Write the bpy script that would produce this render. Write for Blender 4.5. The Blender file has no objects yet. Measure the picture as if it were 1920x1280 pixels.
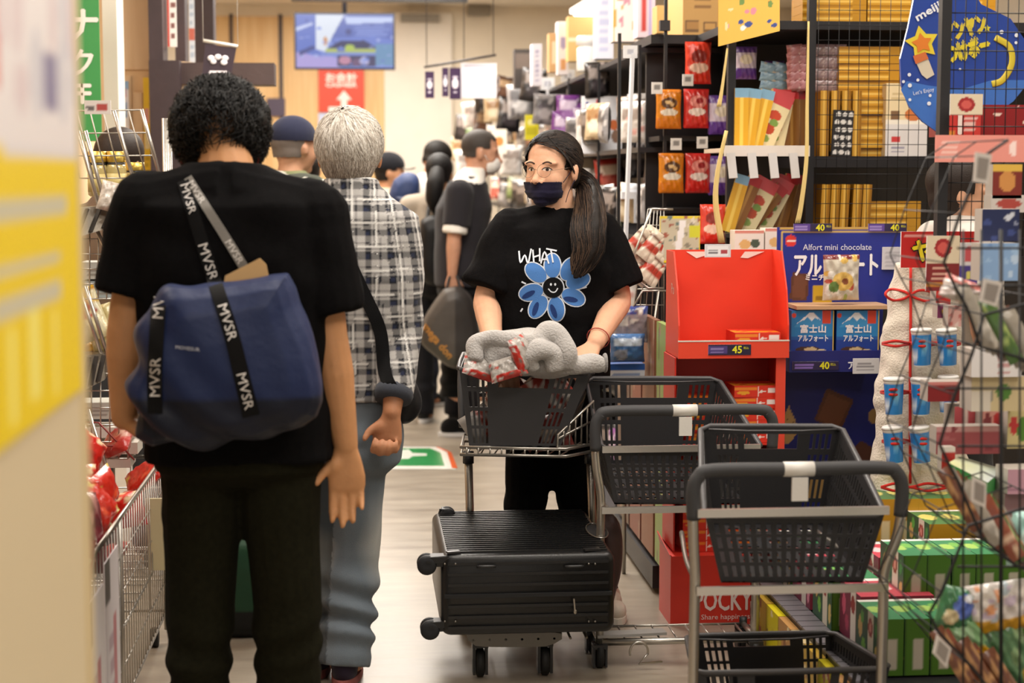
import bpy, bmesh, math, random
import numpy as np
from mathutils import Vector as V, Matrix as MX, noise
from mathutils.bvhtree import BVHTree

C = bpy.context.scene.collection
SC = bpy.context.scene
PI = math.pi
random.seed(7)

# ---------------------------------------------------------------- camera, light, exposure
FPX = 3200.0
PITCH = math.atan(313 / FPX)
YAW = math.atan(280 * math.cos(PITCH) / FPX)
CAM = V((0, 0, 1.45))
cam_d = bpy.data.cameras.new('camera'); cam = bpy.data.objects.new('camera', cam_d); C.objects.link(cam)
cam_d.sensor_width = 36; cam_d.lens = FPX / 1920 * 36
cam.location = CAM
cam.rotation_euler = (PI / 2 - PITCH, 0, -YAW)
cam_d.clip_start = 0.05; cam_d.clip_end = 100
cam_d.dof.use_dof = True; cam_d.dof.focus_distance = 5.25; cam_d.dof.aperture_fstop = 2.9
SC.camera = cam

w = bpy.data.worlds.new('world'); SC.world = w; w.use_nodes = True
w.node_tree.nodes['Background'].inputs[0].default_value = (1.0, 0.93, 0.84, 1)
w.node_tree.nodes['Background'].inputs[1].default_value = 0.42

def area(name, loc, sx, sy, power, col=(1, .93, .84), rot=(0, 0, 0)):
    d = bpy.data.lights.new(name, 'AREA'); d.shape = 'RECTANGLE'; d.size = sx; d.size_y = sy
    d.energy = power; d.color = col
    o = bpy.data.objects.new(name, d); o.location = loc; o.rotation_euler = rot; C.objects.link(o); return o
WARM = (1, .93, .84)
for i, (x, y, sx, sy, p) in enumerate([
        (0.3, 1.0, 1.6, 1.2, 42), (0.35, 4.2, 1.2, 1.2, 40), (0.25, 7.2, 1.2, 1.6, 75), (0.2, 10.5, 1.4, 1.8, 105), (0.0, 14.2, 2.4, 2.2, 185),
        (1.9, 3.0, 1.0, 1.2, 30), (2.2, 5.2, 1.0, 0.8, 26), (-1.6, 5.0, 0.8, 2.4, 34), (-1.8, 10.5, 1.2, 2.0, 70)]):
    area('ceiling_panel_light', (x, y, 3.06), sx, sy, p, WARM)
SC.view_settings.view_transform = 'Standard'
SC.view_settings.look = 'None'
SC.view_settings.exposure = 0.42
SC.view_settings.gamma = 1
SC.view_settings.use_curve_mapping = False

# ---------------------------------------------------------------- helpers: pixels of the photograph -> points of the place
CR = MX.Rotation(-YAW, 3, 'Z') @ MX.Rotation(PI / 2 - PITCH, 3, 'X')
def ray(px, py):
    return (CR @ V(((px - 960) / FPX, (640 - py) / FPX, -1))).normalized()
def at(px, py, Y):
    d = ray(px, py); return CAM + d * (Y / d.y)
def atX(px, py, X):
    d = ray(px, py); return CAM + d * (X / d.x)
def atZ(px, py, z=0.0):
    d = ray(px, py); return CAM + d * ((z - CAM.z) / d.z)
def XZ(px, py, Y):
    p = at(px, py, Y); return p.x, p.z

def lin(c):
    c = np.asarray(c, float)
    return np.where(c <= 0.04045, c / 12.92, ((c + 0.055) / 1.055) ** 2.4)
def H(s):
    s = s.lstrip('#'); s = s if len(s) == 6 else ''.join(q + q for q in s); return tuple(lin([int(s[i:i + 2], 16) / 255 for i in (0, 2, 4)]))

# ---------------------------------------------------------------- materials (colour comes from the mesh's own colour attribute)
MATS = {}
def mat(name, rough=.5, metal=0., spec=.5, bump=0., bscale=60., coat=0., color=None, emit=0., alpha=1., sheen=0., wave=None, vary=0., trans=0., sub=0.):
    if name in MATS: return MATS[name]
    m = bpy.data.materials.new(name); m.use_nodes = True; MATS[name] = m
    nt = m.node_tree; b = nt.nodes['Principled BSDF']
    b.inputs['Roughness'].default_value = rough; b.inputs['Metallic'].default_value = metal
    b.inputs['Specular IOR Level'].default_value = spec; b.inputs['Coat Weight'].default_value = coat
    b.inputs['Coat Roughness'].default_value = .12
    b.inputs['Sheen Weight'].default_value = sheen
    if trans: b.inputs['Transmission Weight'].default_value = trans
    if sub:
        b.inputs['Subsurface Weight'].default_value = sub; b.inputs['Subsurface Radius'].default_value = (.02, .008, .004); b.inputs['Subsurface Scale'].default_value = .5
    if alpha < 1: b.inputs['Alpha'].default_value = alpha
    if color is None:
        a = nt.nodes.new('ShaderNodeVertexColor'); a.layer_name = 'Col'; src = a.outputs[0]
    else:
        r = nt.nodes.new('ShaderNodeRGB'); r.outputs[0].default_value = (*color, 1); src = r.outputs[0]
    tc = nt.nodes.new('ShaderNodeTexCoord')
    if vary:
        n = nt.nodes.new('ShaderNodeTexNoise'); n.inputs['Scale'].default_value = bscale * .25; n.inputs['Detail'].default_value = 4
        nt.links.new(tc.outputs['Object'], n.inputs['Vector'])
        mr = nt.nodes.new('ShaderNodeMapRange'); mr.inputs[1].default_value = .3; mr.inputs[2].default_value = .7
        mr.inputs[3].default_value = 1 - vary; mr.inputs[4].default_value = 1 + vary
        nt.links.new(n.outputs[0], mr.inputs[0])
        mul = nt.nodes.new('ShaderNodeVectorMath'); mul.operation = 'SCALE'
        nt.links.new(src, mul.inputs[0]); nt.links.new(mr.outputs[0], mul.inputs['Scale']); src = mul.outputs[0]
    if emit: b.inputs['Base Color'].default_value = (.01, .01, .012, 1)
    else: nt.links.new(src, b.inputs['Base Color'])
    if emit:
        nt.links.new(src, b.inputs['Emission Color']); b.inputs['Emission Strength'].default_value = emit
    if bump:
        n = nt.nodes.new('ShaderNodeTexNoise'); n.inputs['Scale'].default_value = bscale; n.inputs['Detail'].default_value = 3
        nt.links.new(tc.outputs['Object'], n.inputs['Vector'])
        bp = nt.nodes.new('ShaderNodeBump'); bp.inputs['Strength'].default_value = bump; bp.inputs['Distance'].default_value = .01
        nt.links.new(n.outputs[0], bp.inputs['Height']); nt.links.new(bp.outputs[0], b.inputs['Normal'])
    return m
PRINT = mat('printed_card', rough=.45, bump=.03, bscale=90)
GLOSS = mat('glossy_print', rough=.25, spec=.5, coat=.3)
FOIL = mat('foil_pouch', rough=.28, spec=.6, bump=.35, bscale=38, coat=.4)
CLOTH = mat('cloth', rough=.9, spec=.15, bump=.25, bscale=450, sheen=.1)
BLACKC = mat('black_cloth', rough=.95, spec=.08, bump=.2, bscale=300, vary=.2)
SKIN = mat('skin', rough=.55, spec=.35, bump=.06, bscale=140, vary=.05, sub=.15)
HAIR = mat('hair', rough=.55, spec=.25, bump=.2, bscale=300)
PLASTIC = mat('moulded_plastic', rough=.42, spec=.45, bump=.04, bscale=200)
RUBBER = mat('rubber_grip', rough=.6, spec=.35, bump=.05, bscale=250)
METAL = mat('brushed_steel', rough=.3, metal=.9, bump=.05, bscale=150)
WIRE = mat('chromed_wire', rough=.28, metal=.85)
BWIRE = mat('black_powder_coated_wire', rough=.5, spec=.4, color=(.012, .012, .014), bump=.05)
NYLON = mat('nylon', rough=.5, spec=.3, bump=.25, bscale=28, sheen=.04)
SHELL = mat('suitcase_shell', rough=.34, spec=.5, bump=.1, bscale=350)
JAR = mat('glass_jar', rough=.08, spec=.6, coat=.5)
FLEECE = mat('fleece', rough=.95, spec=.1, bump=.5, bscale=160, sheen=.3)
CLEAR = mat('clear_film', rough=.08, spec=.6, alpha=.22, color=(.9, .92, .95))

# ---------------------------------------------------------------- flat art: layered flat shapes sampled at grid points
class Art:
    def __init__(s, base): s.L = [('base', H(base))]
    def r(s, x0, y0, x1, y1, c): s.L.append(('r', x0, y0, x1, y1, H(c))); return s
    def e(s, cx, cy, rx, ry, c): s.L.append(('e', cx, cy, rx, ry, H(c))); return s
    def p(s, pts, c): s.L.append(('p', pts, H(c))); return s
    def star(s, cx, cy, r, c, n=5, q=.5, a=PI / 2, asp=1):
        return s.p([(cx + asp * (r if k % 2 == 0 else r * q) * math.cos(a + k * PI / n), cy + (r if k % 2 == 0 else r * q) * math.sin(a + k * PI / n)) for k in range(2 * n)], c)
    def line(s, x0, y0, x1, y1, t, c):
        dx, dy = x1 - x0, y1 - y0; l = math.hypot(dx, dy) or 1; nx, ny = -dy / l * t / 2, dx / l * t / 2
        return s.p([(x0 + nx, y0 + ny), (x1 + nx, y1 + ny), (x1 - nx, y1 - ny), (x0 - nx, y0 - ny)], c)
    def blotch(s, n, cols, seed=1, r=.12, box=(0, 0, 1, 1), asp=1):
        rr = random.Random(seed)
        for i in range(n):
            s.e(rr.uniform(box[0], box[2]), rr.uniform(box[1], box[3]), rr.uniform(.3, 1) * r, rr.uniform(.3, 1) * r * asp, rr.choice(cols))
        return s
    def bars(s, x0, y0, x1, y1, n, c, seed=2, fill=.5):
        rr = random.Random(seed); h = (y1 - y0) / n
        for i in range(n):
            a = rr.uniform(0, .1); b = rr.uniform(.75, 1)
            s.r(x0 + a * (x1 - x0), y0 + i * h, x0 + b * (x1 - x0), y0 + (i + fill) * h, c)
        return s
    def ev(s, u, v):
        out = np.zeros((len(u), 3))
        for l in s.L:
            k = l[0]
            if k == 'base': out[:] = l[1]
            elif k == 'r': out[(u >= l[1]) & (u <= l[3]) & (v >= l[2]) & (v <= l[4])] = l[5]
            elif k == 'e': out[((u - l[1]) / l[3]) ** 2 + ((v - l[2]) / l[4]) ** 2 <= 1] = l[5]
            else:
                pts = l[1]; ins = np.zeros(len(u), bool); n = len(pts)
                for i in range(n):
                    x0, y0 = pts[i]; x1, y1 = pts[(i + 1) % n]
                    if y0 == y1: continue
                    ins ^= ((y0 > v) != (y1 > v)) & (u < (x1 - x0) * (v - y0) / (y1 - y0) + x0)
                out[ins] = l[2]
        return out

# ---------------------------------------------------------------- mesh builder
TXT = {}
def text_geo(s):
    if s in TXT: return TXT[s]
    cu = bpy.data.curves.new('t', 'FONT'); cu.body = s; cu.size = 1; cu.resolution_u = 2
    o = bpy.data.objects.new('t', cu); C.objects.link(o)
    dg = bpy.context.evaluated_depsgraph_get(); me = bpy.data.meshes.new_from_object(o.evaluated_get(dg))
    co = np.array([v.co[:2] for v in me.vertices]); fs = [tuple(p.vertices) for p in me.polygons]
    bpy.data.objects.remove(o); bpy.data.curves.remove(cu); bpy.data.meshes.remove(me)
    lo = co.min(0); hi = co.max(0)
    TXT[s] = (co, fs, lo, hi); return TXT[s]

class MB:
    def __init__(s, col='#808080'):
        s.v = []; s.f = []; s.c = []; s.m = []; s.mi = 0; s.sm = []; s.smooth = False; s.col = H(col) if isinstance(col, str) else col
    def color(s, c): s.col = H(c) if isinstance(c, str) else c; return s
    def add(s, vs, fs, cols=None, smooth=None):
        n = len(s.v); s.v.extend([tuple(v) for v in vs])
        sm = s.smooth if smooth is None else smooth
        for i, f in enumerate(fs):
            s.f.append(tuple(n + k for k in f)); s.m.append(s.mi); s.sm.append(sm)
            s.c.append(s.col if cols is None else [tuple(cols[k]) for k in f])
        return s
    def box(s, c, d, rot=None):
        x, y, z = d[0] / 2, d[1] / 2, d[2] / 2
        P = [V((a * x, b * y, e * z)) for a in (-1, 1) for b in (-1, 1) for e in (-1, 1)]
        if rot: P = [rot @ p for p in P]
        c = V(c)
        return s.add([p + c for p in P], [(0, 1, 3, 2), (4, 6, 7, 5), (0, 4, 5, 1), (2, 3, 7, 6), (0, 2, 6, 4), (1, 5, 7, 3)], smooth=False)
    def b2(s, x0, y0, z0, x1, y1, z1):
        return s.box(((x0 + x1) / 2, (y0 + y1) / 2, (z0 + z1) / 2), (abs(x1 - x0), abs(y1 - y0), abs(z1 - z0)))
    def hexa(s, P):   # 8 corners: bottom 4 (ccw), top 4
        return s.add(P, [(3, 2, 1, 0), (4, 5, 6, 7), (0, 1, 5, 4), (1, 2, 6, 5), (2, 3, 7, 6), (3, 0, 4, 7)], smooth=False)
    def bar(s, a, b, w, h=None, up=(0, 0, 1)):
        a, b = V(a), V(b); d = (b - a); L = d.length
        if L < 1e-6: return s
        d = d / L; u = V(up)
        if abs(d.dot(u)) > .98: u = V((1, 0, 0)) if abs(d.x) < .9 else V((0, 1, 0))
        x = d.cross(u).normalized(); z = x.cross(d); h = h or w
        P = []
        for p in (a, b):
            for i, j in ((-1, -1), (1, -1), (1, 1), (-1, 1)): P.append(p + x * (i * w / 2) + z * (j * h / 2))
        return s.add(P, [(3, 2, 1, 0), (4, 5, 6, 7), (0, 1, 5, 4), (1, 2, 6, 5), (2, 3, 7, 6), (3, 0, 4, 7)], smooth=False)
    def tube(s, pts, r, n=8, closed=False, cap=True, flat=1.0, up=(0, 0, 1)):
        pts = [V(p) for p in pts]; N = len(pts)
        rr = r if isinstance(r, (list, tuple)) else [r] * N
        vs = []; u = V(up); prev = None
        for i, p in enumerate(pts):
            if closed: t = pts[(i + 1) % N] - pts[i - 1]
            else: t = pts[min(i + 1, N - 1)] - pts[max(i - 1, 0)]
            t = t.normalized() if t.length > 1e-9 else V((0, 0, 1))
            if prev is None:
                uu = u if abs(t.dot(u)) < .95 else (V((1, 0, 0)) if abs(t.x) < .9 else V((0, 1, 0)))
                x = t.cross(uu).normalized()
            else:
                x = (prev - t * prev.dot(t)); x = x.normalized() if x.length > 1e-6 else t.orthogonal().normalized()
            prev = x; y = t.cross(x)
            for k in range(n):
                a = 2 * PI * k / n; vs.append(p + x * (math.cos(a) * rr[i]) + y * (math.sin(a) * rr[i] * flat))
        fs = []
        for i in range(N if closed else N - 1):
            j = (i + 1) % N
            for k in range(n): fs.append((i * n + k, i * n + (k + 1) % n, j * n + (k + 1) % n, j * n + k))
        if cap and not closed: fs += [tuple(range(n))[::-1], tuple((N - 1) * n + k for k in range(n))]
        return s.add(vs, fs, smooth=True)
    def rings(s, R, cap=True, smooth=True, cols=None):   # R: list of equal-length point rings
        n = len(R[0]); vs = [p for r in R for p in r]; fs = []
        for i in range(len(R) - 1):
            for k in range(n): fs.append((i * n + k, i * n + (k + 1) % n, (i + 1) * n + (k + 1) % n, (i + 1) * n + k))
        if cap: fs += [tuple(range(n))[::-1], tuple((len(R) - 1) * n + k for k in range(n))]
        return s.add(vs, fs, smooth=smooth, cols=cols)
    def lathe(s, c, prof, n=16, axis=(0, 0, 1), cols=None):
        c = V(c); ax = V(axis).normalized(); x = ax.orthogonal().normalized(); y = ax.cross(x)
        R = [[c + ax * z + x * (r * math.cos(2 * PI * k / n)) + y * (r * math.sin(2 * PI * k / n)) for k in range(n)] for r, z in prof]
        if cols: cols = [H(cc) for cc in cols for _ in range(n)]
        return s.rings(R, cols=cols)
    def ell(s, c, r, rot=None, n=12, m=8):
        c = V(c); R = []
        for i in range(m + 1):
            t = -PI / 2 + PI * min(max(i, .08), m - .08) / m
            ring = []
            for k in range(n):
                p = V((r[0] * math.cos(t) * math.cos(2 * PI * k / n), r[1] * math.cos(t) * math.sin(2 * PI * k / n), r[2] * math.sin(t)))
                ring.append(c + (rot @ p if rot else p))
            R.append(ring)
        return s.rings(R)
    def grid(s, fn, nu, nv, art=None, smooth=False, two=None):
        us, vs_ = np.meshgrid(np.linspace(0, 1, nu + 1), np.linspace(0, 1, nv + 1)); us = us.ravel(); vs_ = vs_.ravel()
        P = [fn(a, b) for a, b in zip(us, vs_)]
        cols = art.ev(us, vs_) if art else None
        fs = [(j * (nu + 1) + i, j * (nu + 1) + i + 1, (j + 1) * (nu + 1) + i + 1, (j + 1) * (nu + 1) + i) for j in range(nv) for i in range(nu)]
        return s.add(P, fs, cols=cols, smooth=smooth)
    def sheet(s, o, ux, uy, w, h, art, res=.004, mx=110):
        o, ux, uy = V(o), V(ux), V(uy)
        return s.grid(lambda a, b: o + ux * (a * w) + uy * (b * h), max(2, min(mx, int(w / res))), max(2, min(mx, int(h / res))), art)
    def text(s, t, size, o, ux, uy, c, align='C', wmax=None, bold=0, wonly=None):
        co, fs, lo, hi = text_geo(t); o, ux, uy = V(o), V(ux), V(uy)
        w = (hi[0] - lo[0]); k = size / max(.01, (hi[1] - lo[1])); kx = k
        if wmax: kx = wmax / w
        x0 = {'C': -w / 2, 'L': 0, 'R': -w}[align]
        pc = s.col; s.color(c)
        offs = [(0, 0)] if not bold else [(0, 0), (bold, 0), (-bold, 0), (0, bold), (0, -bold)]
        nn = ux.cross(uy)
        for q, (bx, by) in enumerate(offs):
            s.add([o + ux * ((p[0] - lo[0] + x0) * kx + bx) + uy * ((p[1] - (lo[1] + hi[1]) / 2) * k + by) + nn * (q * .00003) for p in co], fs, smooth=False)
        s.col = pc; return s
    def prism(s, pts, o, ux, uy, t):   # flat outline with thickness
        o, ux, uy = V(o), V(ux), V(uy); nn = ux.cross(uy).normalized(); n = len(pts)
        a = [o + ux * p[0] + uy * p[1] for p in pts]; b = [p - nn * t for p in a]
        return s.add(a + b, [tuple(range(n)), tuple(range(2 * n - 1, n - 1, -1))] + [(i, n + i, n + (i + 1) % n, (i + 1) % n) for i in range(n)], smooth=False)
    def mesh(s, name, mats, origin=(0, 0, 0)):
        me = bpy.data.meshes.new(name); o = V(origin)
        me.from_pydata([(v[0] - o.x, v[1] - o.y, v[2] - o.z) for v in s.v], [], s.f)
        mats = mats if isinstance(mats, (list, tuple)) else [mats]
        for m in mats: me.materials.append(m)
        me.polygons.foreach_set('material_index', s.m); me.polygons.foreach_set('use_smooth', s.sm)
        ca = me.color_attributes.new('Col', 'FLOAT_COLOR', 'CORNER')
        buf = []
        for f, c in zip(s.f, s.c):
            if isinstance(c, list):
                for q in c: buf += [q[0], q[1], q[2], 1.0]
            else: buf += [c[0], c[1], c[2], 1.0] * len(f)
        ca.data.foreach_set('color', buf)
        me.update(); return me

def worg(o):
    p = V((0, 0, 0))
    while o: p += o.location; o = o.parent
    return p
def tag(o, label=None, cat=None, group=None, kind=None):
    if label: o['label'] = label
    if cat: o['category'] = cat
    if group: o['group'] = group
    if kind: o['kind'] = kind
    return o
def thing(name, loc, label, cat, group=None):
    o = bpy.data.objects.new(name, None); C.objects.link(o); o.location = loc; o.empty_display_size = .1
    return tag(o, label, cat, group)
def part(name, mb, m, parent, label=None, kind=None):
    me = mb.mesh(name, m, worg(parent)); o = bpy.data.objects.new(name, me); C.objects.link(o); o.parent = parent
    return tag(o, label, None, None, kind)
def solo(name, mb, m, label, cat, group=None, kind=None):
    a = np.array(mb.v); lo = a.min(0); hi = a.max(0); org = V(((lo[0] + hi[0]) / 2, (lo[1] + hi[1]) / 2, lo[2]))
    o = bpy.data.objects.new(name, mb.mesh(name, m, org)); C.objects.link(o); o.location = org
    return tag(o, label, cat, group, kind)
def struct(name, mb, m):
    o = bpy.data.objects.new(name, mb.mesh(name, m)); C.objects.link(o); o['kind'] = 'structure'; return o
def put(name, me, loc, rot, label, cat, group=None, parent=None, scale=None):
    o = bpy.data.objects.new(name, me); C.objects.link(o); o.location = V(loc) - (worg(parent) if parent else V((0, 0, 0))); o.rotation_euler = rot
    if parent: o.parent = parent
    if scale: o.scale = scale
    return tag(o, label, cat, group)
def copy_tree(o, parent=None):
    kids = list(o.children); c = o.copy(); C.objects.link(c); c.parent = parent
    for k in kids: copy_tree(k, c)
    return c
def wire_panel(mb, P, nu, nv, r, n=4):    # bilinear patch of wires, P = 4 corners
    P = [V(p) for p in P]
    def q(u, v): return (P[0] * (1 - u) + P[1] * u) * (1 - v) + (P[3] * (1 - u) + P[2] * u) * v
    for i in range(nu + 1): mb.tube([q(i / nu, 0), q(i / nu, 1)], r, n)
    for j in range(nv + 1): mb.tube([q(0, j / nv), q(1, j / nv)], r, n)
def perf(mb, P, ub, vb, hole, t, nrm=None):   # perforated patch: ub, vb break lists; hole(i, j) -> True = open
    P = [V(p) for p in P]
    def q(u, v): return (P[0] * (1 - u) + P[1] * u) * (1 - v) + (P[3] * (1 - u) + P[2] * u) * v
    nn = nrm and V(nrm).normalized() or (P[1] - P[0]).cross(P[3] - P[0]).normalized()
    nu, nv = len(ub), len(vb)
    vs = [q(u, v) for v in vb for u in ub]; vs += [p - nn * t for p in vs]; B = nu * nv; fs = []
    op = lambda i, j: i < 0 or j < 0 or i >= nu - 1 or j >= nv - 1 or hole(i, j)
    for j in range(nv - 1):
        for i in range(nu - 1):
            if hole(i, j): continue
            a, b, c, d = j * nu + i, j * nu + i + 1, (j + 1) * nu + i + 1, (j + 1) * nu + i
            fs += [(a, b, c, d), (d + B, c + B, b + B, a + B)]
            if op(i, j - 1): fs.append((a, a + B, b + B, b))
            if op(i + 1, j): fs.append((b, b + B, c + B, c))
            if op(i, j + 1): fs.append((c, c + B, d + B, d))
            if op(i - 1, j): fs.append((d, d + B, a + B, a))
    mb.add(vs, fs, smooth=False)
def slots(a, b, n, gap=.45):   # breakpoints for n slots between a and b; odd intervals are holes
    L = [a]; w = (b - a) / n
    for i in range(n): L += [a + w * (i + .5 - gap / 2), a + w * (i + .5 + gap / 2)]
    return L + [b]
# tree/blob helper: closed volumes fused into one continuous surface
def fuse(mb, vox, smooth=3, fac=.5):
    me = bpy.data.meshes.new('t'); me.from_pydata([tuple(v) for v in mb.v], [], mb.f)
    bm = bmesh.new(); bm.from_mesh(me); bmesh.ops.recalc_face_normals(bm, faces=bm.faces); bm.to_mesh(me); bm.free()
    o = bpy.data.objects.new('t', me); C.objects.link(o)
    r = o.modifiers.new('r', 'REMESH'); r.mode = 'VOXEL'; r.voxel_size = vox; r.use_smooth_shade = True
    sm = o.modifiers.new('s', 'SMOOTH'); sm.factor = fac; sm.iterations = smooth
    dg = bpy.context.evaluated_depsgraph_get(); out = bpy.data.meshes.new_from_object(o.evaluated_get(dg))
    bpy.data.objects.remove(o); bpy.data.meshes.remove(me)
    return out
def vcoords(me):
    a = np.empty(len(me.vertices) * 3); me.vertices.foreach_get('co', a); return a.reshape(-1, 3)
def vnormals(me):
    a = np.empty(len(me.vertices) * 3); me.vertices.foreach_get('normal', a); return a.reshape(-1, 3)
def set_co(me, a): me.vertices.foreach_set('co', a.ravel()); me.update()
def nz(a, s, seed=0.):   # fast value noise from summed sines, a: Nx3
    rs = np.random.RandomState(int(seed * 10) + 3); out = np.zeros(len(a))
    for k in range(7):
        d = rs.normal(size=3); d /= np.linalg.norm(d); f = s * rs.uniform(.6, 1.6)
        q = a @ d * f + rs.uniform(0, 6.28)
        d2 = rs.normal(size=3); q += 1.4 * np.sin(a @ d2 * s * .45 + rs.uniform(0, 6))
        out += np.sin(q)
    return out / 3.5
def finish(me, name, m, parent, color=None, colf=None, disp=None, cut=None, label=None, kind=None):
    """me is in world coordinates; move to parent's frame, colour it, link it."""
    a = vcoords(me); n = vnormals(me)
    if disp is not None: a = a + n * disp(a, n)[:, None]
    if cut is not None:
        keepv = ~cut(a)
        bm = bmesh.new(); bm.from_mesh(me); bm.verts.ensure_lookup_table()
        for i, v in enumerate(bm.verts): v.co = a[i]
        bmesh.ops.delete(bm, geom=[bm.verts[i] for i in np.nonzero(~keepv)[0]], context='VERTS'); bm.to_mesh(me); bm.free()
        a = vcoords(me)
    col = np.ones((len(a), 4)); col[:, :3] = (colf(a) if colf is not None else H(color or '#888888'))
    ca = me.color_attributes.new('Col', 'FLOAT_COLOR', 'POINT'); ca.data.foreach_set('color', col.ravel())
    org = worg(parent) if parent else V((0, 0, 0))
    set_co(me, a - np.array(org))
    me.materials.clear(); me.materials.append(m)
    me.polygons.foreach_set('use_smooth', [True] * len(me.polygons))
    me.name = name; o = bpy.data.objects.new(name, me); C.objects.link(o); o.parent = parent
    return tag(o, label, None, None, kind)
def bvh(o):
    me = o.data; g = worg(o)
    return BVHTree.FromPolygons([V(v.co) + g for v in me.vertices], [tuple(p.vertices) for p in me.polygons])
def drape(mb_src, tree, direction, off=.002):
    """push every vertex of a flat decal along direction onto a surface."""
    d = V(direction).normalized(); vs = []
    for v in mb_src.v:
        h = tree.ray_cast(V(v) - d * .6, d, 1.6)
        vs.append(tuple(h[0] - d * off) if h[0] is not None else tuple(v))
    mb_src.v = vs; return mb_src
def drapec(mb_src, tree, direction=None, off=.002):
    vs = []
    for v in mb_src.v:
        d = (V(v) - CAM).normalized(); h = tree.ray_cast(CAM, d, 30)
        vs.append(tuple(h[0] - d * off) if h[0] is not None else tuple(v))
    mb_src.v = vs; return mb_src
# ---------------------------------------------------------------- the setting
def floor_mat():
    m = bpy.data.materials.new('vinyl_floor'); m.use_nodes = True; nt = m.node_tree; b = nt.nodes['Principled BSDF']
    tc = nt.nodes.new('ShaderNodeTexCoord'); mp = nt.nodes.new('ShaderNodeMapping'); mp.inputs['Scale'].default_value = (1.2, 5, 1)
    nt.links.new(tc.outputs['Object'], mp.inputs[0])
    n = nt.nodes.new('ShaderNodeTexNoise'); n.inputs['Scale'].default_value = 2.2; n.inputs['Detail'].default_value = 7; n.inputs['Roughness'].default_value = .65
    nt.links.new(mp.outputs[0], n.inputs[0])
    cr = nt.nodes.new('ShaderNodeValToRGB'); cr.color_ramp.elements[0].position = .3; cr.color_ramp.elements[1].position = .72
    cr.color_ramp.elements[0].color = (*H('#82776a'), 1); cr.color_ramp.elements[1].color = (*H('#a39989'), 1)
    nt.links.new(n.outputs[0], cr.inputs[0]); nt.links.new(cr.outputs[0], b.inputs['Base Color'])
    r = nt.nodes.new('ShaderNodeMapRange'); r.inputs[3].default_value = .22; r.inputs[4].default_value = .42
    nt.links.new(n.outputs[0], r.inputs[0]); nt.links.new(r.outputs[0], b.inputs['Roughness'])
    return m
def wood_mat(name, c0, c1, sc=(14, 14, .8)):
    m = bpy.data.materials.new(name); m.use_nodes = True; nt = m.node_tree; b = nt.nodes['Principled BSDF']
    tc = nt.nodes.new('ShaderNodeTexCoord'); mp = nt.nodes.new('ShaderNodeMapping'); mp.inputs['Scale'].default_value = sc
    nt.links.new(tc.outputs['Object'], mp.inputs[0])
    n = nt.nodes.new('ShaderNodeTexNoise'); n.inputs['Scale'].default_value = 2; n.inputs['Detail'].default_value = 5
    nt.links.new(mp.outputs[0], n.inputs[0])
    cr = nt.nodes.new('ShaderNodeValToRGB'); cr.color_ramp.elements[0].position = .3; cr.color_ramp.elements[1].position = .7
    cr.color_ramp.elements[0].color = (*H(c0), 1); cr.color_ramp.elements[1].color = (*H(c1), 1)
    nt.links.new(n.outputs[0], cr.inputs[0]); nt.links.new(cr.outputs[0], b.inputs['Base Color']); b.inputs['Roughness'].default_value = .45
    return m
WALLM = mat('painted_wall', rough=.75, bump=.05, bscale=20, vary=.03)
WOODP = wood_mat('pale_wood_panel', '#d9ae74', '#e8c48d')
WOODL = wood_mat('light_wood_laminate', '#d6b48c', '#e4c7a3')
DARKW = mat('dark_stained_wood', rough=.5, bump=.1, bscale=40, vary=.12)

FARY = 17.0
mb = MB('#a09585'); mb.b2(-4.2, -3, -.06, 4.5, FARY + .3, 0)
struct('floor', mb, floor_mat())
mb = MB('#efe6d8'); mb.b2(-4.2, -3, 3.1, 4.5, FARY + .3, 3.2)
struct('ceiling', mb, WALLM)
# far wall: cream plaster with pale wood cladding on its left part
mb = MB('#efe3cf'); mb.b2(-4.2, FARY, 0, 4.5, FARY + .2, 3.1)
wf = struct('wall_far', mb, WALLM)
def wx(px): return at(px, 327, FARY - .03).x
for a, b in ((405, 435), (441, 526), (533, 722)):
    m2 = MB('#e0b981'); m2.b2(wx(a), FARY - .03, 0, wx(b), FARY, 2.98); part('panel', m2, WOODP, wf)
for a, b in ((435, 441), (526, 533)):
    m2 = MB('#3d2f33'); m2.b2(wx(a), FARY - .05, 0, wx(b), FARY, 3.0); part('batten', m2, DARKW, wf)
for a, b in ((722, 848),):
    m2 = MB('#f4ece0'); m2.b2(wx(a), FARY - .06, 0, wx(b), FARY, 3.02); part('panel', m2, WALLM, wf, label='cream painted panel')
mb = MB('#e6dccb'); mb.b2(4.3, -3, 0, 4.5, FARY, 3.1); struct('wall_right', mb, WALLM)
mb = MB('#ddc39c'); mb.b2(-4.2, -3, 0, -4.0, FARY, 3.1); struct('wall_left', mb, WALLM)

# left store front wall with wood panels, at X = LX and receding
LX = -1.75
def ly(px): return atX(px, 327, LX).y
mb = MB('#e2c096'); mb.b2(LX - .12, 5.0, 0, LX, 12.5, 3.1)
wl = struct('wall_store_front', mb, WALLM)
for i, (y0, y1, z0, z1) in enumerate(((6.2, 7.55, .1, 1.93), (7.6, 8.6, .1, 1.93), (8.65, 10.2, .1, 1.93), (6.2, 7.55, 1.96, 3.05), (7.6, 8.6, 1.96, 3.05), (8.65, 10.2, 1.96, 3.05))):
    m2 = MB('#e4c49b'); m2.b2(LX, y0, z0, LX + .02, y1, z1); part('panel', m2, WOODL, wl)
m2 = MB('#8a6f52')
m2.b2(LX + .02, 8.0, .2, LX + .035, 8.03, 1.75); part('door_edge', m2, DARKW, wl)

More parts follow.
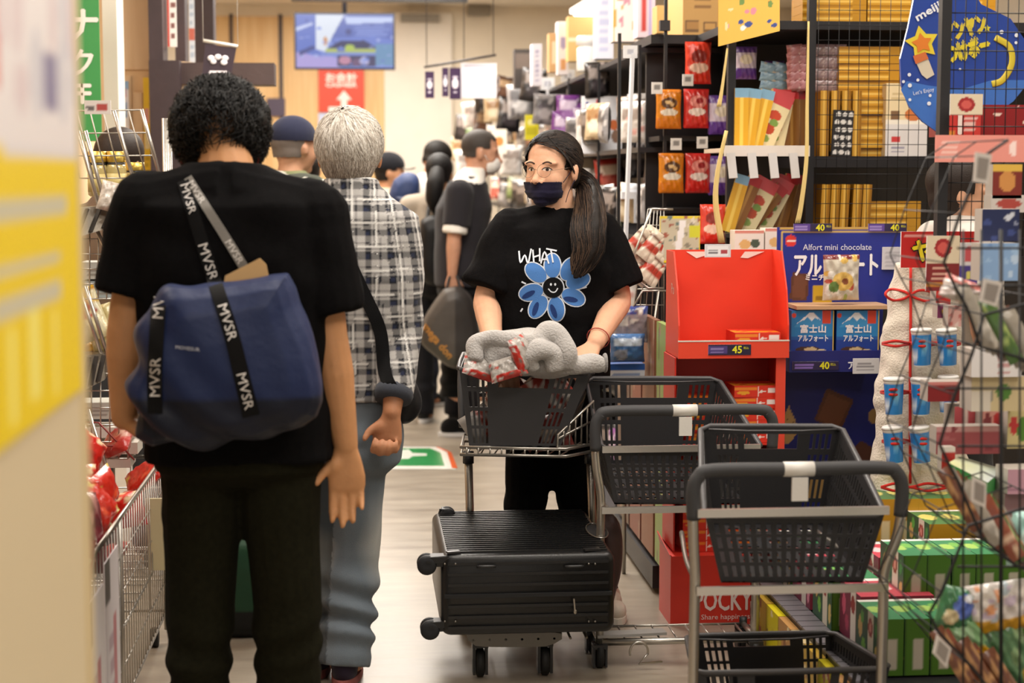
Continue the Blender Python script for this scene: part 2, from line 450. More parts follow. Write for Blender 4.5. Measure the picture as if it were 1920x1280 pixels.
mb = MB('#e2c096'); xa, xb = at(185, 327, 8.4).x, at(296, 327, 8.4).x; mb.b2(xa, 8.4, 0, xb, 8.5, 3.1)
wp = struct('wall_partition', mb, WALLM)
for (pa0, pa1, za, zb_) in ((219, 250, .05, 1.92), (253, 270, .05, 1.84), (219, 290, 1.95, 3.05), (272, 290, .05, 1.92)):
    m2 = MB('#e4c49b'); m2.b2(at(pa0, 327, 8.4).x, 8.385, za, at(pa1, 327, 8.4).x, 8.4, zb_); part('panel', m2, WOODL, wp)
# dark timber portal
portal = thing('timber_portal', at(350, 327, 8.4).xy.to_3d(), 'dark stained timber portal with crossbeam left of the bent man', 'portal')
def col_part(name, x0, x1, Y, z0, z1, dy, c='#40312f'):
    a, b = at(x0, 327, Y).x, at(x1, 327, Y).x
    m2 = MB(c); m2.b2(a, Y, z0, b, Y + dy, z1); return part(name, m2, DARKW, portal)
col_part('post', 283, 340, 8.0, 0, XZ(300, 113, 8.0)[1], .2, '#3c2f33')
col_part('post', 284, 310, 8.2, 0, 3.1, .2, '#3c2f33')
col_part('post', 333, 352, 8.7, 0, 3.1, .16, '#44373b')
col_part('post', 366, 405, 9.4, 0, 3.1, .16, '#3a2d30')
z1 = XZ(380, 108, 8.0)[1]
a = at(335, 115, 8.1); b = at(420, 170, 9.6)
m2 = MB('#c7a78f'); m2.add([a, at(382, 150, 9.0), at(382, 178, 9.0), at(338, 190, 8.1), a + V((.1, .1, 0)), at(382, 150, 9.0) + V((.1, .1, 0)), at(382, 178, 9.0) + V((.1, .1, 0)), at(338, 190, 8.1) + V((.1, .1, 0))],
     [(3, 2, 1, 0), (4, 5, 6, 7), (0, 1, 5, 4), (1, 2, 6, 5), (2, 3, 7, 6), (3, 0, 4, 7)]); part('crossbeam', m2, WOODL, portal, label='pale end of the crossbeam')
m2 = MB('#463634'); p0 = at(312, 118, 8.15); m2.b2(p0.x, 8.1, p0.z - .1, p0.x + .5, 8.3, p0.z); part('crossbeam', m2, DARKW, portal)

def frontal(mb, px0, py0, px1, py1, Y, art, res=.006, t=.006, back='#ffffff', mx=110):
    """flat card facing the camera side (-Y), its print on the front"""
    x0, z1 = XZ(px0, py0, Y); x1, z0 = XZ(px1, py1, Y)
    mb.color(back); mb.b2(x0, Y, z0, x1, Y + t, z1)
    if art is not None: mb.sheet((x0, Y - .0008, z0), (1, 0, 0), (0, 0, 1), x1 - x0, z1 - z0, art, res, mx)
    return x0, x1, z0, z1
UX, UZ = V((1, 0, 0)), V((0, 0, 1))

# posters on the wall and posts at left
mb = MB(); a = Art('#f3ece4').r(0, .0, .25, 1, '#d8483a').bars(.35, .1, .9, .9, 6, '#8a5b55', 3).r(.3, .75, .95, .9, '#c33')
frontal(mb, 312, -60, 332, 88, 8.35, a); solo('poster', mb, PRINT, 'narrow red and white paper notice high between the two dark posts', 'poster')
mb = MB(); a = Art('#dfe6ee').bars(.1, .1, .9, .9, 8, '#b9c7d6', 3).r(.0, .3, 1, .45, '#cf6f5c')
frontal(mb, 353, -30, 366, 122, 8.9, a); solo('poster', mb, PRINT, 'slim pale blue and red paper strip between the dark posts', 'poster')
mb = MB(); a = Art('#f2f1f5').r(0, .72, 1, 1, '#8fb4dd').blotch(9, ['#7aa5d8', '#e9e6ef', '#c9a8b5'], 5, .2)
frontal(mb, 221, 152, 243, 262, 8.378, a); solo('poster', mb, PRINT, 'small pale blue and white poster on the wood panel wall', 'poster')
mb = MB(); a = Art('#f6cf1e').r(.1, .55, .9, .7, '#e9a7a0').r(.1, .3, .9, .45, '#efe1b0').bars(.1, .05, .9, .25, 3, '#c9a400', 4)
frontal(mb, 268, 145, 283, 335, 8.378, a); solo('poster', mb, PRINT, 'tall narrow yellow price strip against the dark timber post', 'poster')
mb = MB(); a = Art('#e9c8cb').r(0, .5, 1, 1, '#f4eef0').e(.5, .3, .3, .2, '#d64545')
frontal(mb, 334, 255, 353, 325, 8.69, a); solo('poster', mb, PRINT, 'pink and white leaflet at the foot of the portal beside dark curly hair', 'poster')

# green hanging banner with white strokes
Yb = 7.0
bn = thing('hanging_banner', (at(165, 0, Yb).x, Yb, at(165, 265, Yb).z), 'green hanging banner with white katakana strokes at the far left', 'banner')
mb = MB(); x0, x1, z0, z1 = frontal(mb, 100, -60, 191, 265, Yb, Art('#3f9a52'), .02, .01, '#3f9a52'); part('cloth', mb, PRINT, bn)
mb = MB()
def q(px, py, dy=-.003): return at(px, py, Yb) + V((0, dy, 0))
mb.text('ナ', .115, q(155, 46), UX, UZ, '#f4f6f2', bold=.004); mb.text('ク', .10, q(153, 117), UX, UZ, '#f4f6f2', bold=.003)
mb.text('F', .075, q(161, 176), UX, UZ, '#f4f6f2', bold=.003); mb.text('F', .075, q(146, 176), UX, UZ, '#f4f6f2', bold=.003)
part('lettering', mb, PRINT, bn)
mb = MB('#e8e2d8'); x0, x1 = at(191, 0, Yb + .3).x, at(218, 0, Yb + .3).x; mb.b2(x0, Yb + .3, 0, x1, Yb + .5, 3.1); struct('trim_1', mb, WALLM)

# dark sign hung at the portal
sg = thing('hanging_sign', at(410, 155, 7.6), 'small dark sign with a white crest hanging above the curly haired man', 'sign')
mb = MB('#3b2d38'); P = [at(385, 82, 7.6), at(443, 90, 7.6), at(430, 158, 7.6), at(378, 150, 7.6)]
mb.add([P[3], P[2], P[1], P[0]] + [p + V((0, .012, 0)) for p in (P[3], P[2], P[1], P[0])], [(0, 1, 2, 3), (7, 6, 5, 4), (0, 4, 5, 1), (1, 5, 6, 2), (2, 6, 7, 3), (3, 7, 4, 0)]); part('panel', mb, PRINT, sg)
mb = MB('#d9d4cc'); mb.tube([at(381, 76, 7.6), at(446, 87, 7.6)], .008, 6); mb.tube([at(381, 76, 7.6), V((at(381, 76, 7.6).x, 7.6, 3.1))], .0015, 5); mb.tube([at(446, 87, 7.6), V((at(446, 87, 7.6).x, 7.6, 3.1))], .0015, 5); part('rod', mb, PLASTIC, sg)
mb = MB('#efeaf0'); o = at(409, 122, 7.595)
for dx, dz, r in ((-.03, .03, .016), (0, .035, .016), (.03, .03, .016), (-.02, .015, .014), (.025, .012, .016)): mb.ell(o + V((dx, 0, dz)), (r, .002, r * .8), n=8, m=4)
mb.box(o + V((0, 0, -.03)), (.075, .002, .012)); mb.box(o + V((0, 0, -.055)), (.065, .002, .008)); mb.box(o + V((.0, 0, -.075)), (.07, .002, .006)); mb.bar(o + V((-.04, 0, -.03)), o + V((-.035, 0, -.075)), .008, .002); part('crest', mb, PRINT, sg)

# television
Yt = 14.5
tv = thing('television', at(645, 131, Yt), 'wide flat television showing a blue city street, hung from the ceiling', 'television')
x0, z1 = XZ(551, 23, Yt); x1, z0 = XZ(741, 131, Yt)
mb = MB('#0c0d14'); mb.b2(x0, Yt, z0, x1, Yt + .06, z1); part('bezel', mb, PLASTIC, tv)
A = Art('#7f95e0').p([(0, 0), (.28, 0), (.22, .5), (.25, 1), (0, 1)], '#5f79cf').p([(.2, 1), (.5, 1), (.36, .55), (.3, .3), (.2, .35)], '#e9f1ff').p([(.5, 1), (.36, .55), (.4, .35), (1, .4), (1, 1)], '#5a70c0')
A.p([(.5, .95), (1, .95), (1, .86), (.52, .82)], '#c9d8ff').p([(.35, .55), (.8, .6), (1, .52), (1, .38), (.5, .4)], '#6f86d8').p([(.3, .34), (.45, .5), (.7, .52), (.85, .36)], '#2c3264')
A.r(.3, .29, .85, .36, '#b7c66e').r(.42, .3, .5, .38, '#5d73c4').e(.55, .38, .05, .06, '#b9cf5a').p([(.0, .0), (.45, 0), (.42, .2), (.2, .22), (0, .3)], '#b4a6e6').r(.42, .02, .82, .24, '#3c3866')
A.e(.5, .14, .06, .08, '#c98ca8').e(.62, .1, .05, .07, '#6d4f78').e(.7, .13, .05, .08, '#b9b6e0').r(.82, .05, 1, .45, '#6f9bc4').e(.3, .5, .02, .09, '#d9923c').p([(.02, .3), (.18, .42), (.2, .36), (.04, .22)], '#39488f').p([(.0, .75), (.17, .85), (.17, .8), (0, .68)], '#cdd9ff').e(.54, .68, .03, .06, '#39488f')
A.bars(.6, .6, .98, .8, 5, '#8da2ea', 3).blotch(30, ['#8ea4ee', '#3c4fa0', '#aab8f0', '#6a80d0'], 9, .03)
mb = MB(); mb.sheet((x0 + .015, Yt - .002, z0 + .015), UX, UZ, x1 - x0 - .03, z1 - z0 - .03, A, .008, 130)
part('screen', mb, mat('lit_screen', rough=.3, emit=.62), tv)
mb = MB('#1b1b22'); mb.tube([at(646, 25, Yt) + V((0, .03, 0)), V((at(646, 25, Yt).x, Yt + .03, 3.1))], .02, 8); part('pole', mb, PLASTIC, tv)
# red guide sign with arrow
Ys = 16.94
sg = thing('guide_sign', at(640, 208, Ys), 'orange red sign with a white upward arrow under the television', 'sign')
mb = MB(); x0, x1, z0, z1 = frontal(mb, 597, 128, 683, 210, Ys, Art('#e5482c'), .03, .01, '#e5482c'); part('panel', mb, PRINT, sg)
mb = MB(); mb.text('お会計', .085, at(640, 145, Ys - .006), UX, UZ, '#fdeee6', bold=.004, wmax=.30); mb.text('CASHIER', .04, at(640, 159, Ys - .006), UX, UZ, '#fdeee6', bold=.003, wmax=.30)
mb.color('#fdeee6'); mb.prism([(-.03, -.09), (.03, -.09), (.03, 0), (.075, 0), (0, .09), (-.075, 0), (-.03, 0)], at(645, 187, Ys - .006), UX, UZ, .002); mb.box(at(645, 205, Ys - .007), (.3, .002, .05)); part('lettering', mb, PRINT, sg)
mb = MB(); frontal(mb, 597, 212, 625, 236, 16.96, Art('#c9d2ee')); solo('notice', mb, PRINT, 'pale lilac paper notice below the orange arrow sign', 'notice')
mb = MB(); frontal(mb, 500, 184, 535, 218, 16.94, Art('#4a3d52'), .03); solo('notice_board', mb, PRINT, 'dark plum notice board on the far wooden wall', 'sign')
# black fascia across the ceiling, downlights, tube light
mb = MB('#17181c'); a, b = at(546, -2, 12.0), at(877, 3, 12.0); mb.b2(a.x, 12.0, b.z, b.x, 12.12, 3.1); solo('ceiling_sign_box', mb, PLASTIC, 'long black sign box fixed across the ceiling above the television', 'sign')
EMI = mat('lamp_glow', color=(1, .95, .85), emit=9)
for k, (px, py) in enumerate(((437, 9), (706, 16))):
    p = at(px, py, 15.6); p.z = 3.085
    t_ = thing('downlight', p, ['round recessed downlight in the ceiling above the dark sign', 'bright round downlight in the ceiling just over the television'][k], 'ceiling light')
    mb = MB('#f4efe6'); mb.lathe(p, [(.10, .012), (.10, -.004), (.075, -.008)], 20); part('rim', mb, PLASTIC, t_)
    mb = MB('#ffffff'); mb.lathe(p, [(.072, .0), (.072, -.012)], 20); part('diffuser', mb, EMI, t_)
lt = thing('tube_light', at(1100, 24, 10), 'slanting white fluorescent tube light near the ceiling over the shelves', 'ceiling light')
mb = MB('#ffffff'); a, b = atX(1082, 36, 1.3), atX(1145, 0, 1.3); mb.tube([a, b], .03, 10); part('tube', mb, EMI, lt)
mb = MB('#e8e6e0'); mb.bar(a + V((0, 0, .045)), b + V((0, 0, .045)), .09, .03); part('housing', mb, PLASTIC, lt)
mb = MB('#8d8578'); a = at(775, 21, 16.6)
mb.b2(at(751, 0, 16.9).x, 16.82, 2.93, at(823, 0, 16.9).x, 16.98, 3.0); solo('air_grille', mb, PLASTIC, 'thin grey air grille at the top of the far wall', 'vent')
mb = MB('#8d8578'); mb.b2(at(877, 0, 16.9).x, 16.82, 3.0, at(920, 0, 16.9).x, 16.99, 3.09); solo('air_grille', mb, PLASTIC, 'short grey air grille at the far ceiling edge above the white sheet', 'vent')

# hanging dark banners and the white sheet on a rail
Yh = 10.5
rail = thing('banner_rail', at(890, 110, Yh), 'thin black ceiling rail carrying the small banners and white sheet', 'rail')
mb = MB('#2a2426'); mb.tube([at(795, 126, Yh), at(930, 103, Yh)], .008, 6); part('rail', mb, PLASTIC, rail)
for k in (800, 870, 925): 
    mb = MB('#2a2426'); p = at(k, 126 - (k - 795) * .17, Yh); mb.tube([p, V((p.x, Yh, 3.1))], .0025, 5); part('hanger', mb, PLASTIC, rail)
for k, (xa, ya, xb, yb, l) in enumerate(((797, 134, 814, 184, 'dark plum cloth banner hanging furthest from the white sheet'), (829, 127, 841, 181, 'narrow dark plum banner between two similar banners'), (843, 127, 864, 186, 'dark plum banner with white disc touching the white sheet'))):
    mb = MB(); frontal(mb, xa, ya, xb, yb, Yh, Art('#41304c').e(.5, .5, .3, .16, '#e3dde6').r(.3, .68, .7, .74, '#cfc7d6').r(.35, .2, .65, .25, '#cfc7d6'), .004, .004, '#41304c'); solo('cloth_banner', mb, CLOTH, l, 'banner')
mb = MB(); frontal(mb, 864, 118, 931, 184, Yh + .02, Art('#eceaf2').bars(.05, .86, .8, .95, 2, '#8f88a8', 5), .006, .004); solo('white_sheet', mb, PRINT, 'blank white price sheet hanging next to dark banners', 'sign')

# green floor sign
fs = thing('floor_sticker', atZ(790, 860), 'green floor sticker with white border and orange edge on the aisle', 'floor sign')
def fz(px, py, z): return atZ(px, py, z)
def flat(mb, pts, z, c): mb.color(c); mb.add([V((*atZ(a, b).xy, z)) for a, b in pts], [tuple(range(len(pts)))[::-1]])
mb = MB(); flat(mb, [(690, 838), (822, 838), (846, 848), (858, 878), (690, 878)], .0020, '#e0683a'); flat(mb, [(690, 838), (816, 838), (838, 848), (848, 880), (690, 880)], .0024, '#f1efe8'); flat(mb, [(690, 841), (806, 841), (826, 849), (834, 874), (690, 874)], .0028, '#2f9350')
flat(mb, [(745, 850), (748, 845), (766, 843), (774, 850), (800, 851), (800, 855), (774, 856), (766, 861), (748, 861)], .0032, '#e8efe6')
mb.add([V((*atZ(*q_).xy, .001)) for q_ in ((690, 838), (690, 880), (858, 880))], [(0, 1, 2)])
part('print', mb, GLOSS, fs)

# near left end-panel with yellow poster
PXL = at(137, 327, 2.0).x
pn = thing('display_board', (PXL - .02, 1.7, 0), 'out of focus pale end panel at the far left edge carrying a yellow poster', 'display panel')
mb = MB('#dccba8'); mb.b2(PXL - .05, 1.2, 0, PXL, 2.02, 2.3); part('panel', mb, PRINT, pn)
mb = MB('#dbc79c'); mb.b2(PXL - .052, 2.02, 0, PXL + .004, 2.045, 2.3); part('edge_strip', mb, PLASTIC, pn)
zb = atX(150, 728, PXL).z; 
A = Art('#f5d60f').r(0, .525, 1, 1, '#efe9ea').bars(.05, .40, .95, .46, 1, '#cfcab0', 3, .6).bars(.05, .30, .8, .33, 1, '#cfcab0', 5, .8).bars(.05, .22, .95, .26, 1, '#cfcab0', 7, .9).r(.2, .03, .26, .2, '#fdf17a').r(.4, .05, .5, .22, '#fdf17a').r(.65, .02, .7, .2, '#fdf17a')
A.r(0, .62, .18, 1, '#d9625a').r(.62, .6, .78, .72, '#8d87a8').blotch(14, ['#e2d2d6', '#e9c9c9', '#d8d6de'], 4, .12, (.2, .6, 1, 1)).r(.2, .515, 1, .53, '#e5e0e2')
mb = MB(); Ha = .52; zt = zb + Ha
mb.sheet((PXL + .003, 1.5, zb), (0, 1, 0), UZ, .51, Ha, A, .01); mb.color('#e8e0d0'); mb.b2(PXL, 1.5, zb, PXL + .002, 2.01, zt); part('poster', mb, PRINT, pn)
# ---------------------------------------------------------------- people: helpers
def cr(pts, n=6):   # Catmull-Rom through points
    pts = [V(p) for p in pts]; P = [pts[0] * 2 - pts[1]] + pts + [pts[-1] * 2 - pts[-2]]; out = []
    for i in range(1, len(P) - 2):
        a, b, c, d = P[i - 1:i + 3]
        for k in range(n):
            t = k / n; out.append(.5 * ((2 * b) + (c - a) * t + (2 * a - 5 * b + 4 * c - d) * t * t + (3 * b - a - 3 * c + d) * t ** 3))
    return out + [pts[-1]]
def interp(vals, n=6):
    out = []
    for i in range(len(vals) - 1):
        for k in range(n): out.append(vals[i] + (vals[i + 1] - vals[i]) * k / n)
    return out + [vals[-1]]
def limb(mb, pts, radii, n=14, k=5, flat=1., ends=True, up=(0, 0, 1)):
    mb.tube(cr(pts, k), interp(radii, k), n, flat=flat, up=up)
    if ends:
        mb.ell(pts[0], (radii[0],) * 3, n=12, m=8); mb.ell(pts[-1], (radii[-1],) * 3, n=12, m=8)
def sring(c, rx, ry, ax, fy, n=28, e=2.4, nrm=None):
    out = []
    for k in range(n):
        a = 2 * PI * k / n; ca, sa = math.cos(a), math.sin(a)
        x = math.copysign(abs(ca) ** (2 / e), ca) * rx; y = math.copysign(abs(sa) ** (2 / e), sa) * ry
        out.append(V(c) + ax * x + fy * y)
    return out
def frame(fw, up=(0, 0, 1)):
    f = V(fw).normalized(); u = V(up); u = (u - f * u.dot(f)).normalized(); r = f.cross(u).normalized()
    return f, r, u
def rotm(f, r, u):   # matrix whose columns are f, r, u
    return MX(((f.x, r.x, u.x), (f.y, r.y, u.y), (f.z, r.z, u.z)))
def head_prims(mb, c, fw, up=(0, 0, 1), s=1., wide=1., face=True):
    f, r, u = frame(fw, up); c = V(c); R = rotm(f, r, u)
    def E(p, q): mb.ell(c + (f * p[0] + r * p[1] * wide + u * p[2]) * s, (q[0] * s, q[1] * s * wide, q[2] * s), R, n=20, m=14)
    E((-.014, 0, .036), (.098, .077, .086)); E((.026, 0, -.005), (.066, .067, .10)); E((.03, 0, -.06), (.052, .053, .052))
    E((-.03, 0, -.03), (.06, .062, .06))
    if face:
        for q in (-1, 1):
            E((.05, .032 * q, -.035), (.034, .03, .04)); E((.073, .03 * q, .021), (.017, .028, .011)); E((.0, .079 * q, -.012), (.018, .009, .031)); E((-.004, .083 * q, -.004), (.012, .006, .022))
            E((.098, .0145 * q, -.042), (.012, .009, .009))
        E((.068, 0, -.098), (.022, .024, .02)); E((.088, 0, -.066), (.01, .024, .009)); E((.088, 0, -.055), (.011, .026, .006))
        mb.tube([c + (f * .082 + u * .012) * s, c + (f * .098 - u * .018) * s, c + (f * .108 - u * .036) * s], [.0085 * s, .0105 * s, .0145 * s], 10)
        mb.ell(c + (f * .111 - u * .037) * s, (.0135 * s,) * 3, n=10, m=6)
    return f, r, u
def hand(mb, wrist, d, n, L=.178, curl=(.25, .25, .3, .35), tc=.25, side=None, wr=.026, spread=.035):
    """wrist point, d = pointing direction, n = palm normal, side = direction of the thumb"""
    d = V(d).normalized(); n = V(n); n = (n - d * n.dot(d)).normalized(); s = V(side); s = (s - d * s.dot(d) - n * s.dot(n)).normalized(); w = V(wrist); k = L / .178
    # palm
    R = []
    for t, hw, th in ((-.02, .026, .021), (.0, .027, .020), (.03, .036, .018), (.06, .042, .016), (.088, .041, .012), (.096, .037, .008)):
        R.append(sring(w + d * (t * k), hw * k, th * k, s, n, 18, 2.6))
    mb.rings(R)
    mb.ell(w + d * (.035 * k) + s * (.024 * k) + n * (.008 * k), (.026 * k, .018 * k, .015 * k), rotm((d * .8 + s * .5).normalized(), n.cross(d * .8 + s * .5).normalized(), n), n=12, m=8)
    for i, (off, ln, r0, bs) in enumerate(((.031, .070, .0095, .088), (.0105, .079, .0098, .092), (-.0105, .073, .0093, .089), (-.030, .057, .0082, .082))):
        p = w + d * (bs * k) + s * (off * k) - n * (.002 * k); dr = (d + s * (spread * (1.2 - i * .8))).normalized(); pts = [p - d * (.02 * k), p]; ang = 0
        for seg, fr in ((0, .46), (1, .30), (2, .24)):
            ang += curl[i] * (1.0 if seg == 0 else 1.25 if seg == 1 else .8)
            dd = dr * math.cos(ang) + n * math.sin(ang); p = p + dd * (ln * fr * k); pts.append(p)
        rr = [r0 * 1.0, r0 * 1.05, r0, r0 * .92, r0 * .74]
        mb.tube(cr(pts, 3), interp([q * k for q in rr], 3), 10); mb.ell(pts[-1], (rr[-1] * k,) * 3, n=8, m=6)
    p = w + d * (.03 * k) + s * (.03 * k) + n * (.004 * k); dr = (d * .62 + s * .7 + n * .25).normalized(); pts = [p - dr * (.015 * k), p]
    for q, fr in enumerate((.032, .026)):
        dd = (dr * math.cos(tc * q * 1.3) + (d * .8 + n * .6 - s * .3).normalized() * math.sin(tc * q * 1.3 + .05)).normalized(); p = p + dd * (fr * k); pts.append(p)
    mb.tube(cr(pts, 3), interp([.015 * k, .0135 * k, .0112 * k, .0085 * k], 3), 10); mb.ell(pts[-1], (.0085 * k,) * 3, n=8, m=6)
def strands(mb, c, rad, R, whorl, n, steps, dl, accept, cols, width=.0022, lift=.0, curl=0., seed=1, jit=.25, start=1.0):
    rr = random.Random(seed); whorl = V(whorl).normalized(); c = V(c); k = 0; tries = 0
    while k < n and tries < n * 20:
        tries += 1
        u = V((rr.gauss(0, 1), rr.gauss(0, 1), rr.gauss(0, 1))).normalized()
        if not accept(u): continue
        k += 1; col = H(rr.choice(cols)); pts = []; uu = u.copy(); ph = rr.uniform(0, 6); side = V((rr.gauss(0, 1), rr.gauss(0, 1), rr.gauss(0, 1))).normalized(); st = steps + rr.randint(-1, 1)
        jd = V((rr.gauss(0, jit), rr.gauss(0, jit), rr.gauss(0, jit)))
        for i in range(max(3, st)):
            g = start + lift * i / st + rr.uniform(0, .004)
            p = c + R @ V((uu.x * rad[0] * g, uu.y * rad[1] * g, uu.z * rad[2] * g))
            if curl: p = p + (R @ uu) * (curl * (.6 + math.sin(ph + i * 1.5))) + side * (curl * math.cos(ph + i * 1.5))
            pts.append(p)
            t = (uu - whorl); t = t - uu * t.dot(uu)
            if t.length < 1e-4: t = side
            t = t.normalized() + jd; uu = (uu + t.normalized() * dl).normalized()
        nrm = (R @ u).normalized(); vs = []; w_ = width * rr.uniform(.6, 1.2)
        for i, p in enumerate(pts):
            tt = (pts[min(i + 1, len(pts) - 1)] - pts[max(0, i - 1)]); x = tt.cross(nrm)
            x = x.normalized() if x.length > 1e-7 else side
            ww = w_ * (1 if i < len(pts) - 1 else .25); vs += [p - x * ww, p + nrm * ww * .5, p + x * ww]
        mb.color(col); mb.add(vs, [(3 * i + a, 3 * i + a + 1, 3 * i + a + 4, 3 * i + a + 3) for i in range(len(pts) - 1) for a in (0, 1)], smooth=True)
def disc(mb, o, ux, uy, rx, ry, rot=0., n=20, rg=3, inner=0.):
    o, ux, uy = V(o), V(ux), V(uy); a = ux * math.cos(rot) + uy * math.sin(rot); b = uy * math.cos(rot) - ux * math.sin(rot); vs = []; fs = []
    for j in range(rg + 1):
        q = max(.02, inner) + (1 - max(.02, inner)) * j / rg
        for i in range(n): vs.append(o + a * (rx * q * math.cos(2 * PI * i / n)) + b * (ry * q * math.sin(2 * PI * i / n)))
    for j in range(rg):
        for i in range(n): fs.append((j * n + i, j * n + (i + 1) % n, (j + 1) * n + (i + 1) % n, (j + 1) * n + i))
    mb.add(vs, fs, smooth=True)
def strip(mb, pts, width, o2=None, up=None, nseg=14, wfn=None):   # flat band along points, lying in the plane with normal `up`
    P = cr(pts, nseg); nn = V(up); vs = []
    for i, p in enumerate(P):
        t = (P[min(i + 1, len(P) - 1)] - P[max(0, i - 1)]).normalized(); x = t.cross(nn).normalized(); w_ = wfn(i / (len(P) - 1)) if wfn else width
        for q in (-.5, -.17, .17, .5): vs.append(p + x * (w_ * q))
    mb.add(vs, [(4 * i + a, 4 * i + a + 1, 4 * i + a + 5, 4 * i + a + 4) for i in range(len(P) - 1) for a in (0, 1, 2)], smooth=True)
def text_on(mb, t, size, path, s0, c, nn, off=.0, flip=1, squeeze=1.):   # text laid along a polyline
    co, fs, lo, hi = text_geo(t); P = cr(path, 14); L = [0]
    for i in range(1, len(P)): L.append(L[-1] + (P[i] - P[i - 1]).length)
    k = size / (hi[1] - lo[1]); nn = V(nn); out = []
    for p in co:
        s_ = s0 + flip * (p[0] - lo[0]) * k * squeeze
        i = 0
        while i < len(P) - 2 and L[i + 1] < s_: i += 1
        tt = (P[i + 1] - P[i]).normalized(); q = P[i] + tt * (s_ - L[i]); x = tt.cross(nn).normalized() * -1
        out.append(q + x * (flip * (p[1] - (lo[1] + hi[1]) / 2) * k))
    mb.color(c); mb.add(out, fs, smooth=False)
def resample(pts, n):
    P = [V(p) for p in pts]; P = cr(P + [P[0]], 6)[:-1]; L = [0]
    for i in range(len(P)): L.append(L[-1] + (P[(i + 1) % len(P)] - P[i]).length)
    out = []; T = L[-1]
    for k in range(n):
        s_ = T * k / n; i = max(j for j in range(len(P)) if L[j] <= s_); t = (s_ - L[i]) / max(1e-9, L[i + 1] - L[i]); out.append(P[i].lerp(P[(i + 1) % len(P)], t))
    return out
def pillow(mb, outline, df, db, dirn=(0, -1, 0), n=36, pw=.55, m=7):
    P = resample(outline, n); c = sum(P, V((0, 0, 0))) / n; d = V(dirn); R = []
    for i in range(m + 1):
        a = -PI / 2 + PI * min(max(i, .15), m - .15) / m
        k = max(.02, math.cos(a)) ** pw; y = math.sin(a) * (df if a > 0 else db)
        R.append([c + (p - c) * k + d * y for p in P])
    mb.rings(R); return mb
def shoe(mb, ank, d, col='#222222', sole='#e8e4dc', s=1.):
    d = V((d[0], d[1], 0)).normalized(); r = V((d.y, -d.x, 0)); a = V((ank[0], ank[1], 0)); R = rotm(d, r, V((0, 0, 1)))
    mb.color(sole); R2 = [[a + d * (.06 * s + .135 * s * math.cos(q)) + r * (.045 * s * math.sin(q) * (1 + .12 * math.cos(q))) + V((0, 0, z)) for q in [2 * PI * k / 20 for k in range(20)]] for z in (.002, .024)]
    mb.rings(R2, smooth=False); mb.color(col)
    mb.ell(a + d * .11 * s + V((0, 0, .035)), (.078 * s, .042 * s, .036 * s), R); mb.ell(a + d * .0 * s + V((0, 0, .05)), (.062 * s, .04 * s, .055 * s), R); mb.ell(a + d * .055 * s + V((0, 0, .05)), (.075 * s, .036 * s, .04 * s), R)

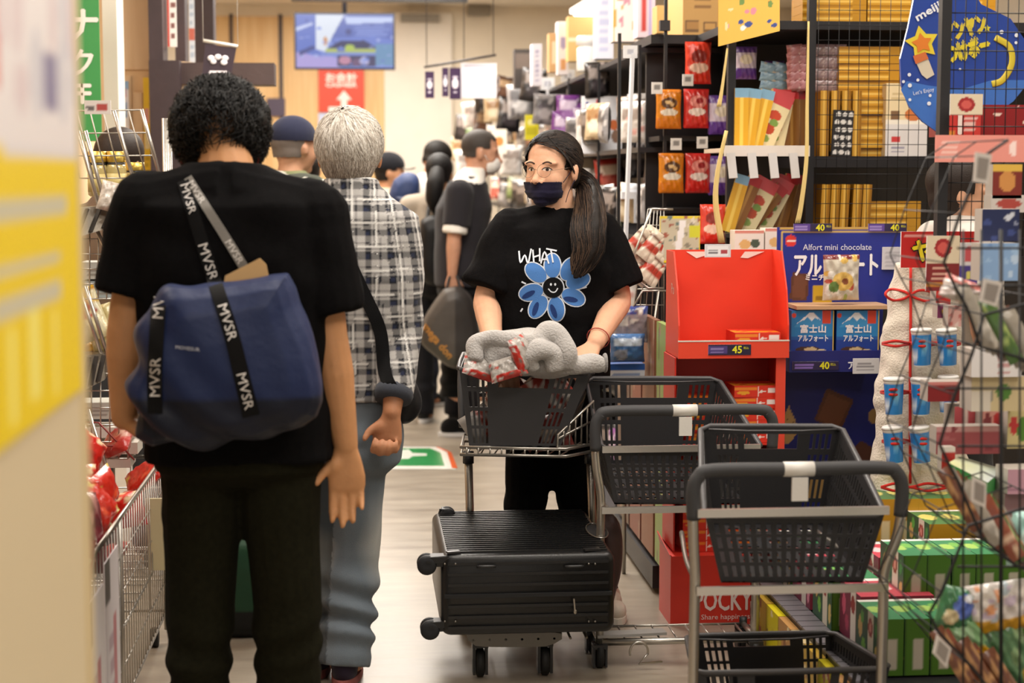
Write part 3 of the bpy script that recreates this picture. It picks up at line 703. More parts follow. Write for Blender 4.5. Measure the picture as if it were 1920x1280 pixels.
def person(label, base, f, hgt=1.68, J=None, skin='#c9946c', vox=.007, fat=1., shirt=None, pants=None, shoes=None, hands=None, headf=None, headup=(0, 0, 1), face=True, feet=None, loc=None, armr=1., headwide=1.):
    """joints in local units (right, forward, up) of a 1.7 m figure, or world points given in J"""
    S = hgt / 1.7; f = V((f[0], f[1], 0)).normalized(); r = V((f.y, -f.x, 0)); b = V((base[0], base[1], 0)); J = J or {}
    W = lambda x, y, z: b + r * (x * S) + f * (y * S) + V((0, 0, z * S))
    D = dict(pel=(0, 0, .92), wai=(0, 0, 1.07), che=(0, .0, 1.25), shl=(0, -.01, 1.385), nck=(0, 0, 1.46), head=(0, .035, 1.575),
             shoL=(-.185, -.01, 1.37), elbL=(-.235, -.03, 1.10), wriL=(-.245, .05, .87), shoR=(.185, -.01, 1.37), elbR=(.235, -.03, 1.10), wriR=(.245, .05, .87),
             hipL=(-.09, 0, .90), kneL=(-.10, .02, .49), ankL=(-.10, -.02, .07), hipR=(.09, 0, .90), kneR=(.10, .02, .49), ankR=(.10, -.02, .07))
    D = {k: (V(J[k]) if k in J else W(*v)) for k, v in D.items()}
    root = thing('person', loc or b, label, 'person')
    hf = V(headf) if headf else f
    mb = MB(); F, RR, U = head_prims(mb, D['head'], hf, headup, S, headwide, face)
    ks = S * fat
    limb(mb, [D['nck'] - V((0, 0, .05)), D['nck'].lerp(D['head'], .35), D['head'] - U * (.04 * S) - F * (.02 * S)], [.062 * ks, .054 * ks, .056 * S])
    mb.rings([sring(D['pel'], .14 * ks, .10 * ks, r, f), sring(D['wai'], .125 * ks, .09 * ks, r, f), sring(D['che'], .15 * ks, .10 * ks, r, f), sring(D['shl'], .15 * ks, .07 * ks, r, f), sring(D['nck'], .06 * ks, .05 * ks, r, f)])
    for q in 'LR':
        sh, el, wr = D['sho' + q], D['elb' + q], D['wri' + q]
        limb(mb, [sh, sh.lerp(el, .5), el, el.lerp(wr, .35), wr], [.052 * S * armr, .047 * S * armr, .039 * S * armr, .041 * S * armr, .027 * S * armr])
        mb.tube([sh, D['shl']], [.05 * S, .05 * S], 10)
        limb(mb, [D['hip' + q], D['kne' + q], D['ank' + q]], [.075 * S, .05 * S, .034 * S])
        hd = (hands or {}).get(q)
        if hd: hand(mb, wr + V(hd['d']).normalized() * .012, hd['d'], hd['n'], (hd.get('L', .178)) * S, hd.get('curl', (.25, .3, .35, .4)), hd.get('tc', .25), hd['side'])
        else:
            d_ = (wr - el).normalized() * .6 + V((0, 0, -.4)); sg = r * (1 if q == 'L' else -1)
            hand(mb, wr, d_, sg * 1.0 + f * .1, .17 * S, (.35, .4, .45, .5), .3, f)
        ft = (feet or {}).get(q, f)
        mb.ell(D['ank' + q] * 1.0 - V((0, 0, .03)) + V((ft[0], ft[1], 0)).normalized() * .05, (.05, .05, .025))
    body = finish(fuse(mb, vox, 3), 'body', SKIN, root, skin)
    out = dict(root=root, body=body, D=D, F=F, R=RR, U=U, r=r, f=f, S=S)
    if pants:
        mb = MB(); k = pants.get('k', 1.) * ks; hem = pants.get('hem', .05)
        mb.rings([sring(D['wai'] * .55 + D['pel'] * .45, .152 * k, .115 * k, r, f), sring(D['pel'], .168 * k, .128 * k, r, f), sring(D['pel'] - V((0, 0, .09 * S)), .165 * k, .125 * k, r, f), sring(D['pel'] - V((0, 0, .13 * S)), .12 * k, .08 * k, r, f)])
        for q in 'LR':
            h_, kn, an = D['hip' + q], D['kne' + q], D['ank' + q]; an2 = an + V((0, 0, hem - .07 * S)) if hem else an
            ll = pants.get('leg', (.094, .085, .07, .066, .066))
            limb(mb, [h_, h_.lerp(kn, .5), kn, kn.lerp(an2, .5), an2], [x * k for x in ll], ends=False)
            mb.ell(h_, (ll[0] * k,) * 3)
        fd = pants.get('fold', .006); sd = pants.get('seed', 3)
        def dp(a, n):
            low = np.clip((.75 - a[:, 2]) / .5, 0, 1)
            g = np.sin(a[:, 2] * 60 + 4 * nz(a, 9, sd)) * np.clip(np.sin(a[:, 2] * 9 + nz(a, 5, sd + 1) * 2), 0, 1)
            return fd * (.6 * nz(a, 16, sd + 2) + .9 * g * (.25 + low))
        out['trousers'] = finish(fuse(mb, max(vox, pants.get('vox', .008)), 2), 'trousers', pants.get('mat', CLOTH), root, pants.get('col', '#222'), pants.get('colf'), dp)
    if shirt:
        mb = MB(); k = shirt.get('k', 1.) * ks; hz = shirt.get('hem', .86) * S; e = shirt.get('e', 2.5)
        hemc = V((D['pel'].x, D['pel'].y, hz)); R_ = [sring(hemc, .168 * k * shirt.get('hw', 1), .128 * k * shirt.get('hw', 1), r, f, e=e)]
        R_ += [sring(D['wai'], .160 * k * shirt.get('ww', 1), .122 * k * shirt.get('ww', 1), r, f, e=e), sring(D['che'], .178 * k * shirt.get('cw', 1), .130 * k, r, f, e=e),
               sring(D['shl'], .165 * k, .092 * k, r, f, e=e), sring(D['shl'].lerp(D['nck'], .6), shirt.get('tz', .105) * k, .074 * k, r, f, e=2.2), sring(D['nck'] + V((0, 0, .012 - shirt.get('drop', 0))), shirt.get('nr', .068) * k, .064 * k, r, f, e=2)]
        mb.rings(R_)
        for q in 'LR':
            sh, el, wr = D['sho' + q], D['elb' + q], D['wri' + q]; sl = shirt.get('sleeve', .75); s0, s1 = shirt.get('sr', (.075, .078))
            if sl <= 1: pts = [sh, sh.lerp(el, sl * .5), sh.lerp(el, sl)]; rad = [s0 * k, (s0 + s1) / 2 * k, s1 * k]
            else: e2 = el.lerp(wr, sl - 1); pts = [sh, sh.lerp(el, .5), el, el.lerp(e2, .5), e2]; rad = [s0 * k, s0 * .9 * k, s1 * .92 * k, s1 * .85 * k, s1 * .8 * k]
            mb.tube(cr(pts, 5), interp(rad, 5), 18); mb.ell(sh, (s0 * k,) * 3, n=14, m=8); mb.tube([sh, D['shl']], [s0 * .95 * k, .08 * k], 14)
        for c_ in shirt.get('extra', ()): c_(mb, D)
        fd = shirt.get('fold', .005); sd = shirt.get('seed', 5)
        def dp2(a, n):
            w1 = a.copy(); w1[:, 2] *= .45
            return fd * (nz(w1, 18, sd) * .8 + .5 * nz(a, 38, sd + 1))
        out['shirt'] = finish(fuse(mb, max(vox, shirt.get('vox', .008)), 3), shirt.get('name', 'shirt'), shirt.get('mat', CLOTH), root, shirt.get('col', '#222'), shirt.get('colf'), dp2)
    if shoes:
        for q in 'LR':
            mb = MB(); shoe(mb, D['ank' + q], (feet or {}).get(q, f), shoes.get('col', '#222'), shoes.get('sole', '#ddd'), S); part('shoe', mb, CLOTH, root)
    return out
def shell_hair(P, col, sc=1.06, cutf=None, add=None, disp=None, vox=.007, wide=1., m=None, name='hair'):
    F, R, U, S = P['F'], P['R'], P['U'], P['S']; c = P['D']['head']; Rm = rotm(F, R, U); mb = MB()
    mb.ell(c + (F * -.016 + U * .036) * S, (.101 * S * sc, .080 * S * sc * wide, .088 * S * sc), Rm, n=20, m=14)
    mb.ell(c + (F * -.035 + U * -.015) * S, (.068 * S * sc, .070 * S * sc * wide, .075 * S * sc), Rm, n=18, m=12)
    if add: add(mb, c, F, R, U, S)
    M_ = np.array(rotm(F, R, U)); ca = np.array(c)
    def loc(a): return (a - ca) @ M_ / S
    return finish(fuse(mb, vox, 2), name, m or HAIR, P['root'], col, None, disp, (lambda a: cutf(loc(a))) if cutf else None)
# ---------------------------------------------------------------- the man in black with the navy tote (seen from behind)
YF = 4.02
def yf(px, py, dy=0.): return at(px, py, YF + dy)
Jf = dict(pel=yf(450, 800), wai=yf(442, 700), che=yf(432, 520), shl=yf(425, 385, -.02), nck=yf(425, 316, .02), head=yf(413, 268, .11),
          shoL=yf(285, 398), elbL=yf(238, 600, -.03), wriL=yf(232, 782, -.02), shoR=yf(578, 412), elbR=yf(618, 632, -.02), wriR=yf(648, 832, -.02),
          hipL=yf(385, 850), hipR=yf(520, 850))
Jf['kneL'] = yf(375, 1130, .03); Jf['kneR'] = yf(540, 1130, -.02); Jf['ankL'] = yf(372, 1420, .0); Jf['ankR'] = yf(538, 1425, 0)
def collar(mb, D):
    c = D['nck'] + V((0, -.012, -.012)); mb.rings([[c + V((a_ * math.cos(t), b_ * math.sin(t), z_)) for t in [2 * PI * k / 24 for k in range(24)]] for a_, b_, z_ in ((.125, .088, -.040), (.106, .080, -.008), (.095, .072, .010), (.088, .066, .012))])
man = person('person in a black polo shirt carrying a navy tote, seen from behind', (yf(450, 1400).x, YF), (0, 1), 1.68, Jf, '#bf8a5e', .0048, 1.22,
             shirt=dict(col='#0c0b0c', k=1.08, hem=.80, cw=1.0, sleeve=.80, sr=(.077, .070), fold=.007, mat=BLACKC, vox=.007, hw=.98, tz=.14, extra=[collar]),
             pants=dict(col='#1b1a10', k=1.0, leg=(.086, .076, .067, .065, .064), mat=BLACKC, fold=.006), shoes=dict(col='#111'),
             hands=dict(R=dict(d=(.02, -.05, -1), n=(0, -1, 0), side=(-1, 0, 0), curl=(.10, .16, .16, .28), L=.192, tc=.2),
                        L=dict(d=(.80, -.12, -.50), n=(.3, -.25, 1), side=(-.1, -1, .2), curl=(.35, .4, .4, .4), L=.18)),
             headf=(0, .86, -.5), headup=(0, .5, .86), armr=1.12, headwide=1.06)
rh = random.Random(4)
def curls(mb, c, F, R, U, S):
    for k in range(64):
        t = rh.uniform(-1.35, 1.35); e = rh.uniform(-.25, 1.25)
        d_ = (U * math.sin(e) + (-F * math.cos(t) + R * math.sin(t)) * math.cos(e)).normalized()
        rr = rh.uniform(.014, .036); p = c + U * .03 - F * .012 + (R * d_.dot(R) * .099 + F * d_.dot(F) * .100 + U * d_.dot(U) * .093); mb.ell(p, (rr,) * 3, n=8, m=6)
shell_hair(man, '#0d0b0a', 1.06, lambda l: (l[:, 2] < -.075) | ((l[:, 0] > .06) & (l[:, 2] < .05)) | ((l[:, 2] < .022 + .03 * np.cos(l[:, 1] * 30)) & (abs(l[:, 1]) < .062) & (l[:, 0] < .03)), curls, None, .007, 1.05)
mb = MB(); Rm = rotm(man['F'], man['R'], man['U']); hc = man['D']['head']
strands(mb, hc + man['U'] * .034 - man['F'] * .012, (.108, .096, .104), Rm, (.1, 0, 1), 4200, 8, .15, lambda u: (u.z > -.62 and u.x < .75 and not (u.z < .26 and abs(u.y) < .62 and u.x < .3)), ['#060505', '#0c0a09', '#12100e', '#1c1815'], .0013, .12, .012, 3, .7)
part('hair_curls', mb, HAIR, man['root'])
for q in (-1, 1):   # red mask loops behind the ears
    mb = MB('#a1322b'); c_ = hc; F, R, U = man['F'], man['R'], man['U']
    mb.tube(cr([c_ + F * .03 + R * (.084 * q) - U * .02, c_ - F * .012 + R * (.095 * q) - U * .0, c_ - F * .02 + R * (.094 * q) - U * .035, c_ + F * .02 + R * (.085 * q) - U * .06], 4), .0022, 6); part('mask_loop', mb, CLOTH, man['root'], 'thin red ear loop')
mb = MB('#0f0e0f')
# collar fold of the polo as its own strip
# tote bag
YB = 3.80
def yb(px, py, dy=0.): return at(px, py, YB + dy)
ol = [(318, 548), (372, 537), (450, 524), (541, 508), (556, 560), (580, 620), (598, 690), (607, 745), (596, 785), (560, 808), (500, 826), (400, 836), (310, 836), (262, 818), (246, 770), (246, 710), (262, 640), (292, 575)]
tote = thing('tote_bag', yb(430, 836), 'navy blue tote bag with black lettered straps on the back of the man in black', 'bag')
mb = MB(); pillow(mb, [yb(*p) for p in ol], .085, .11, pw=.42, m=8)
def bagd(a, n):
    u = (a[:, 0] + a[:, 2] * .9); 
    return .014 * nz(a, 13, 8) + .015 * np.sin(u * 48 + 2.5 * nz(a, 9, 2)) * np.clip(.3 + nz(a, 7, 4), 0, 1)
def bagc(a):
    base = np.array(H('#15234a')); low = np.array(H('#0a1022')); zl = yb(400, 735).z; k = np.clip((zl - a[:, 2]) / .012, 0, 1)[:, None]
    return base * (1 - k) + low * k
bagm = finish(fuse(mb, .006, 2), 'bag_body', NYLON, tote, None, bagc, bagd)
mb = MB('#cfa873'); pp = [yb(418, 540, .02), yb(422, 517, .02), yb(487, 484, .02), yb(499, 496, .02), yb(506, 530, .02)]
mb.add(pp + [p + V((0, .008, 0)) for p in pp], [(4, 3, 2, 1, 0), (5, 6, 7, 8, 9)] + [(i, 5 + i, 5 + (i + 1) % 5, (i + 1) % 5) for i in range(5)])
solo('cardboard_folder', mb, PRINT, 'tan cardboard folder sticking out of the navy tote', 'folder')
mb = MB(); mb.v = []
trees = []
def join_bvh(objs):
    vs = []; fs = []
    for o in objs:
        g = worg(o); n0 = len(vs); vs += [V(v.co) + g for v in o.data.vertices]; fs += [tuple(n0 + i for i in p.vertices) for p in o.data.polygons]
    return BVHTree.FromPolygons(vs, fs)
T_all = join_bvh([man['shirt'], bagm])
def strap(pxs, w0, w1, col='#0b0a0b'):
    P = [at(x, y, 3.5) for x, y in pxs]; m_ = MB(col); strip(m_, P, w0, up=(0, -1, 0), wfn=lambda t: w0 + (w1 - w0) * t)
    drapec(m_, T_all, (0, 1, 0), .004); part('strap', m_, CLOTH, tote, 'black woven strap'); return P
def strap_text(P, t, size, s0, c='#d9d4d0', flip=1, sq=1.):
    m_ = MB(); text_on(m_, t, size, P, s0, c, (0, -1, 0), flip=flip, squeeze=sq); drapec(m_, T_all, (0, 1, 0), .0075); part('lettering', m_, CLOTH, tote, 'pale grey lettering')
P1 = strap([(343, 338), (372, 432), (400, 520), (432, 620), (452, 700), (471, 780)], .024, .035)
for (px, py) in ((347, 344), (372, 462), (404, 578), (434, 704)):
    p = at(px, py, 3.5); L_ = 0
    Q = cr(P1, 14); best = min(range(len(Q)), key=lambda i: (Q[i] - p).length); s0 = sum((Q[i + 1] - Q[i]).length for i in range(best))
    strap_text(P1, 'MVSR', .016 + .004 * min(1, (py - 340) / 120), s0, sq=1.12)
P2 = strap([(352, 332), (385, 385), (420, 440), (460, 505)], .017, .02, '#7d7974')
strap_text(P2, 'MVSR', .013, .01, sq=1.1); strap_text(P2, 'MVSR', .014, .15, sq=1.1)
P3 = strap([(297, 572), (293, 640), (290, 705), (291, 775)], .030, .030)
Q = cr(P3, 14); tl = sum((Q[i + 1] - Q[i]).length for i in range(len(Q) - 1))
m_ = MB(); P3r = P3[::-1]; text_on(m_, 'MVSR', .021, P3r, .035, '#d9d4d0', (0, -1, 0), squeeze=1.12); drapec(m_, T_all, None, .0075); part('lettering', m_, CLOTH, tote, 'pale grey lettering'); m_ = MB(); text_on(m_, 'MV', .021, P3r, .195, '#d9d4d0', (0, -1, 0), squeeze=1.12)
drapec(m_, T_all, (0, 1, 0), .0075); part('lettering', m_, CLOTH, tote, 'pale grey lettering')
m_ = MB(); m_.text('MOVESUR', .007, at(352, 653, 3.5), V((.96, 0, -.12)), UZ, '#c9ccd6', wmax=.05); drapec(m_, T_all, (0, 1, 0), .003); part('logo', m_, CLOTH, tote, 'tiny white woven word')

# ---------------------------------------------------------------- elderly man in the plaid shirt (seen from behind)
YO = 4.85
def yo(px, py, dy=0.): return at(px, py, YO + dy)
Jo = dict(pel=yo(646, 805), wai=yo(660, 690), che=yo(672, 520), shl=yo(668, 405, -.01), nck=yo(658, 352), head=yo(656, 289, .03),
          shoL=yo(560, 425), elbL=yo(545, 600, 0), wriL=yo(560, 730, -.10), shoR=yo(735, 430), elbR=yo(752, 612, -.03), wriR=yo(735, 772, -.16),
          hipL=yo(615, 830), hipR=yo(668, 835), kneL=yo(585, 1040, .25), ankL=yo(594, 1150, .55), kneR=yo(664, 1050, .02), ankR=yo(650, 1240, -.06))
Jo['ankL'] = V((*atZ(594, 1218, .07).xy, .07)); Jo['kneL'] = Jo['hipL'].lerp(Jo['ankL'], .5) + V((0, .04, 0)); Jo['ankR'] = V((*atZ(646, 1236, .07).xy, .07)); Jo['kneR'] = Jo['hipR'].lerp(Jo['ankR'], .5) + V((.015, .05, 0))
def plaid(D, r, f):
    SPL = (D['shl'], D['pel'])
    def fn(a):
        u = a[:, 0].copy(); v = a[:, 2].copy()
        # sleeve region follows the arm
        sh, el, wr = [np.array(D[k]) for k in ('shoR', 'elbR', 'wriR')]
        arm = a[:, 0] > np.interp(a[:, 2], [el[2], sh[2]], [el[0] - .062, sh[0] - .012])
        tilt = np.where(arm, .10, -.05 * 0)
        u = u + tilt * (v - 1.2) + .006 * nz(a, 14, 6); v = v + .008 * nz(a, 12, 9) + .05 * np.abs(a[:, 1] - YO) * 0
        per = .064
        def band(t, lo, hi): t = np.mod(t, 1.0); return ((t > lo) & (t < hi)).astype(float)
        cu, cv = u / per, v / per
        dark = H('#1a1c24'); mid = H('#5d5f6c'); lt = H('#aba8a5'); navy = H('#2c3350')
        wu = band(cu, 0, .30) * .9 + band(cu, .40, .46) * .6 + band(cu, .60, .68) * .55; wv = band(cv, 0, .30) * .9 + band(cv, .42, .48) * .6 + band(cv, .62, .70) * .55
        light = 1 - np.clip((wu + wv) * .70, 0, 1)
        out = np.array(dark)[None] * (1 - light[:, None]) + np.array(lt)[None] * light[:, None]
        wl = np.maximum(band(cu, .49, .55), band(cv, .51, .57)); out = out * (1 - .85 * wl[:, None]) + np.array(H('#dcdad6')) * .85 * wl[:, None]
        nv = band(cu, .02, .20) * band(cv, .02, .20); out = out * (1 - .5 * nv[:, None]) + np.array(navy) * .5 * nv[:, None]
        return out
    return fn
old_kw = {}
def oldcollar(mb, D): mb.tube([D['nck'] + V((.065 * math.cos(t), .055 * math.sin(t), .012)) for t in [2 * PI * k / 20 for k in range(20)]], .016, 10, closed=True)
import types
Dtmp = {k: V(v) for k, v in Jo.items()}
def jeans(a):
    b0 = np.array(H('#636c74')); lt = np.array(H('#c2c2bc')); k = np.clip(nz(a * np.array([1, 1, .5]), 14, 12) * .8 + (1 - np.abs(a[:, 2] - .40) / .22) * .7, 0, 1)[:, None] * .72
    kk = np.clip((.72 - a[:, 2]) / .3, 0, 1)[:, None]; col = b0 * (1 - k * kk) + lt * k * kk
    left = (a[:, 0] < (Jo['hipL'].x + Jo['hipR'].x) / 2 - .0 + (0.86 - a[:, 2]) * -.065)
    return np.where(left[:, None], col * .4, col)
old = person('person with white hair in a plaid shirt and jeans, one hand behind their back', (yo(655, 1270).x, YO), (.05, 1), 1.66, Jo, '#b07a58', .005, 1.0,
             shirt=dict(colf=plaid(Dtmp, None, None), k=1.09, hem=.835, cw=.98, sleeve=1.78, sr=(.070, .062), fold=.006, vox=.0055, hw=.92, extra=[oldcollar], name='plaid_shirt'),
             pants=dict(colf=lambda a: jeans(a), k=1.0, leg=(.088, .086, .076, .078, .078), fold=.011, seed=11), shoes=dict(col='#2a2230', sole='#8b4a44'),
             hands=dict(R=dict(d=(-.18, .0, -1), n=(-.1, -1, .1), side=(-1, 0, 0), curl=(1.15, 1.2, 1.2, 1.2), L=.18, tc=.5)),
             feet=dict(R=(.1, 1), L=(-.05, 1)), headf=(.12, 1, -.05), headwide=1.07)
def oc(l): return (l[:, 2] < -.078 - .02 * (abs(l[:, 1]) < .04)) | ((l[:, 0] > .05)) | ((abs(l[:, 1]) > .062) & (l[:, 2] < -.0) & (l[:, 0] > -.035))
shell_hair(old, '#b5aca0', 1.09, oc, None, None, .006, 1.08)
mb = MB(); Rm = rotm(old['F'], old['R'], old['U']); hc = old['D']['head']
strands(mb, hc + old['U'] * .030 - old['F'] * .018, (.110, .096, .103), Rm, (-.55, -.15, .83), 5200, 9, .16, lambda u: (u.z > -.62 and u.x < .55), ['#cfc8bd', '#bdb4a8', '#d9d3ca', '#a89e92', '#e0dbd2', '#958b80'], .0012, .02, .0012, 5, .16)
strands(mb, hc - old['U'] * .015 - old['F'] * .036, (.077, .078, .082), Rm, (-.2, 0, 1), 1500, 6, .14, lambda u: (u.z > -.72 and u.z < .2 and u.x < .3), ['#a79c90', '#8f8478', '#bdb3a7', '#7d7268'], .0011, .01, .001, 6, .15)
part('hair_strands', mb, HAIR, old['root'], 'short white hair')
# shoulder strap and hip bag
sb = thing('shoulder_bag', yo(765, 790, .02), 'black shoulder bag with wide strap worn by the person in plaid', 'bag')
To = bvh(old['shirt']); m_ = MB('#0b0b0d'); strip(m_, [at(x, y, 4.4) for x, y in ((604, 372), (632, 440), (675, 535), (712, 618), (722, 700), (745, 745))], .034, up=(0, -1, 0)); drapec(m_, To, (0, 1, 0), .004); part('strap', m_, CLOTH, sb)
mb = MB(); pillow(mb, [yo(*p, .0) for p in ((738, 700), (770, 706), (790, 745), (786, 775), (760, 795), (735, 780))], .06, .10); finish(fuse(mb, .008, 2), 'pouch', NYLON, sb, '#0e0d10', None, lambda a, n: .005 * nz(a, 20, 3))
# rolled cuff
wr, el = old['D']['wriR'], old['D']['elbR']; mb = MB(); ax = (wr - el).normalized(); 
mb = MB('#3d4048'); c0 = el.lerp(wr, .80); mb.tube([c0 - ax * .02, c0, c0 + ax * .018], [.052, .055, .050], 20); part('cuff', mb, CLOTH, old['root'], 'dark rolled cuff')

# ---------------------------------------------------------------- the woman behind the trolley
YW = 5.52
def yw(px, py, dy=0.): return at(px, py, YW + dy)
Jw = dict(pel=yw(1035, 690), wai=yw(1035, 610), che=yw(1036, 500), shl=yw(1040, 428), nck=yw(1048, 394), head=yw(1035, 317, -.02),
          shoL=yw(1118, 436), elbL=yw(1160, 560, -.02), wriL=yw(1117, 642, -.26), shoR=yw(962, 436), elbR=yw(912, 560, -.04), wriR=yw(925, 650, -.28),
          hipL=yw(1068, 735), hipR=yw(1002, 735), kneL=yw(1086, 960), kneR=yw(985, 960), ankL=yw(1143, 1150), ankR=yw(975, 1165))
fwW = V((-math.sin(math.radians(37)), -math.cos(math.radians(37)), -.02))
wom = person('person in a black flower t-shirt and navy face mask pushing the loaded trolley', (yw(1035, 1190).x, YW), (0, -1), 1.60, Jw, '#dba98a', .0042, 1.06,
             shirt=dict(col='#100f10', k=1.16, hem=.80, cw=1.02, ww=1.04, sleeve=.86, sr=(.070, .080), fold=.009, mat=BLACKC, vox=.006, name='t_shirt', seed=9, drop=.035, nr=.088, tz=.12),
             pants=dict(col='#070708', k=.95, leg=(.10, .088, .074, .064, .058), mat=BLACKC), shoes=dict(col='#d9cdbd', sole='#efe8dc'),
             hands=dict(L=dict(d=(-.55, -.55, -.62), n=(-.1, .45, -1), side=(-.6, -.5, .2), curl=(.25, .3, .3, .35), L=.17), R=dict(d=(.3, -.5, -.7), n=(0, .3, -1), side=(1, 0, 0))),
             headf=fwW, armr=1.12, headwide=1.13)
F, R, U, S = wom['F'], wom['R'], wom['U'], wom['S']; hc = wom['D']['head']
def whead(l):   # local head frame: forward, right, up
    f, r, u = l[:, 0], l[:, 1], l[:, 2]
    face = (f > .044) & (u < .088 - .3 * np.clip(np.abs(r) - .02, 0, 1))
    ear = (u < -.006) & (f > -.022)
    return face | ear | (u < -.07) | ((f > .045) & (u < .09))
shell_hair(wom, '#1b1512', 1.075, whead, None, None, .0055, 1.13)
mb = MB(); Rm = rotm(F, R, U)
def acc(u):
    l = (u.x * .109 - .016, u.y * .088, u.z * .097 + .034)
    return not ((l[0] > .035 and l[2] < .085) or (l[2] < .0 and l[0] > -.03))
strands(mb, hc + (F * -.014 + U * .034) * S, (.110 * S, .096 * S, .0985 * S), Rm, (.92, .25, .6), 3000, 8, .17, acc, ['#1a1310', '#261c17', '#120d0b', '#33271f'], .0012, .008, .0008, 8, .1)
# hair swept down from the parting over the temple on her left (image right)
rr = random.Random(5)
for sgn, n_ in ((-1, 40), (1, 40)):
    for k in range(n_):
        a0 = rr.uniform(0, 1); lo = rr.uniform(-.002, .003); P_ = []
        for i in range(7):
            t = i / 6; f_ = .062 - .03 * a0 - t * (.055 - .02 * a0); u_ = .112 - .006 * a0 - t * (.13 + .0 * a0) + .0; rd = .02 + .074 * math.sin(min(1, t * 1.25) * PI / 2)
            P_.append(hc + (F * (f_ + .022 * math.sin(t * PI) + lo) + R * (sgn * (rd + lo)) + U * u_) * S)
        nrm = (R * sgn + F * .5).normalized(); vs = []
        for i, p in enumerate(P_):
            tt = P_[min(i + 1, 6)] - P_[max(0, i - 1)]; x = tt.cross(nrm).normalized(); vs += [p - x * .0012, p + x * .0012]
        mb.color(rr.choice(['#1a1310', '#261c17', '#120d0b', '#3a2d25'])); mb.add(vs, [(2 * i, 2 * i + 1, 2 * i + 3, 2 * i + 2) for i in range(6)], smooth=True)
part('hair_strands', mb, HAIR, wom['root'], 'dark brown hair drawn back')
# ponytail
pt = [hc + (F * -.095 + R * -.01 + U * -.015) * S, yw(1099, 345, .02), yw(1106, 385, -.08), yw(1104, 425, -.17), yw(1103, 465, -.19), yw(1090, 495, -.19), yw(1078, 522, -.19)]
rad = [.022, .028, .036, .044, .040, .028, .008]
mb = MB(); mb.tube(cr(pt, 6), interp(rad, 6), 16, flat=.6, up=(0, 1, 0)); tail = finish(fuse(mb, .006, 2), 'ponytail', HAIR, wom['root'], '#1a1411', None, lambda a, n: .002 * nz(a * np.array([1, 1, .2]), 90, 4))
mb = MB(); cp = cr(pt, 6); rp = interp(rad, 6)
for k in range(900):
    a = rr.uniform(0, 2 * PI); q0 = rr.random() ** .4; w_ = rr.uniform(.9, 1.3); P_ = []; i0 = rr.randint(0, 8); i1 = rr.randint(22, len(cp) - 1); wv = rr.uniform(0, 6)
    for i in range(i0, i1, 2):
        t = (cp[min(i + 1, len(cp) - 1)] - cp[i - 1 if i else 0]).normalized(); x = t.cross(V((0, 1, 0))).normalized(); y = x.cross(t)
        g = rp[i] * w_; P_.append(cp[i] + x * (g * math.cos(a + .03 * i)) + y * (g * .62 * math.sin(a + .03 * i)) + x * (.004 * math.sin(wv + i * .4)))
    if len(P_) < 4: continue
    vs = []
    for i, p in enumerate(P_):
        tt = P_[min(i + 1, len(P_) - 1)] - P_[max(0, i - 1)]; x = tt.cross(V((.3, 1, 0))).normalized(); vs += [p - x * .0011, p + x * .0011]
    mb.color(rr.choice(['#1a1310', '#261c17', '#120d0b', '#3b2c22', '#4a382b'])); mb.add(vs, [(2 * i, 2 * i + 1, 2 * i + 3, 2 * i + 2) for i in range(len(P_) - 1)], smooth=True)
part('ponytail_strands', mb, HAIR, wom['root'])
# eyes, brows draped on the face
Tw = bvh(wom['body'])
def on_face(m_, off): return drape(m_, Tw, -F, off)
for q in (-1, 1):
    o = hc + (F * .2 + R * (.031 * q) + U * .0) * S
    m1 = MB('#e9e2da'); m1.add([o + (R * x + U * y) * S for x, y in [(.0145 * math.cos(t), .0052 * math.sin(t) * (1 if math.sin(t) > 0 else .75)) for t in [2 * PI * k / 16 for k in range(16)]]], [tuple(range(16))]); on_face(m1, .0006); part('eye', m1, GLOSS, wom['root'])
    m1 = MB('#1c110c'); disc(m1, o - (R * .0012) * S, R, U, .0052 * S, .0050 * S); on_face(m1, .0011); part('iris', m1, GLOSS, wom['root'])
    m1 = MB('#140e0c'); strip(m1, [o + (R * x + U * y) * S for x, y in ((-.0165, -.001), (-.009, .005), (0, .0068), (.009, .0052), (.0165, .0))], .0026 * S, up=F, nseg=4); on_face(m1, .0018); part('eyelashes', m1, HAIR, wom['root'])
    m1 = MB('#3a2a22'); strip(m1, [o + (R * x * q + U * y) * S for x, y in ((-.016, .019), (-.006, .024), (.006, .0255), (.02, .0205))], .0048 * S, up=F, nseg=4); on_face(m1, .0012); part('eyebrow', m1, HAIR, wom['root'])
m1 = MB('#7a4436')
for q in (-1, 1): disc(m1, hc + (F * .2 + R * (.007 * q) - U * .0445) * S, R, U, .0035 * S, .002 * S)
on_face(m1, .0008); part('nostrils', m1, SKIN, wom['root'])
# face mask
mb = MB(); Rm = rotm(F, R, U)
for p, q in (((.030, 0, -.01), (.068, .079, .100)), ((.045, 0, -.062), (.062, .068, .060)), ((.052, .026, -.05), (.046, .050, .05)), ((.052, -.026, -.05), (.046, .044, .05)), ((.07, 0, -.035), (.045, .035, .05)), ((.07, 0, -.085), (.035, .035, .042))):
    mb.ell(hc + (F * p[0] + R * p[1] + U * p[2]) * S, (q[0] * S, q[1] * S, q[2] * S), Rm, n=20, m=14)
Ma = np.array(rotm(F, R, U)); ha = np.array(hc)
def mcut(a):
    l = (a - ha) @ Ma / S; return (l[:, 2] > -.040 + .0 * l[:, 0]) | (l[:, 2] < -.132) | (l[:, 0] < .022 + .35 * np.clip(l[:, 2] + .125, -.05, .2) * 1.)
def mdis(a, n):
    l = (a - ha) @ Ma / S; return .0022 * np.sign(np.sin(l[:, 2] * 130)) * (np.abs(l[:, 2] + .078) < .03) + .001
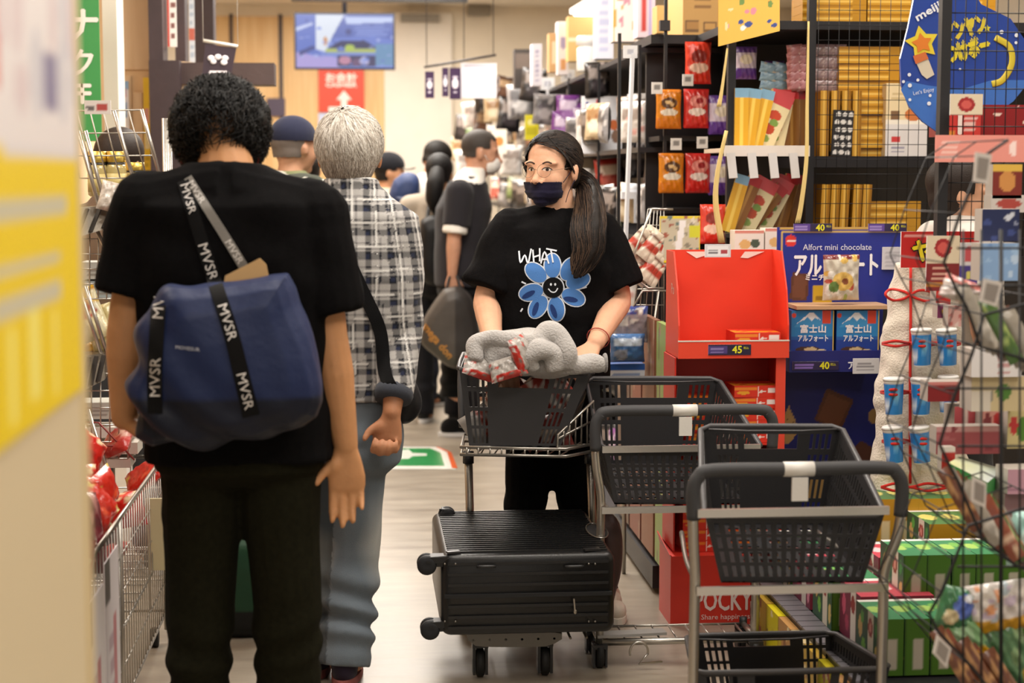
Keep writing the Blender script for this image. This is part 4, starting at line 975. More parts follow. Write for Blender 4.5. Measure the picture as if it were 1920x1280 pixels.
mask = finish(fuse(mb, .004, 2), 'face_mask', CLOTH, wom['root'], '#1d1a30', None, mdis, mcut)
for q in (-1, 1):
    for u0, f0, u1 in ((-.044, .05, .012), (-.112, .035, -.036)):
        mb = MB('#1d1a30'); mb.tube(cr([hc + (F * f0 + R * (.074 * q) + U * u0) * S, hc + (F * .03 + R * (.083 * q) + U * (u0 * .55 + u1 * .45)) * S, hc + (F * .006 + R * (.094 * q) + U * u1) * S], 5), .0012, 6); part('mask_loop', mb, CLOTH, wom['root'])
# round wire glasses
gl = thing('glasses', hc + F * .1, 'thin round wire glasses on the face above the navy mask', 'glasses')
for q in (-1, 1):
    c_ = hc + (F * .108 + R * (.031 * q) - U * .004) * S; mb = MB('#8a7664')
    mb.tube([c_ + (R * (.0245 * math.cos(t)) + U * (.0225 * math.sin(t)) - F * (.006 * abs(math.cos(t)) * (math.cos(t) * q > 0))) * S for t in [2 * PI * k / 28 for k in range(28)]], .0006, 6, closed=True); part('rim', mb, METAL, gl)
    mb = MB('#8a7664'); mb.tube(cr([c_ + R * (.0245 * q) * S - F * .006, hc + (F * .05 + R * (.085 * q) + U * .004) * S, hc + (F * -.004 + R * (.097 * q) + U * .006) * S], 4), .0006, 6); part('temple', mb, METAL, gl)
mb = MB('#8a7664'); mb.tube(cr([hc + (F * .108 - R * .0065 - U * .002) * S, hc + (F * .113 + U * .002) * S, hc + (F * .108 + R * .0065 - U * .002) * S], 4), .0006, 6); part('bridge', mb, METAL, gl)
# t-shirt print
Tt = bvh(wom['shirt'])
Q_ = lambda px, py: at(px, py, 5.1)
def pr(m_, off, name='print', label=None): drapec(m_, Tt, (0, 1, 0), off); return part(name, m_, CLOTH, wom['shirt'], label)
k5 = 5.1 / 3200 * 1.0
white, blue = '#d8dde6', '#4f7fc0'
pet = [(1005, 511, 2.45), (1036, 498, 1.60), (1068, 504, 1.05), (1084, 526, .35), (1075, 557, -.42), (1043, 579, -1.45), (1009, 575, -2.15), (996, 548, -2.9)]
m1, m2 = MB(white), MB(blue); shade_ = []
for i, (px, py, a) in enumerate(pet):
    disc(m1, Q_(px, py), UX, UZ, 25 * k5, 17.5 * k5, a, 22, 4); disc(m2, Q_(px, py), UX, UZ, 23 * k5, 15.2 * k5, a, 22, 4)
    if i in (6, 7, 4, 5): m3 = MB('#233a70'); disc(m3, Q_(px - 5, py + 4), UX, UZ, 14 * k5, 5 * k5, a + .25, 14, 2); shade_.append(m3)
disc(m1, Q_(1037, 539), UX, UZ, 22 * k5, 22 * k5, 0, 22, 4)
pr(m1, .0025, 'petal_outline', 'white outline of the printed flower'); pr(m2, .0038, 'petals', 'blue petals of the printed flower'); 
for m3 in shade_: pr(m3, .0048, 'petal_shading', 'dark blue stroke on a petal')
m1 = MB('#0a0a0c'); disc(m1, Q_(1037, 539), UX, UZ, 19.5 * k5, 19.5 * k5, 0, 22, 4); pr(m1, .0055, 'flower_centre', 'black flower centre')
m1 = MB(white); disc(m1, Q_(1033, 533), UX, UZ, 2 * k5, 2.6 * k5); disc(m1, Q_(1041, 533), UX, UZ, 2 * k5, 2.6 * k5)
strip(m1, [Q_(x, y) for x, y in ((1028, 541), (1034, 547), (1041, 547), (1046, 540))], 2.2 * k5, up=(0, -1, 0), nseg=5); pr(m1, .0068, 'smile', 'white smile'); m1 = MB(white)
for L_ in ([(973, 470), (976, 492), (984, 478), (990, 493), (996, 466)], [(999, 468), (1001, 492)], [(1000, 482), (1012, 478)], [(1012, 465), (1012, 490)], [(1014, 494), (1021, 472), (1029, 494)], [(1016, 486), (1028, 486)], [(1024, 466), (1044, 470)], [(1033, 469), (1037, 492)],
           [(1086, 488), (1091, 494), (1098, 484)], [(1078, 506), (1084, 508)], [(1092, 540), (1100, 538)], [(978, 528), (986, 532)], [(980, 578), (976, 584)]):
    strip(m1, [Q_(*p) for p in L_], 3.0 * k5, up=(0, -1, 0), nseg=4)
pr(m1, .0068, 'lettering', 'white hand-drawn word and smile')
mb = MB('#a8443a'); wl_, el_ = wom['D']['wriL'], wom['D']['elbL']; ax = (wl_ - el_).normalized(); a_ = ax.orthogonal().normalized(); b_ = ax.cross(a_); c_ = el_.lerp(wl_, .90)
mb.tube([c_ + a_ * (.036 * math.cos(t)) + b_ * (.036 * math.sin(t)) for t in [2 * PI * k / 18 for k in range(18)]], .0018, 6, closed=True)
solo('bracelet', mb, CLOTH, 'thin red cord bracelet on the wrist beside the grey fleece', 'bracelet')
# ---------------------------------------------------------------- people further down the aisle
def foot(px, Y): return (at(px, 500, Y).x, Y)
def person_px(label, px, Y, top, f, hgt=None, **kw):
    p = at(px, top, Y); h = hgt or p.z / 1.0
    return person(label, (p.x, Y), f, h, vox=kw.pop('vox', .011), **kw)
def bh(P, col, **kw): return shell_hair(P, col, kw.pop('sc', 1.06), kw.pop('cut', lambda l: (l[:, 2] < -.06) | ((l[:, 0] > .055) & (l[:, 2] < .06)) | ((l[:, 2] < 0) & (l[:, 0] > -.01))), kw.pop('add', None), None, .009)
def cap(P, col, brim=True):
    F, R, U, S = P['F'], P['R'], P['U'], P['S']; c = P['D']['head']; Rm = rotm(F, R, U); mb = MB()
    mb.ell(c + (F * -.012 + U * .045) * S, (.112 * S, .092 * S, .095 * S), Rm, n=22, m=14)
    M_ = np.array(rotm(F, R, U)); ca = np.array(c)
    o = finish(fuse(mb, .009, 1), 'cap', CLOTH, P['root'], col, None, None, lambda a: ((a - ca) @ M_ / S)[:, 2] < .022)
    mb = MB(col); pts = [(.075, -.075), (.13, -.07), (.165, -.04), (.172, 0), (.165, .04), (.13, .07), (.075, .075)]
    V_ = [c + (F * a + R * b + U * (.034 - 2.2 * b * b)) * S for a, b in pts]; n = len(V_)
    mb.add(V_ + [v - U * .006 for v in V_], [tuple(range(n)), tuple(range(2 * n - 1, n - 1, -1))] + [(i, n + i, n + (i + 1) % n, (i + 1) % n) for i in range(n)]); part('brim', mb, CLOTH, P['root'])
# cap and floral shirt, profile to the right
def floral(a):
    b0 = np.tile(np.array(H('#dcd9cf')), (len(a), 1)); n1 = nz(a, 30, 21); n2 = nz(a, 26, 33)
    b0[n1 > .55] = H('#6d7350'); b0[n2 > .7] = H('#3c4038'); b0[(n1 < -.75)] = H('#b4a06a'); return b0
P = person_px('person in a navy cap and leaf print shirt, beyond the curly haired one', 540, 7.6, 222, (.8, .6), skin='#c39478', shirt=dict(colf=floral, k=1.15, sleeve=.8, vox=.012), pants=dict(col='#2a2a30'), shoes=dict(col='#333'))
bh(P, '#6f6660', cut=lambda l: (l[:, 2] < -.05) | (l[:, 2] > .05) | (l[:, 0] > -.005)); cap(P, '#23263a')
# small dark head behind
P = person_px('short dark haired person barely visible between plaid shirt and leaf print shirt', 578, 10.5, 284, (-.2, 1), skin='#a9775a', shirt=dict(col='#3a3d4a'), pants=dict(col='#222'), shoes=dict(col='#222')); bh(P, '#17120f')
# black cap, cream top
P = person_px('person in a small black cap and cream top walking past the white hair', 722, 10.8, 288, (.95, -.1), skin='#c08f6e', shirt=dict(col='#c9bda6', k=1.0), pants=dict(col='#2a2a2c'), shoes=dict(col='#222')); bh(P, '#1a1512'); cap(P, '#191a1f')
# blue rucksack person leaning
Yk = 10.7
J = dict(head=at(822, 300, Yk) + V((0, .1, 0)), nck=at(806, 326, Yk), shl=at(795, 345, Yk), che=at(786, 395, Yk))
P = person('person leaning over in a pale grey shirt with a blue rucksack', foot(785, Yk), (.75, .6), 1.62, J, '#b07c5e', .011, shirt=dict(col='#c4bfb8', sleeve=1.8), pants=dict(col='#252a38'), shoes=dict(col='#222'), headf=(.8, .5, -.5)); bh(P, '#15110f')
rk = thing('rucksack', at(762, 420, 10.4), 'blue rucksack on the back of the leaning person', 'bag')
mb = MB(); pillow(mb, [at(x, y, 10.45) for x, y in ((738, 338), (760, 322), (785, 330), (788, 370), (782, 405), (758, 410), (736, 395), (730, 365))], .09, .09); finish(fuse(mb, .012, 2), 'bag_body', NYLON, rk, '#27375f', None, lambda a, n: .006 * nz(a, 16, 2))
mb = MB('#1c2846'); pillow(mb, [at(x, y, 10.36) for x, y in ((742, 368), (778, 370), (776, 400), (744, 398))], .03, .02); part('front_pocket', mb, NYLON, rk)
# ponytail person with a black bag
Yp = 9.95
P = person_px('person with a long black ponytail and beige top beside the masked clerk', 822, Yp, 288, (.25, 1), skin='#b98a6a', shirt=dict(col='#a59a8c', sleeve=1.6, k=.95), pants=dict(col='#1b1b1f'), shoes=dict(col='#222'))
bh(P, '#0f0d0e', sc=1.1); mb = MB(); mb.tube(cr([at(820, 318, Yp - .1), at(816, 345, Yp - .16), at(814, 375, Yp - .16), at(820, 402, Yp - .13)], 5), interp([.04, .055, .05, .02], 5), 14); finish(fuse(mb, .01, 2), 'ponytail', HAIR, P['root'], '#100d0e')
mb = MB('#c9a36b'); mb.ell(at(824, 334, Yp - .17), (.016, .012, .016)); part('hair_tie', mb, GLOSS, P['root'])
tb = thing('shoulder_bag', at(812, 530, 9.75), 'large soft black shoulder bag on the ponytailed person', 'bag')
mb = MB(); pillow(mb, [at(x, y, 9.75) for x, y in ((790, 412), (815, 403), (842, 410), (850, 450), (848, 500), (838, 532), (800, 534), (786, 500), (784, 450))], .08, .07); finish(fuse(mb, .011, 2), 'bag_body', NYLON, tb, '#0f0e10', None, lambda a, n: .01 * nz(a, 14, 5))
mb = MB('#0f0e10'); mb.tube(cr([at(800, 415, 9.75), at(806, 380, 9.85), at(815, 366, 9.95), at(832, 385, 9.85), at(838, 414, 9.75)], 4), .012, 8, flat=.4); part('strap', mb, NYLON, tb)
# masked clerk in profile
Yc = 9.4
c = lambda px, py, dy=0.: at(px, py, Yc + dy)
J = dict(pel=c(862, 520), wai=c(864, 460), che=c(868, 390), shl=c(876, 343), nck=c(890, 318), head=c(903, 286),
         shoL=c(872, 356, .16), elbL=c(905, 430, .2), wriL=c(935, 470, .1), shoR=c(862, 362, -.18), elbR=c(852, 440, -.20), wriR=c(848, 515, -.20), kneL=c(875, 640), kneR=c(850, 640), ankL=c(880, 735), ankR=c(846, 735))
P = person('clerk with shaved greying hair and white mask in a dark vest, in profile', foot(862, Yc), (1, .05), 1.72, J, '#c08f74', .010, 1.0,
           shirt=dict(col='#e9e4dc', k=.98, sleeve=.98, sr=(.062, .07), name='white_shirt'), pants=dict(col='#141416'), shoes=dict(col='#0f0f10'), headf=(1, -.12, -.12))
mb = MB(); D = P['D']; r_, f_ = P['r'], P['f']
mb.rings([sring(V((D['pel'].x, D['pel'].y, .84)), .185, .145, r_, f_), sring(D['wai'], .178, .142, r_, f_), sring(D['che'], .195, .150, r_, f_), sring(D['shl'] - V((0, 0, .0)), .172, .105, r_, f_), sring(D['shl'] + V((.02, 0, .04)), .12, .075, r_, f_)])
for q in 'LR': mb.tube([D['sho' + q], D['sho' + q].lerp(D['elb' + q], .82)], [.078, .078], 14); mb.ell(D['sho' + q], (.08,) * 3)
finish(fuse(mb, .010, 3), 'dark_vest', CLOTH, P['root'], '#29272b', None, lambda a, n: .006 * nz(a, 16, 3))
bh(P, '#3b3531', sc=1.02, cut=lambda l: (l[:, 2] < -.035) | ((l[:, 0] > .05) & (l[:, 2] < .07)) | ((l[:, 2] < .02) & (l[:, 0] > -.02)))
F, R, U = P['F'], P['R'], P['U']; hc2 = P['D']['head']; mb = MB()
mb.ell(hc2 + F * .055 - U * .06, (.062, .062, .055), rotm(F, R, U)); M2 = np.array(rotm(F, R, U)); h2 = np.array(hc2)
finish(fuse(mb, .008, 2), 'face_mask', CLOTH, P['root'], '#e3dfda', None, None, lambda a: ((a - h2) @ M2)[:, 0] < .035)
for q in (-1, 1):
    mb = MB('#efece6'); mb.tube([hc2 + F * .045 + R * (.06 * q) - U * .04, hc2 + R * (.082 * q) + U * .015], .0025, 6); part('mask_loop', mb, CLOTH, P['root'])
# big dark shopping bag held by the clerk
sb_ = thing('carrier_bag', c(845, 690), 'large dark grey shopping bag with orange lettering hanging from the clerk hand', 'bag')
mb = MB(); pillow(mb, [c(x, y, -.25) for x, y in ((832, 540), (862, 535), (888, 560), (902, 620), (897, 680), (850, 688), (818, 668), (786, 640), (790, 600), (812, 565))], .11, .12, pw=.4)
def cbc(a):
    o = np.tile(np.array(H('#4a443f')), (len(a), 1)); x0, x1 = c(790, 600).x, c(855, 600).x; o[a[:, 0] > x1 - .02] = H('#2e2a28'); return o
cb = finish(fuse(mb, .011, 2), 'bag_body', NYLON, sb_, None, cbc, lambda a, n: .012 * nz(a, 9, 6))
mb = MB('#2e2a28'); mb.tube(cr([c(836, 545, -.25), c(842, 522, -.22), c(850, 512, -.2), c(858, 522, -.22), c(864, 542, -.25)], 4), .008, 6); part('handle', mb, NYLON, sb_)
mb = MB(); ux = (c(845, 680) - c(797, 622)).normalized(); uy = V((-ux.z, 0, ux.x)); mb.text('mega don', .055, c(822, 646, -.5), ux, uy, '#b07a3a', bold=.002, wmax=.22); drape(mb, bvh(cb), (0, 1, 0), .004); part('lettering', mb, PRINT, sb_)
# head behind the left wire rack, head behind right rack, far shelf reader
P = person('person with bobbed brown hair bending behind the left wire rack', foot(222, 6.3), (.3, -1), 1.58, dict(head=at(222, 305, 6.3), nck=at(228, 335, 6.35)), '#b98d72', .011, shirt=dict(col='#6b5848'), pants=dict(col='#3a3a3c'), shoes=dict(col='#222'), headf=(-.45, -1, -.3))
bh(P, '#2c211b', sc=1.15, cut=lambda l: (l[:, 2] < -.10) | ((l[:, 0] > .045) & (l[:, 2] < .055)))
P = person('person seen in profile behind the black grid of the near right rack', foot(1800, 5.3), (1, .1), 1.53, dict(head=at(1800, 362, 5.3)), '#d2a182', .009, shirt=dict(col='#c9c3bb'), pants=dict(col='#3a3a3c'), shoes=dict(col='#222'), headf=(1, -.25, -.15))
bh(P, '#2a211c', sc=1.12, cut=lambda l: (l[:, 2] < -.10) | ((l[:, 0] > .045) & (l[:, 2] < .06)) | ((l[:, 0] > .005) & (l[:, 2] < .0)))
P = person('dark haired person in white at the far shelves behind the price pole', foot(1150, 10.8), (-1, .2), 1.76, dict(head=at(1148, 272, 10.8)), '#c99a7c', .012, shirt=dict(col='#e5ded4', sleeve=1.6), pants=dict(col='#333'), shoes=dict(col='#222')); bh(P, '#1c1714')
# ---------------------------------------------------------------- shopping baskets and trolleys
DG = '#323133'
def basket(root, P, col=DG, near='end', t=.004, rimr=.007):
    """P: 8 corners, bottom (near-left, near-right, far-right, far-left) then top in the same order; perforated walls"""
    P = [V(p) for p in P]
    b, tp = P[:4], P[4:]
    def wall(i, j, name, kind):
        mb = MB(col); c0, c1, c2, c3 = b[i], b[j], tp[j], tp[i]
        if kind == 'end':   # panel with solid middle plate, hand hole at the top, slots at the sides
            ub = [0, .035] + [x for k in range(4) for x in (.05 + k * .045, .075 + k * .045)] + [.27] + [.30, .70] + [x for k in range(4) for x in (.745 + k * .045, .77 + k * .045)] + [.965, 1]
            ub = sorted(set(round(x, 4) for x in ub)); vb = [0, .05, .24, .28, .47, .52, .72, .78, .93, 1]
            def hole(a, c):
                u = (ub[a] + ub[a + 1]) / 2; v = (vb[c] + vb[c + 1]) / 2; wdt = ub[a + 1] - ub[a]
                if .30 < u < .70: return .78 < v < .93
                return abs(wdt - .025) < .004 and (c in (1, 3, 5, 7))
            perf(mb, (c0, c1, c2, c3), ub, vb, hole, t)
            # lower middle: fine grid of openings
        else:
            L = (c1 - c0).length; n = max(8, int(L / .021)); ub = slots(0.02, .98, n, .5); ub = [0] + ub + [1]; vb = [0, .06] + [x for k in range(4) for x in (.09 + k * .21, .25 + k * .21)] + [.93, 1]; vb = sorted(set(round(x, 4) for x in vb))
            perf(mb, (c0, c1, c2, c3), ub, vb, lambda a, c: a % 2 == 0 and a > 0 and a < len(ub) - 2 and c % 2 == 0 and 0 < c < len(vb) - 2, t)
        return part(name, mb, PLASTIC, root)
    wall(0, 1, 'end_panel', near); wall(2, 3, 'end_panel', 'end'); wall(1, 2, 'side_panel', 'side'); wall(3, 0, 'side_panel', 'side')
    mb = MB(col); ub = [0] + slots(.05, .95, 14, .45) + [1]; vb = [0] + slots(.05, .95, 8, .6) + [1]
    perf(mb, (b[0], b[1], b[2], b[3]), ub, vb, lambda a, c: a % 2 == 0 and c % 2 == 0 and 0 < a < len(ub) - 2 and 0 < c < len(vb) - 2, t, (0, 0, -1)); part('floor_grid', mb, PLASTIC, root)
    mb = MB('#474648'); cen = sum(tp, V((0, 0, 0))) / 4; out = []
    for k in range(4):
        p, q_ = tp[k], tp[(k + 1) % 4]; d = (q_ - p).normalized(); out += [p + d * .025, p.lerp(q_, .5), q_ - d * .025]
    out = [p + (p - cen).normalized() * .006 for p in out]
    mb.tube(out, rimr, 8, closed=True); part('rim', mb, PLASTIC, root)
    for s_ in (0, 1):   # folded carry handles lying along the rim
        a, b_ = (tp[0], tp[1]) if s_ == 0 else (tp[3], tp[2]); o_ = (V((0, .018, -.004)) if s_ == 0 else V((0, -.018, -.004)))
        mb = MB('#333234'); mb.tube([a.lerp(b_, .04) + o_, a.lerp(b_, .3) + o_ * 1.6, a.lerp(b_, .7) + o_ * 1.6, a.lerp(b_, .96) + o_], .005, 8, flat=.6); part('carry_handle', mb, PLASTIC, root)
def caster(root, p, r=.038, parent=None):
    f_ = MB('#2b2b2d'); p = V(p); f_.box(p + V((-.018, 0, .035)), (.006, .045, .06)); f_.box(p + V((.018, 0, .035)), (.006, .045, .06)); f_.box(p + V((0, 0, .066)), (.042, .05, .012)); f_.tube([p + V((0, 0, .066)), p + V((0, 0, .1))], .012, 10)
    o = part('caster', f_, PLASTIC, root)
    m_ = MB('#1a1a1b'); m_.lathe(V((p.x - .011, p.y, r)), [(.012, -.001), (r * .8, -.001), (r, .003), (r, .019), (r * .8, .023), (.012, .023)], 20, (1, 0, 0)); part('wheel', m_, RUBBER, o)
def steel(root, pts, r, name, k=5, n=10): mb = MB('#b9b4ac'); mb.tube(cr(pts, k) if len(pts) > 2 else pts, r, n); return part(name, mb, METAL, root)
def trolley(label, YH, hl, hr, hy, legl, legr, bars, depth, hh=.0, cutL=True, handle=True, txt=True, dw=.02, bf=.85):
    """YH handle plane; hl, hr handle pixel ends; legl / legr leg pixel x; bars: pixel rows of the two cross bars"""
    Z = at(hl, hy, YH).z; xl, xr = at(hl, hy, YH).x, at(hr, hy, YH).x
    root = thing('shopping_trolley', ((xl + xr) / 2, YH + depth / 2, 0), label, 'trolley')
    ll, lr = at(legl, hy, YH).x, at(legr, hy, YH).x
    g = MB('#3b3b3d'); g.tube(cr([(xl + .002, YH, Z - .115), (xl, YH, Z - .05), (xl + .012, YH, Z - .015), (xl + .05, YH, Z), ((xl + xr) / 2, YH, Z), (xr - .05, YH, Z), (xr - .012, YH, Z - .015), (xr, YH, Z - .05), (xr - .002, YH, Z - .115)], 6), .0165, 12); part('handle_grip', g, RUBBER, root)
    m_ = MB('#d8d5cf'); xm = xl + (xr - xl) * .50; m_.tube([(xm - .036, YH, Z), (xm + .036, YH, Z)], .0175, 14); m_.box((xm, YH - .015, Z - .045), (.038, .006, .055)); part('coin_clip', m_, PLASTIC, root, 'pale grey clip on the handle')
    for x, lx in ((xl, ll), (xr, lr)):
        steel(root, [(x, YH, Z - .11), (x * .7 + lx * .3, YH, Z - .17), (lx, YH + .005, Z - .25), (lx, YH + .01, .4), (lx, YH + .02, .07)], .0125, 'leg')
        caster(root, (lx, YH + .02, .0)); 
        steel(root, [(lx, YH + .01, Z - .26), (lx + (.02 if x < xm else -.02), YH + depth * .4, Z - .26), (lx + (.05 if x < xm else -.05), YH + depth * .8, Z - .24)], .006, 'side_rail')
        caster(root, (lx, YH + depth * bf, .0))
        steel(root, [(lx, YH + .02, .08), (lx, YH + depth * bf, .08)], .009, 'base_rail')
    for k, by in enumerate(bars):
        z = at(hl, by, YH).z; xa, xb = (ll, lr); mb = MB('#ddd9d2'); mb.bar((xa, YH - .016, z), (xb, YH - .016, z), .012, .019); part('cross_bar', mb, METAL, root)
    mb = MB('#b9b4ac'); mb.tube([(ll, YH + .02, .075), (lr, YH + .02, .075)], .011, 8); part('base_bar', mb, METAL, root)
    mb = MB('#b9b4ac')
    for k in range(9): x = ll + (lr - ll) * (k + .5) / 9; mb.tube([(x, YH + .02, .08), (x, YH + depth * bf, .08)], .003, 6)
    mb.tube([(ll, YH + depth * bf, .08), (lr, YH + depth * bf, .08)], .004, 6); part('base_wires', mb, WIRE, root)
    return root, Z, xl, xr, ll, lr, xm
# front trolley on the right
YA = 3.86
t3, Z3, xl3, xr3, ll3, lr3, xm3 = trolley('nearest empty shopping trolley with a black basket below as well', YA, 1300, 1692, 882, 1306, 1664, (960, 1105), .55)
def px_(x, y, Y): return at(x, y, Y)
bk = thing('shopping_basket', ((xl3 + xr3) / 2, YA + .25, .5), 'empty dark grey basket in the nearest trolley handle frame', 'basket', None)
YN, YFr = YA + .03, YA + .50
basket(bk, [px_(1352, 1092, YN), px_(1618, 1092, YN), px_(1540, 985, YFr), px_(1336, 985, YFr), px_(1322, 965, YN), px_(1658, 965, YN), px_(1575, 800, YFr), px_(1316, 800, YFr)], '#252426', near='side')
# second trolley, left of it
YBt = 4.87
t2, Z2, xl2, xr2, ll2, lr2, xm2 = trolley('empty shopping trolley between the suitcase trolley and the nearest trolley', YBt, 1116, 1450, 771, 1128, 1424, (841, 955), .42, bf=.42)
bk2 = thing('shopping_basket', ((xl2 + xr2) / 2, YBt + .25, .5), 'dark grey basket in the middle trolley behind the curved grey handle', 'basket')
YN, YFr = YBt + .03, YBt + .42
basket(bk2, [px_(1152, 945, YN), px_(1405, 945, YN), px_(1318, 870, YFr), px_(1112, 870, YFr), px_(1132, 842, YN), px_(1428, 842, YN), px_(1345, 710, YFr), px_(1100, 710, YFr)], '#2a292b', near='side')
# basket on the lower deck of the front trolley
bk3 = thing('shopping_basket', (xm3, YA + .3, .13), 'black basket standing on the lowest rack of the nearest trolley', 'basket')
z_ = .15; YN, YFr = YA + .08, YA + .47
def pz(px, py, Y, z=None):
    p = at(px, py, Y); return p if z is None else V((p.x, p.y, z))
basket(bk3, [pz(1325, 1300, YN, .10), pz(1640, 1300, YN, .10), pz(1560, 1300, YFr, .10), pz(1310, 1300, YFr, .10), pz(1305, 1262, YN, .262), pz(1668, 1262, YN, .262), pz(1560, 1218, YFr, .244), pz(1290, 1218, YFr, .244)], '#262527')
# keyring hook on trolley two
mb = MB('#b9b4ac'); c_ = at(1198, 1222, YBt - .02)
t_ = []
mb.tube([c_ + V((.027 * math.cos(a), 0, .03 * math.sin(a))) for a in [PI * k / 12 - .2 for k in range(15)]], .0035, 6); mb.tube([c_ + V((.027, 0, -.005)), c_ + V((.0, .0, -.035)), c_ + V((.07, .0, -.03))], .0035, 6); part('hook_loop', mb, WIRE, t2)
mb = MB('#8f8d8a'); p = at(1110, 1205, YBt - .0); mb.bar((ll2 - .01, YBt + .03, .095), (ll2 + .2, YBt + .05, .095), .05, .008); part('deck_plate', mb, PLASTIC, t2, 'grey plastic edge of the base')

# the woman's trolley, coming towards us
YC = 5.05
def pc(px, py, dy=0.): return at(px, py, YC + dy)
t1 = thing('shopping_trolley', (pc(985, 1280).x, YC + .1, 0), 'trolley with heaped basket and black suitcase pushed by the woman', 'trolley')
bk1 = thing('shopping_basket', pc(985, 850, .1), 'full dark grey basket heaped with grey fleece and red packets', 'basket')
basket(bk1, [pc(880, 838), pc(1050, 838), pc(1075, 815, .38), pc(884, 815, .38), pc(861, 692), pc(1108, 700), pc(1122, 668, .38), pc(872, 662, .38)])
lb = [pc(864, 838, -.012), pc(1060, 842, -.012), pc(1112, 832, .12), pc(1105, 815, .40), pc(870, 815, .40)]
mb = MB('#c2bdb5'); mb.tube(lb, .005, 8, closed=True); mb.tube([p - V((0, 0, .022)) for p in lb], .005, 8, closed=True); part('cradle_rim', mb, METAL, t1)
mb = MB('#c2bdb5')
for k in range(9):
    for a, b in ((lb[0], lb[1]), (lb[4], lb[3])): p = a.lerp(b, (k + .5) / 9); mb.tube([p, p - V((0, 0, .022))], .003, 6)
for k in range(8):
    a, b = lb[0].lerp(lb[1], (k + .5) / 8), lb[4].lerp(lb[3], (k + .5) / 8); mb.tube([a - V((0, 0, .022)), b - V((0, 0, .022))], .0025, 6)
part('cradle_wires', mb, WIRE, t1)
# raised triangular side frame on the right of the cradle
A_, B_, C_, D_ = pc(1045, 838, -.012), pc(1046, 815, -.012), pc(1112, 752, .05), pc(1112, 832, .12)
mb = MB('#c9c4bb'); mb.tube([A_, B_, C_, D_], .0045, 8, closed=True); mb.tube([B_.lerp(A_, .3), C_.lerp(D_, .45)], .004, 8); part('side_frame', mb, METAL, t1)
mb = MB('#c9c4bb')
for k in range(1, 6): mb.tube([A_.lerp(D_, k / 6), B_.lerp(C_, k / 6)], .0028, 6)
part('side_wires', mb, WIRE, t1)
for sx, px0, px1 in ((0, 878, 882), (1, 1106, 1112)):
    mb = MB('#aaa59d'); mb.tube([pc(px0, 852, .25), pc(px1, 1000, .30), V((pc(px1, 1000, .30).x, YC + .32, .12))], .0135, 10); part('leg', mb, METAL, t1)
    mb = MB('#2a2a2c'); mb.tube([pc(px0, 846, .25), pc(px0, 868, .25)], .018, 10); part('leg_collar', mb, PLASTIC, t1)
hw = [pc(868, 800, .42), pc(866, 700, .50), pc(880, 672, .52), pc(985, 668, .52), pc(1090, 672, .52), pc(1105, 700, .50), pc(1100, 800, .42)]
mb = MB('#3b3b3d'); mb.tube(cr(hw, 5), .014, 10); part('handle_grip', mb, RUBBER, t1)
# lower deck: front grey bumper, casters
Yd = 4.80
def pd(px, py, dy=0.): return at(px, py, Yd + dy)
mb = MB('#77736c'); ol_ = [pd(872, 1186), pd(1048, 1186), pd(1040, 1206), pd(1010, 1212), pd(905, 1212), pd(882, 1204)]
P_ = resample(ol_, 24); mb.add([p for p in P_] + [p + V((0, .05, 0)) for p in P_], [tuple(range(24))[::-1], tuple(range(24, 48))] + [(i, (i + 1) % 24, 24 + (i + 1) % 24, 24 + i) for i in range(24)]); part('bumper', mb, PLASTIC, t1, 'grey plastic front bumper')
for px in (900, 1021):
    p = pd(px, 1270, .03); mb = MB('#1d1c1c'); mb.box((p.x, p.y, .125), (.046, .05, .07)); mb.box((p.x - .018, p.y, .055), (.008, .045, .09)); mb.box((p.x + .018, p.y, .055), (.008, .045, .09)); o = part('caster', mb, PLASTIC, t1)
    mb = MB('#161616'); mb.lathe((p.x - .012, p.y, .042), [(.01, 0), (.036, 0), (.042, .004), (.042, .02), (.036, .024), (.01, .024)], 20, (1, 0, 0)); part('wheel', mb, RUBBER, o)
for px in (872, 1108):
    p = pd(px, 1200, .55); mb = MB('#161616'); mb.lathe((p.x - .02, p.y, .06), [(.015, 0), (.052, 0), (.06, .006), (.06, .034), (.052, .04), (.015, .04)], 24, (1, 0, 0)); part('wheel', mb, RUBBER, t1)
mb = MB('#9a958d')
zl = pd(900, 1200).z
for k in range(8): x = pd(885, 0).x + (pd(1105, 0).x - pd(885, 0).x) * k / 7; mb.tube([(x, Yd, zl), (x, YC + .36, zl)], .004, 6)
mb.tube([(pd(880, 0).x, YC + .36, zl), (pd(1110, 0).x, YC + .36, zl)], .006, 6); part('deck_wires', mb, WIRE, t1)
mb = MB('#b3aea5'); c_ = pd(956, 1186, -.01); mb.tube([c_ + V((.027 * math.cos(a), 0, .034 * math.sin(a))) for a in [PI * k / 14 for k in range(15)]], .0045, 8); part('hook_loop', mb, WIRE, t1)

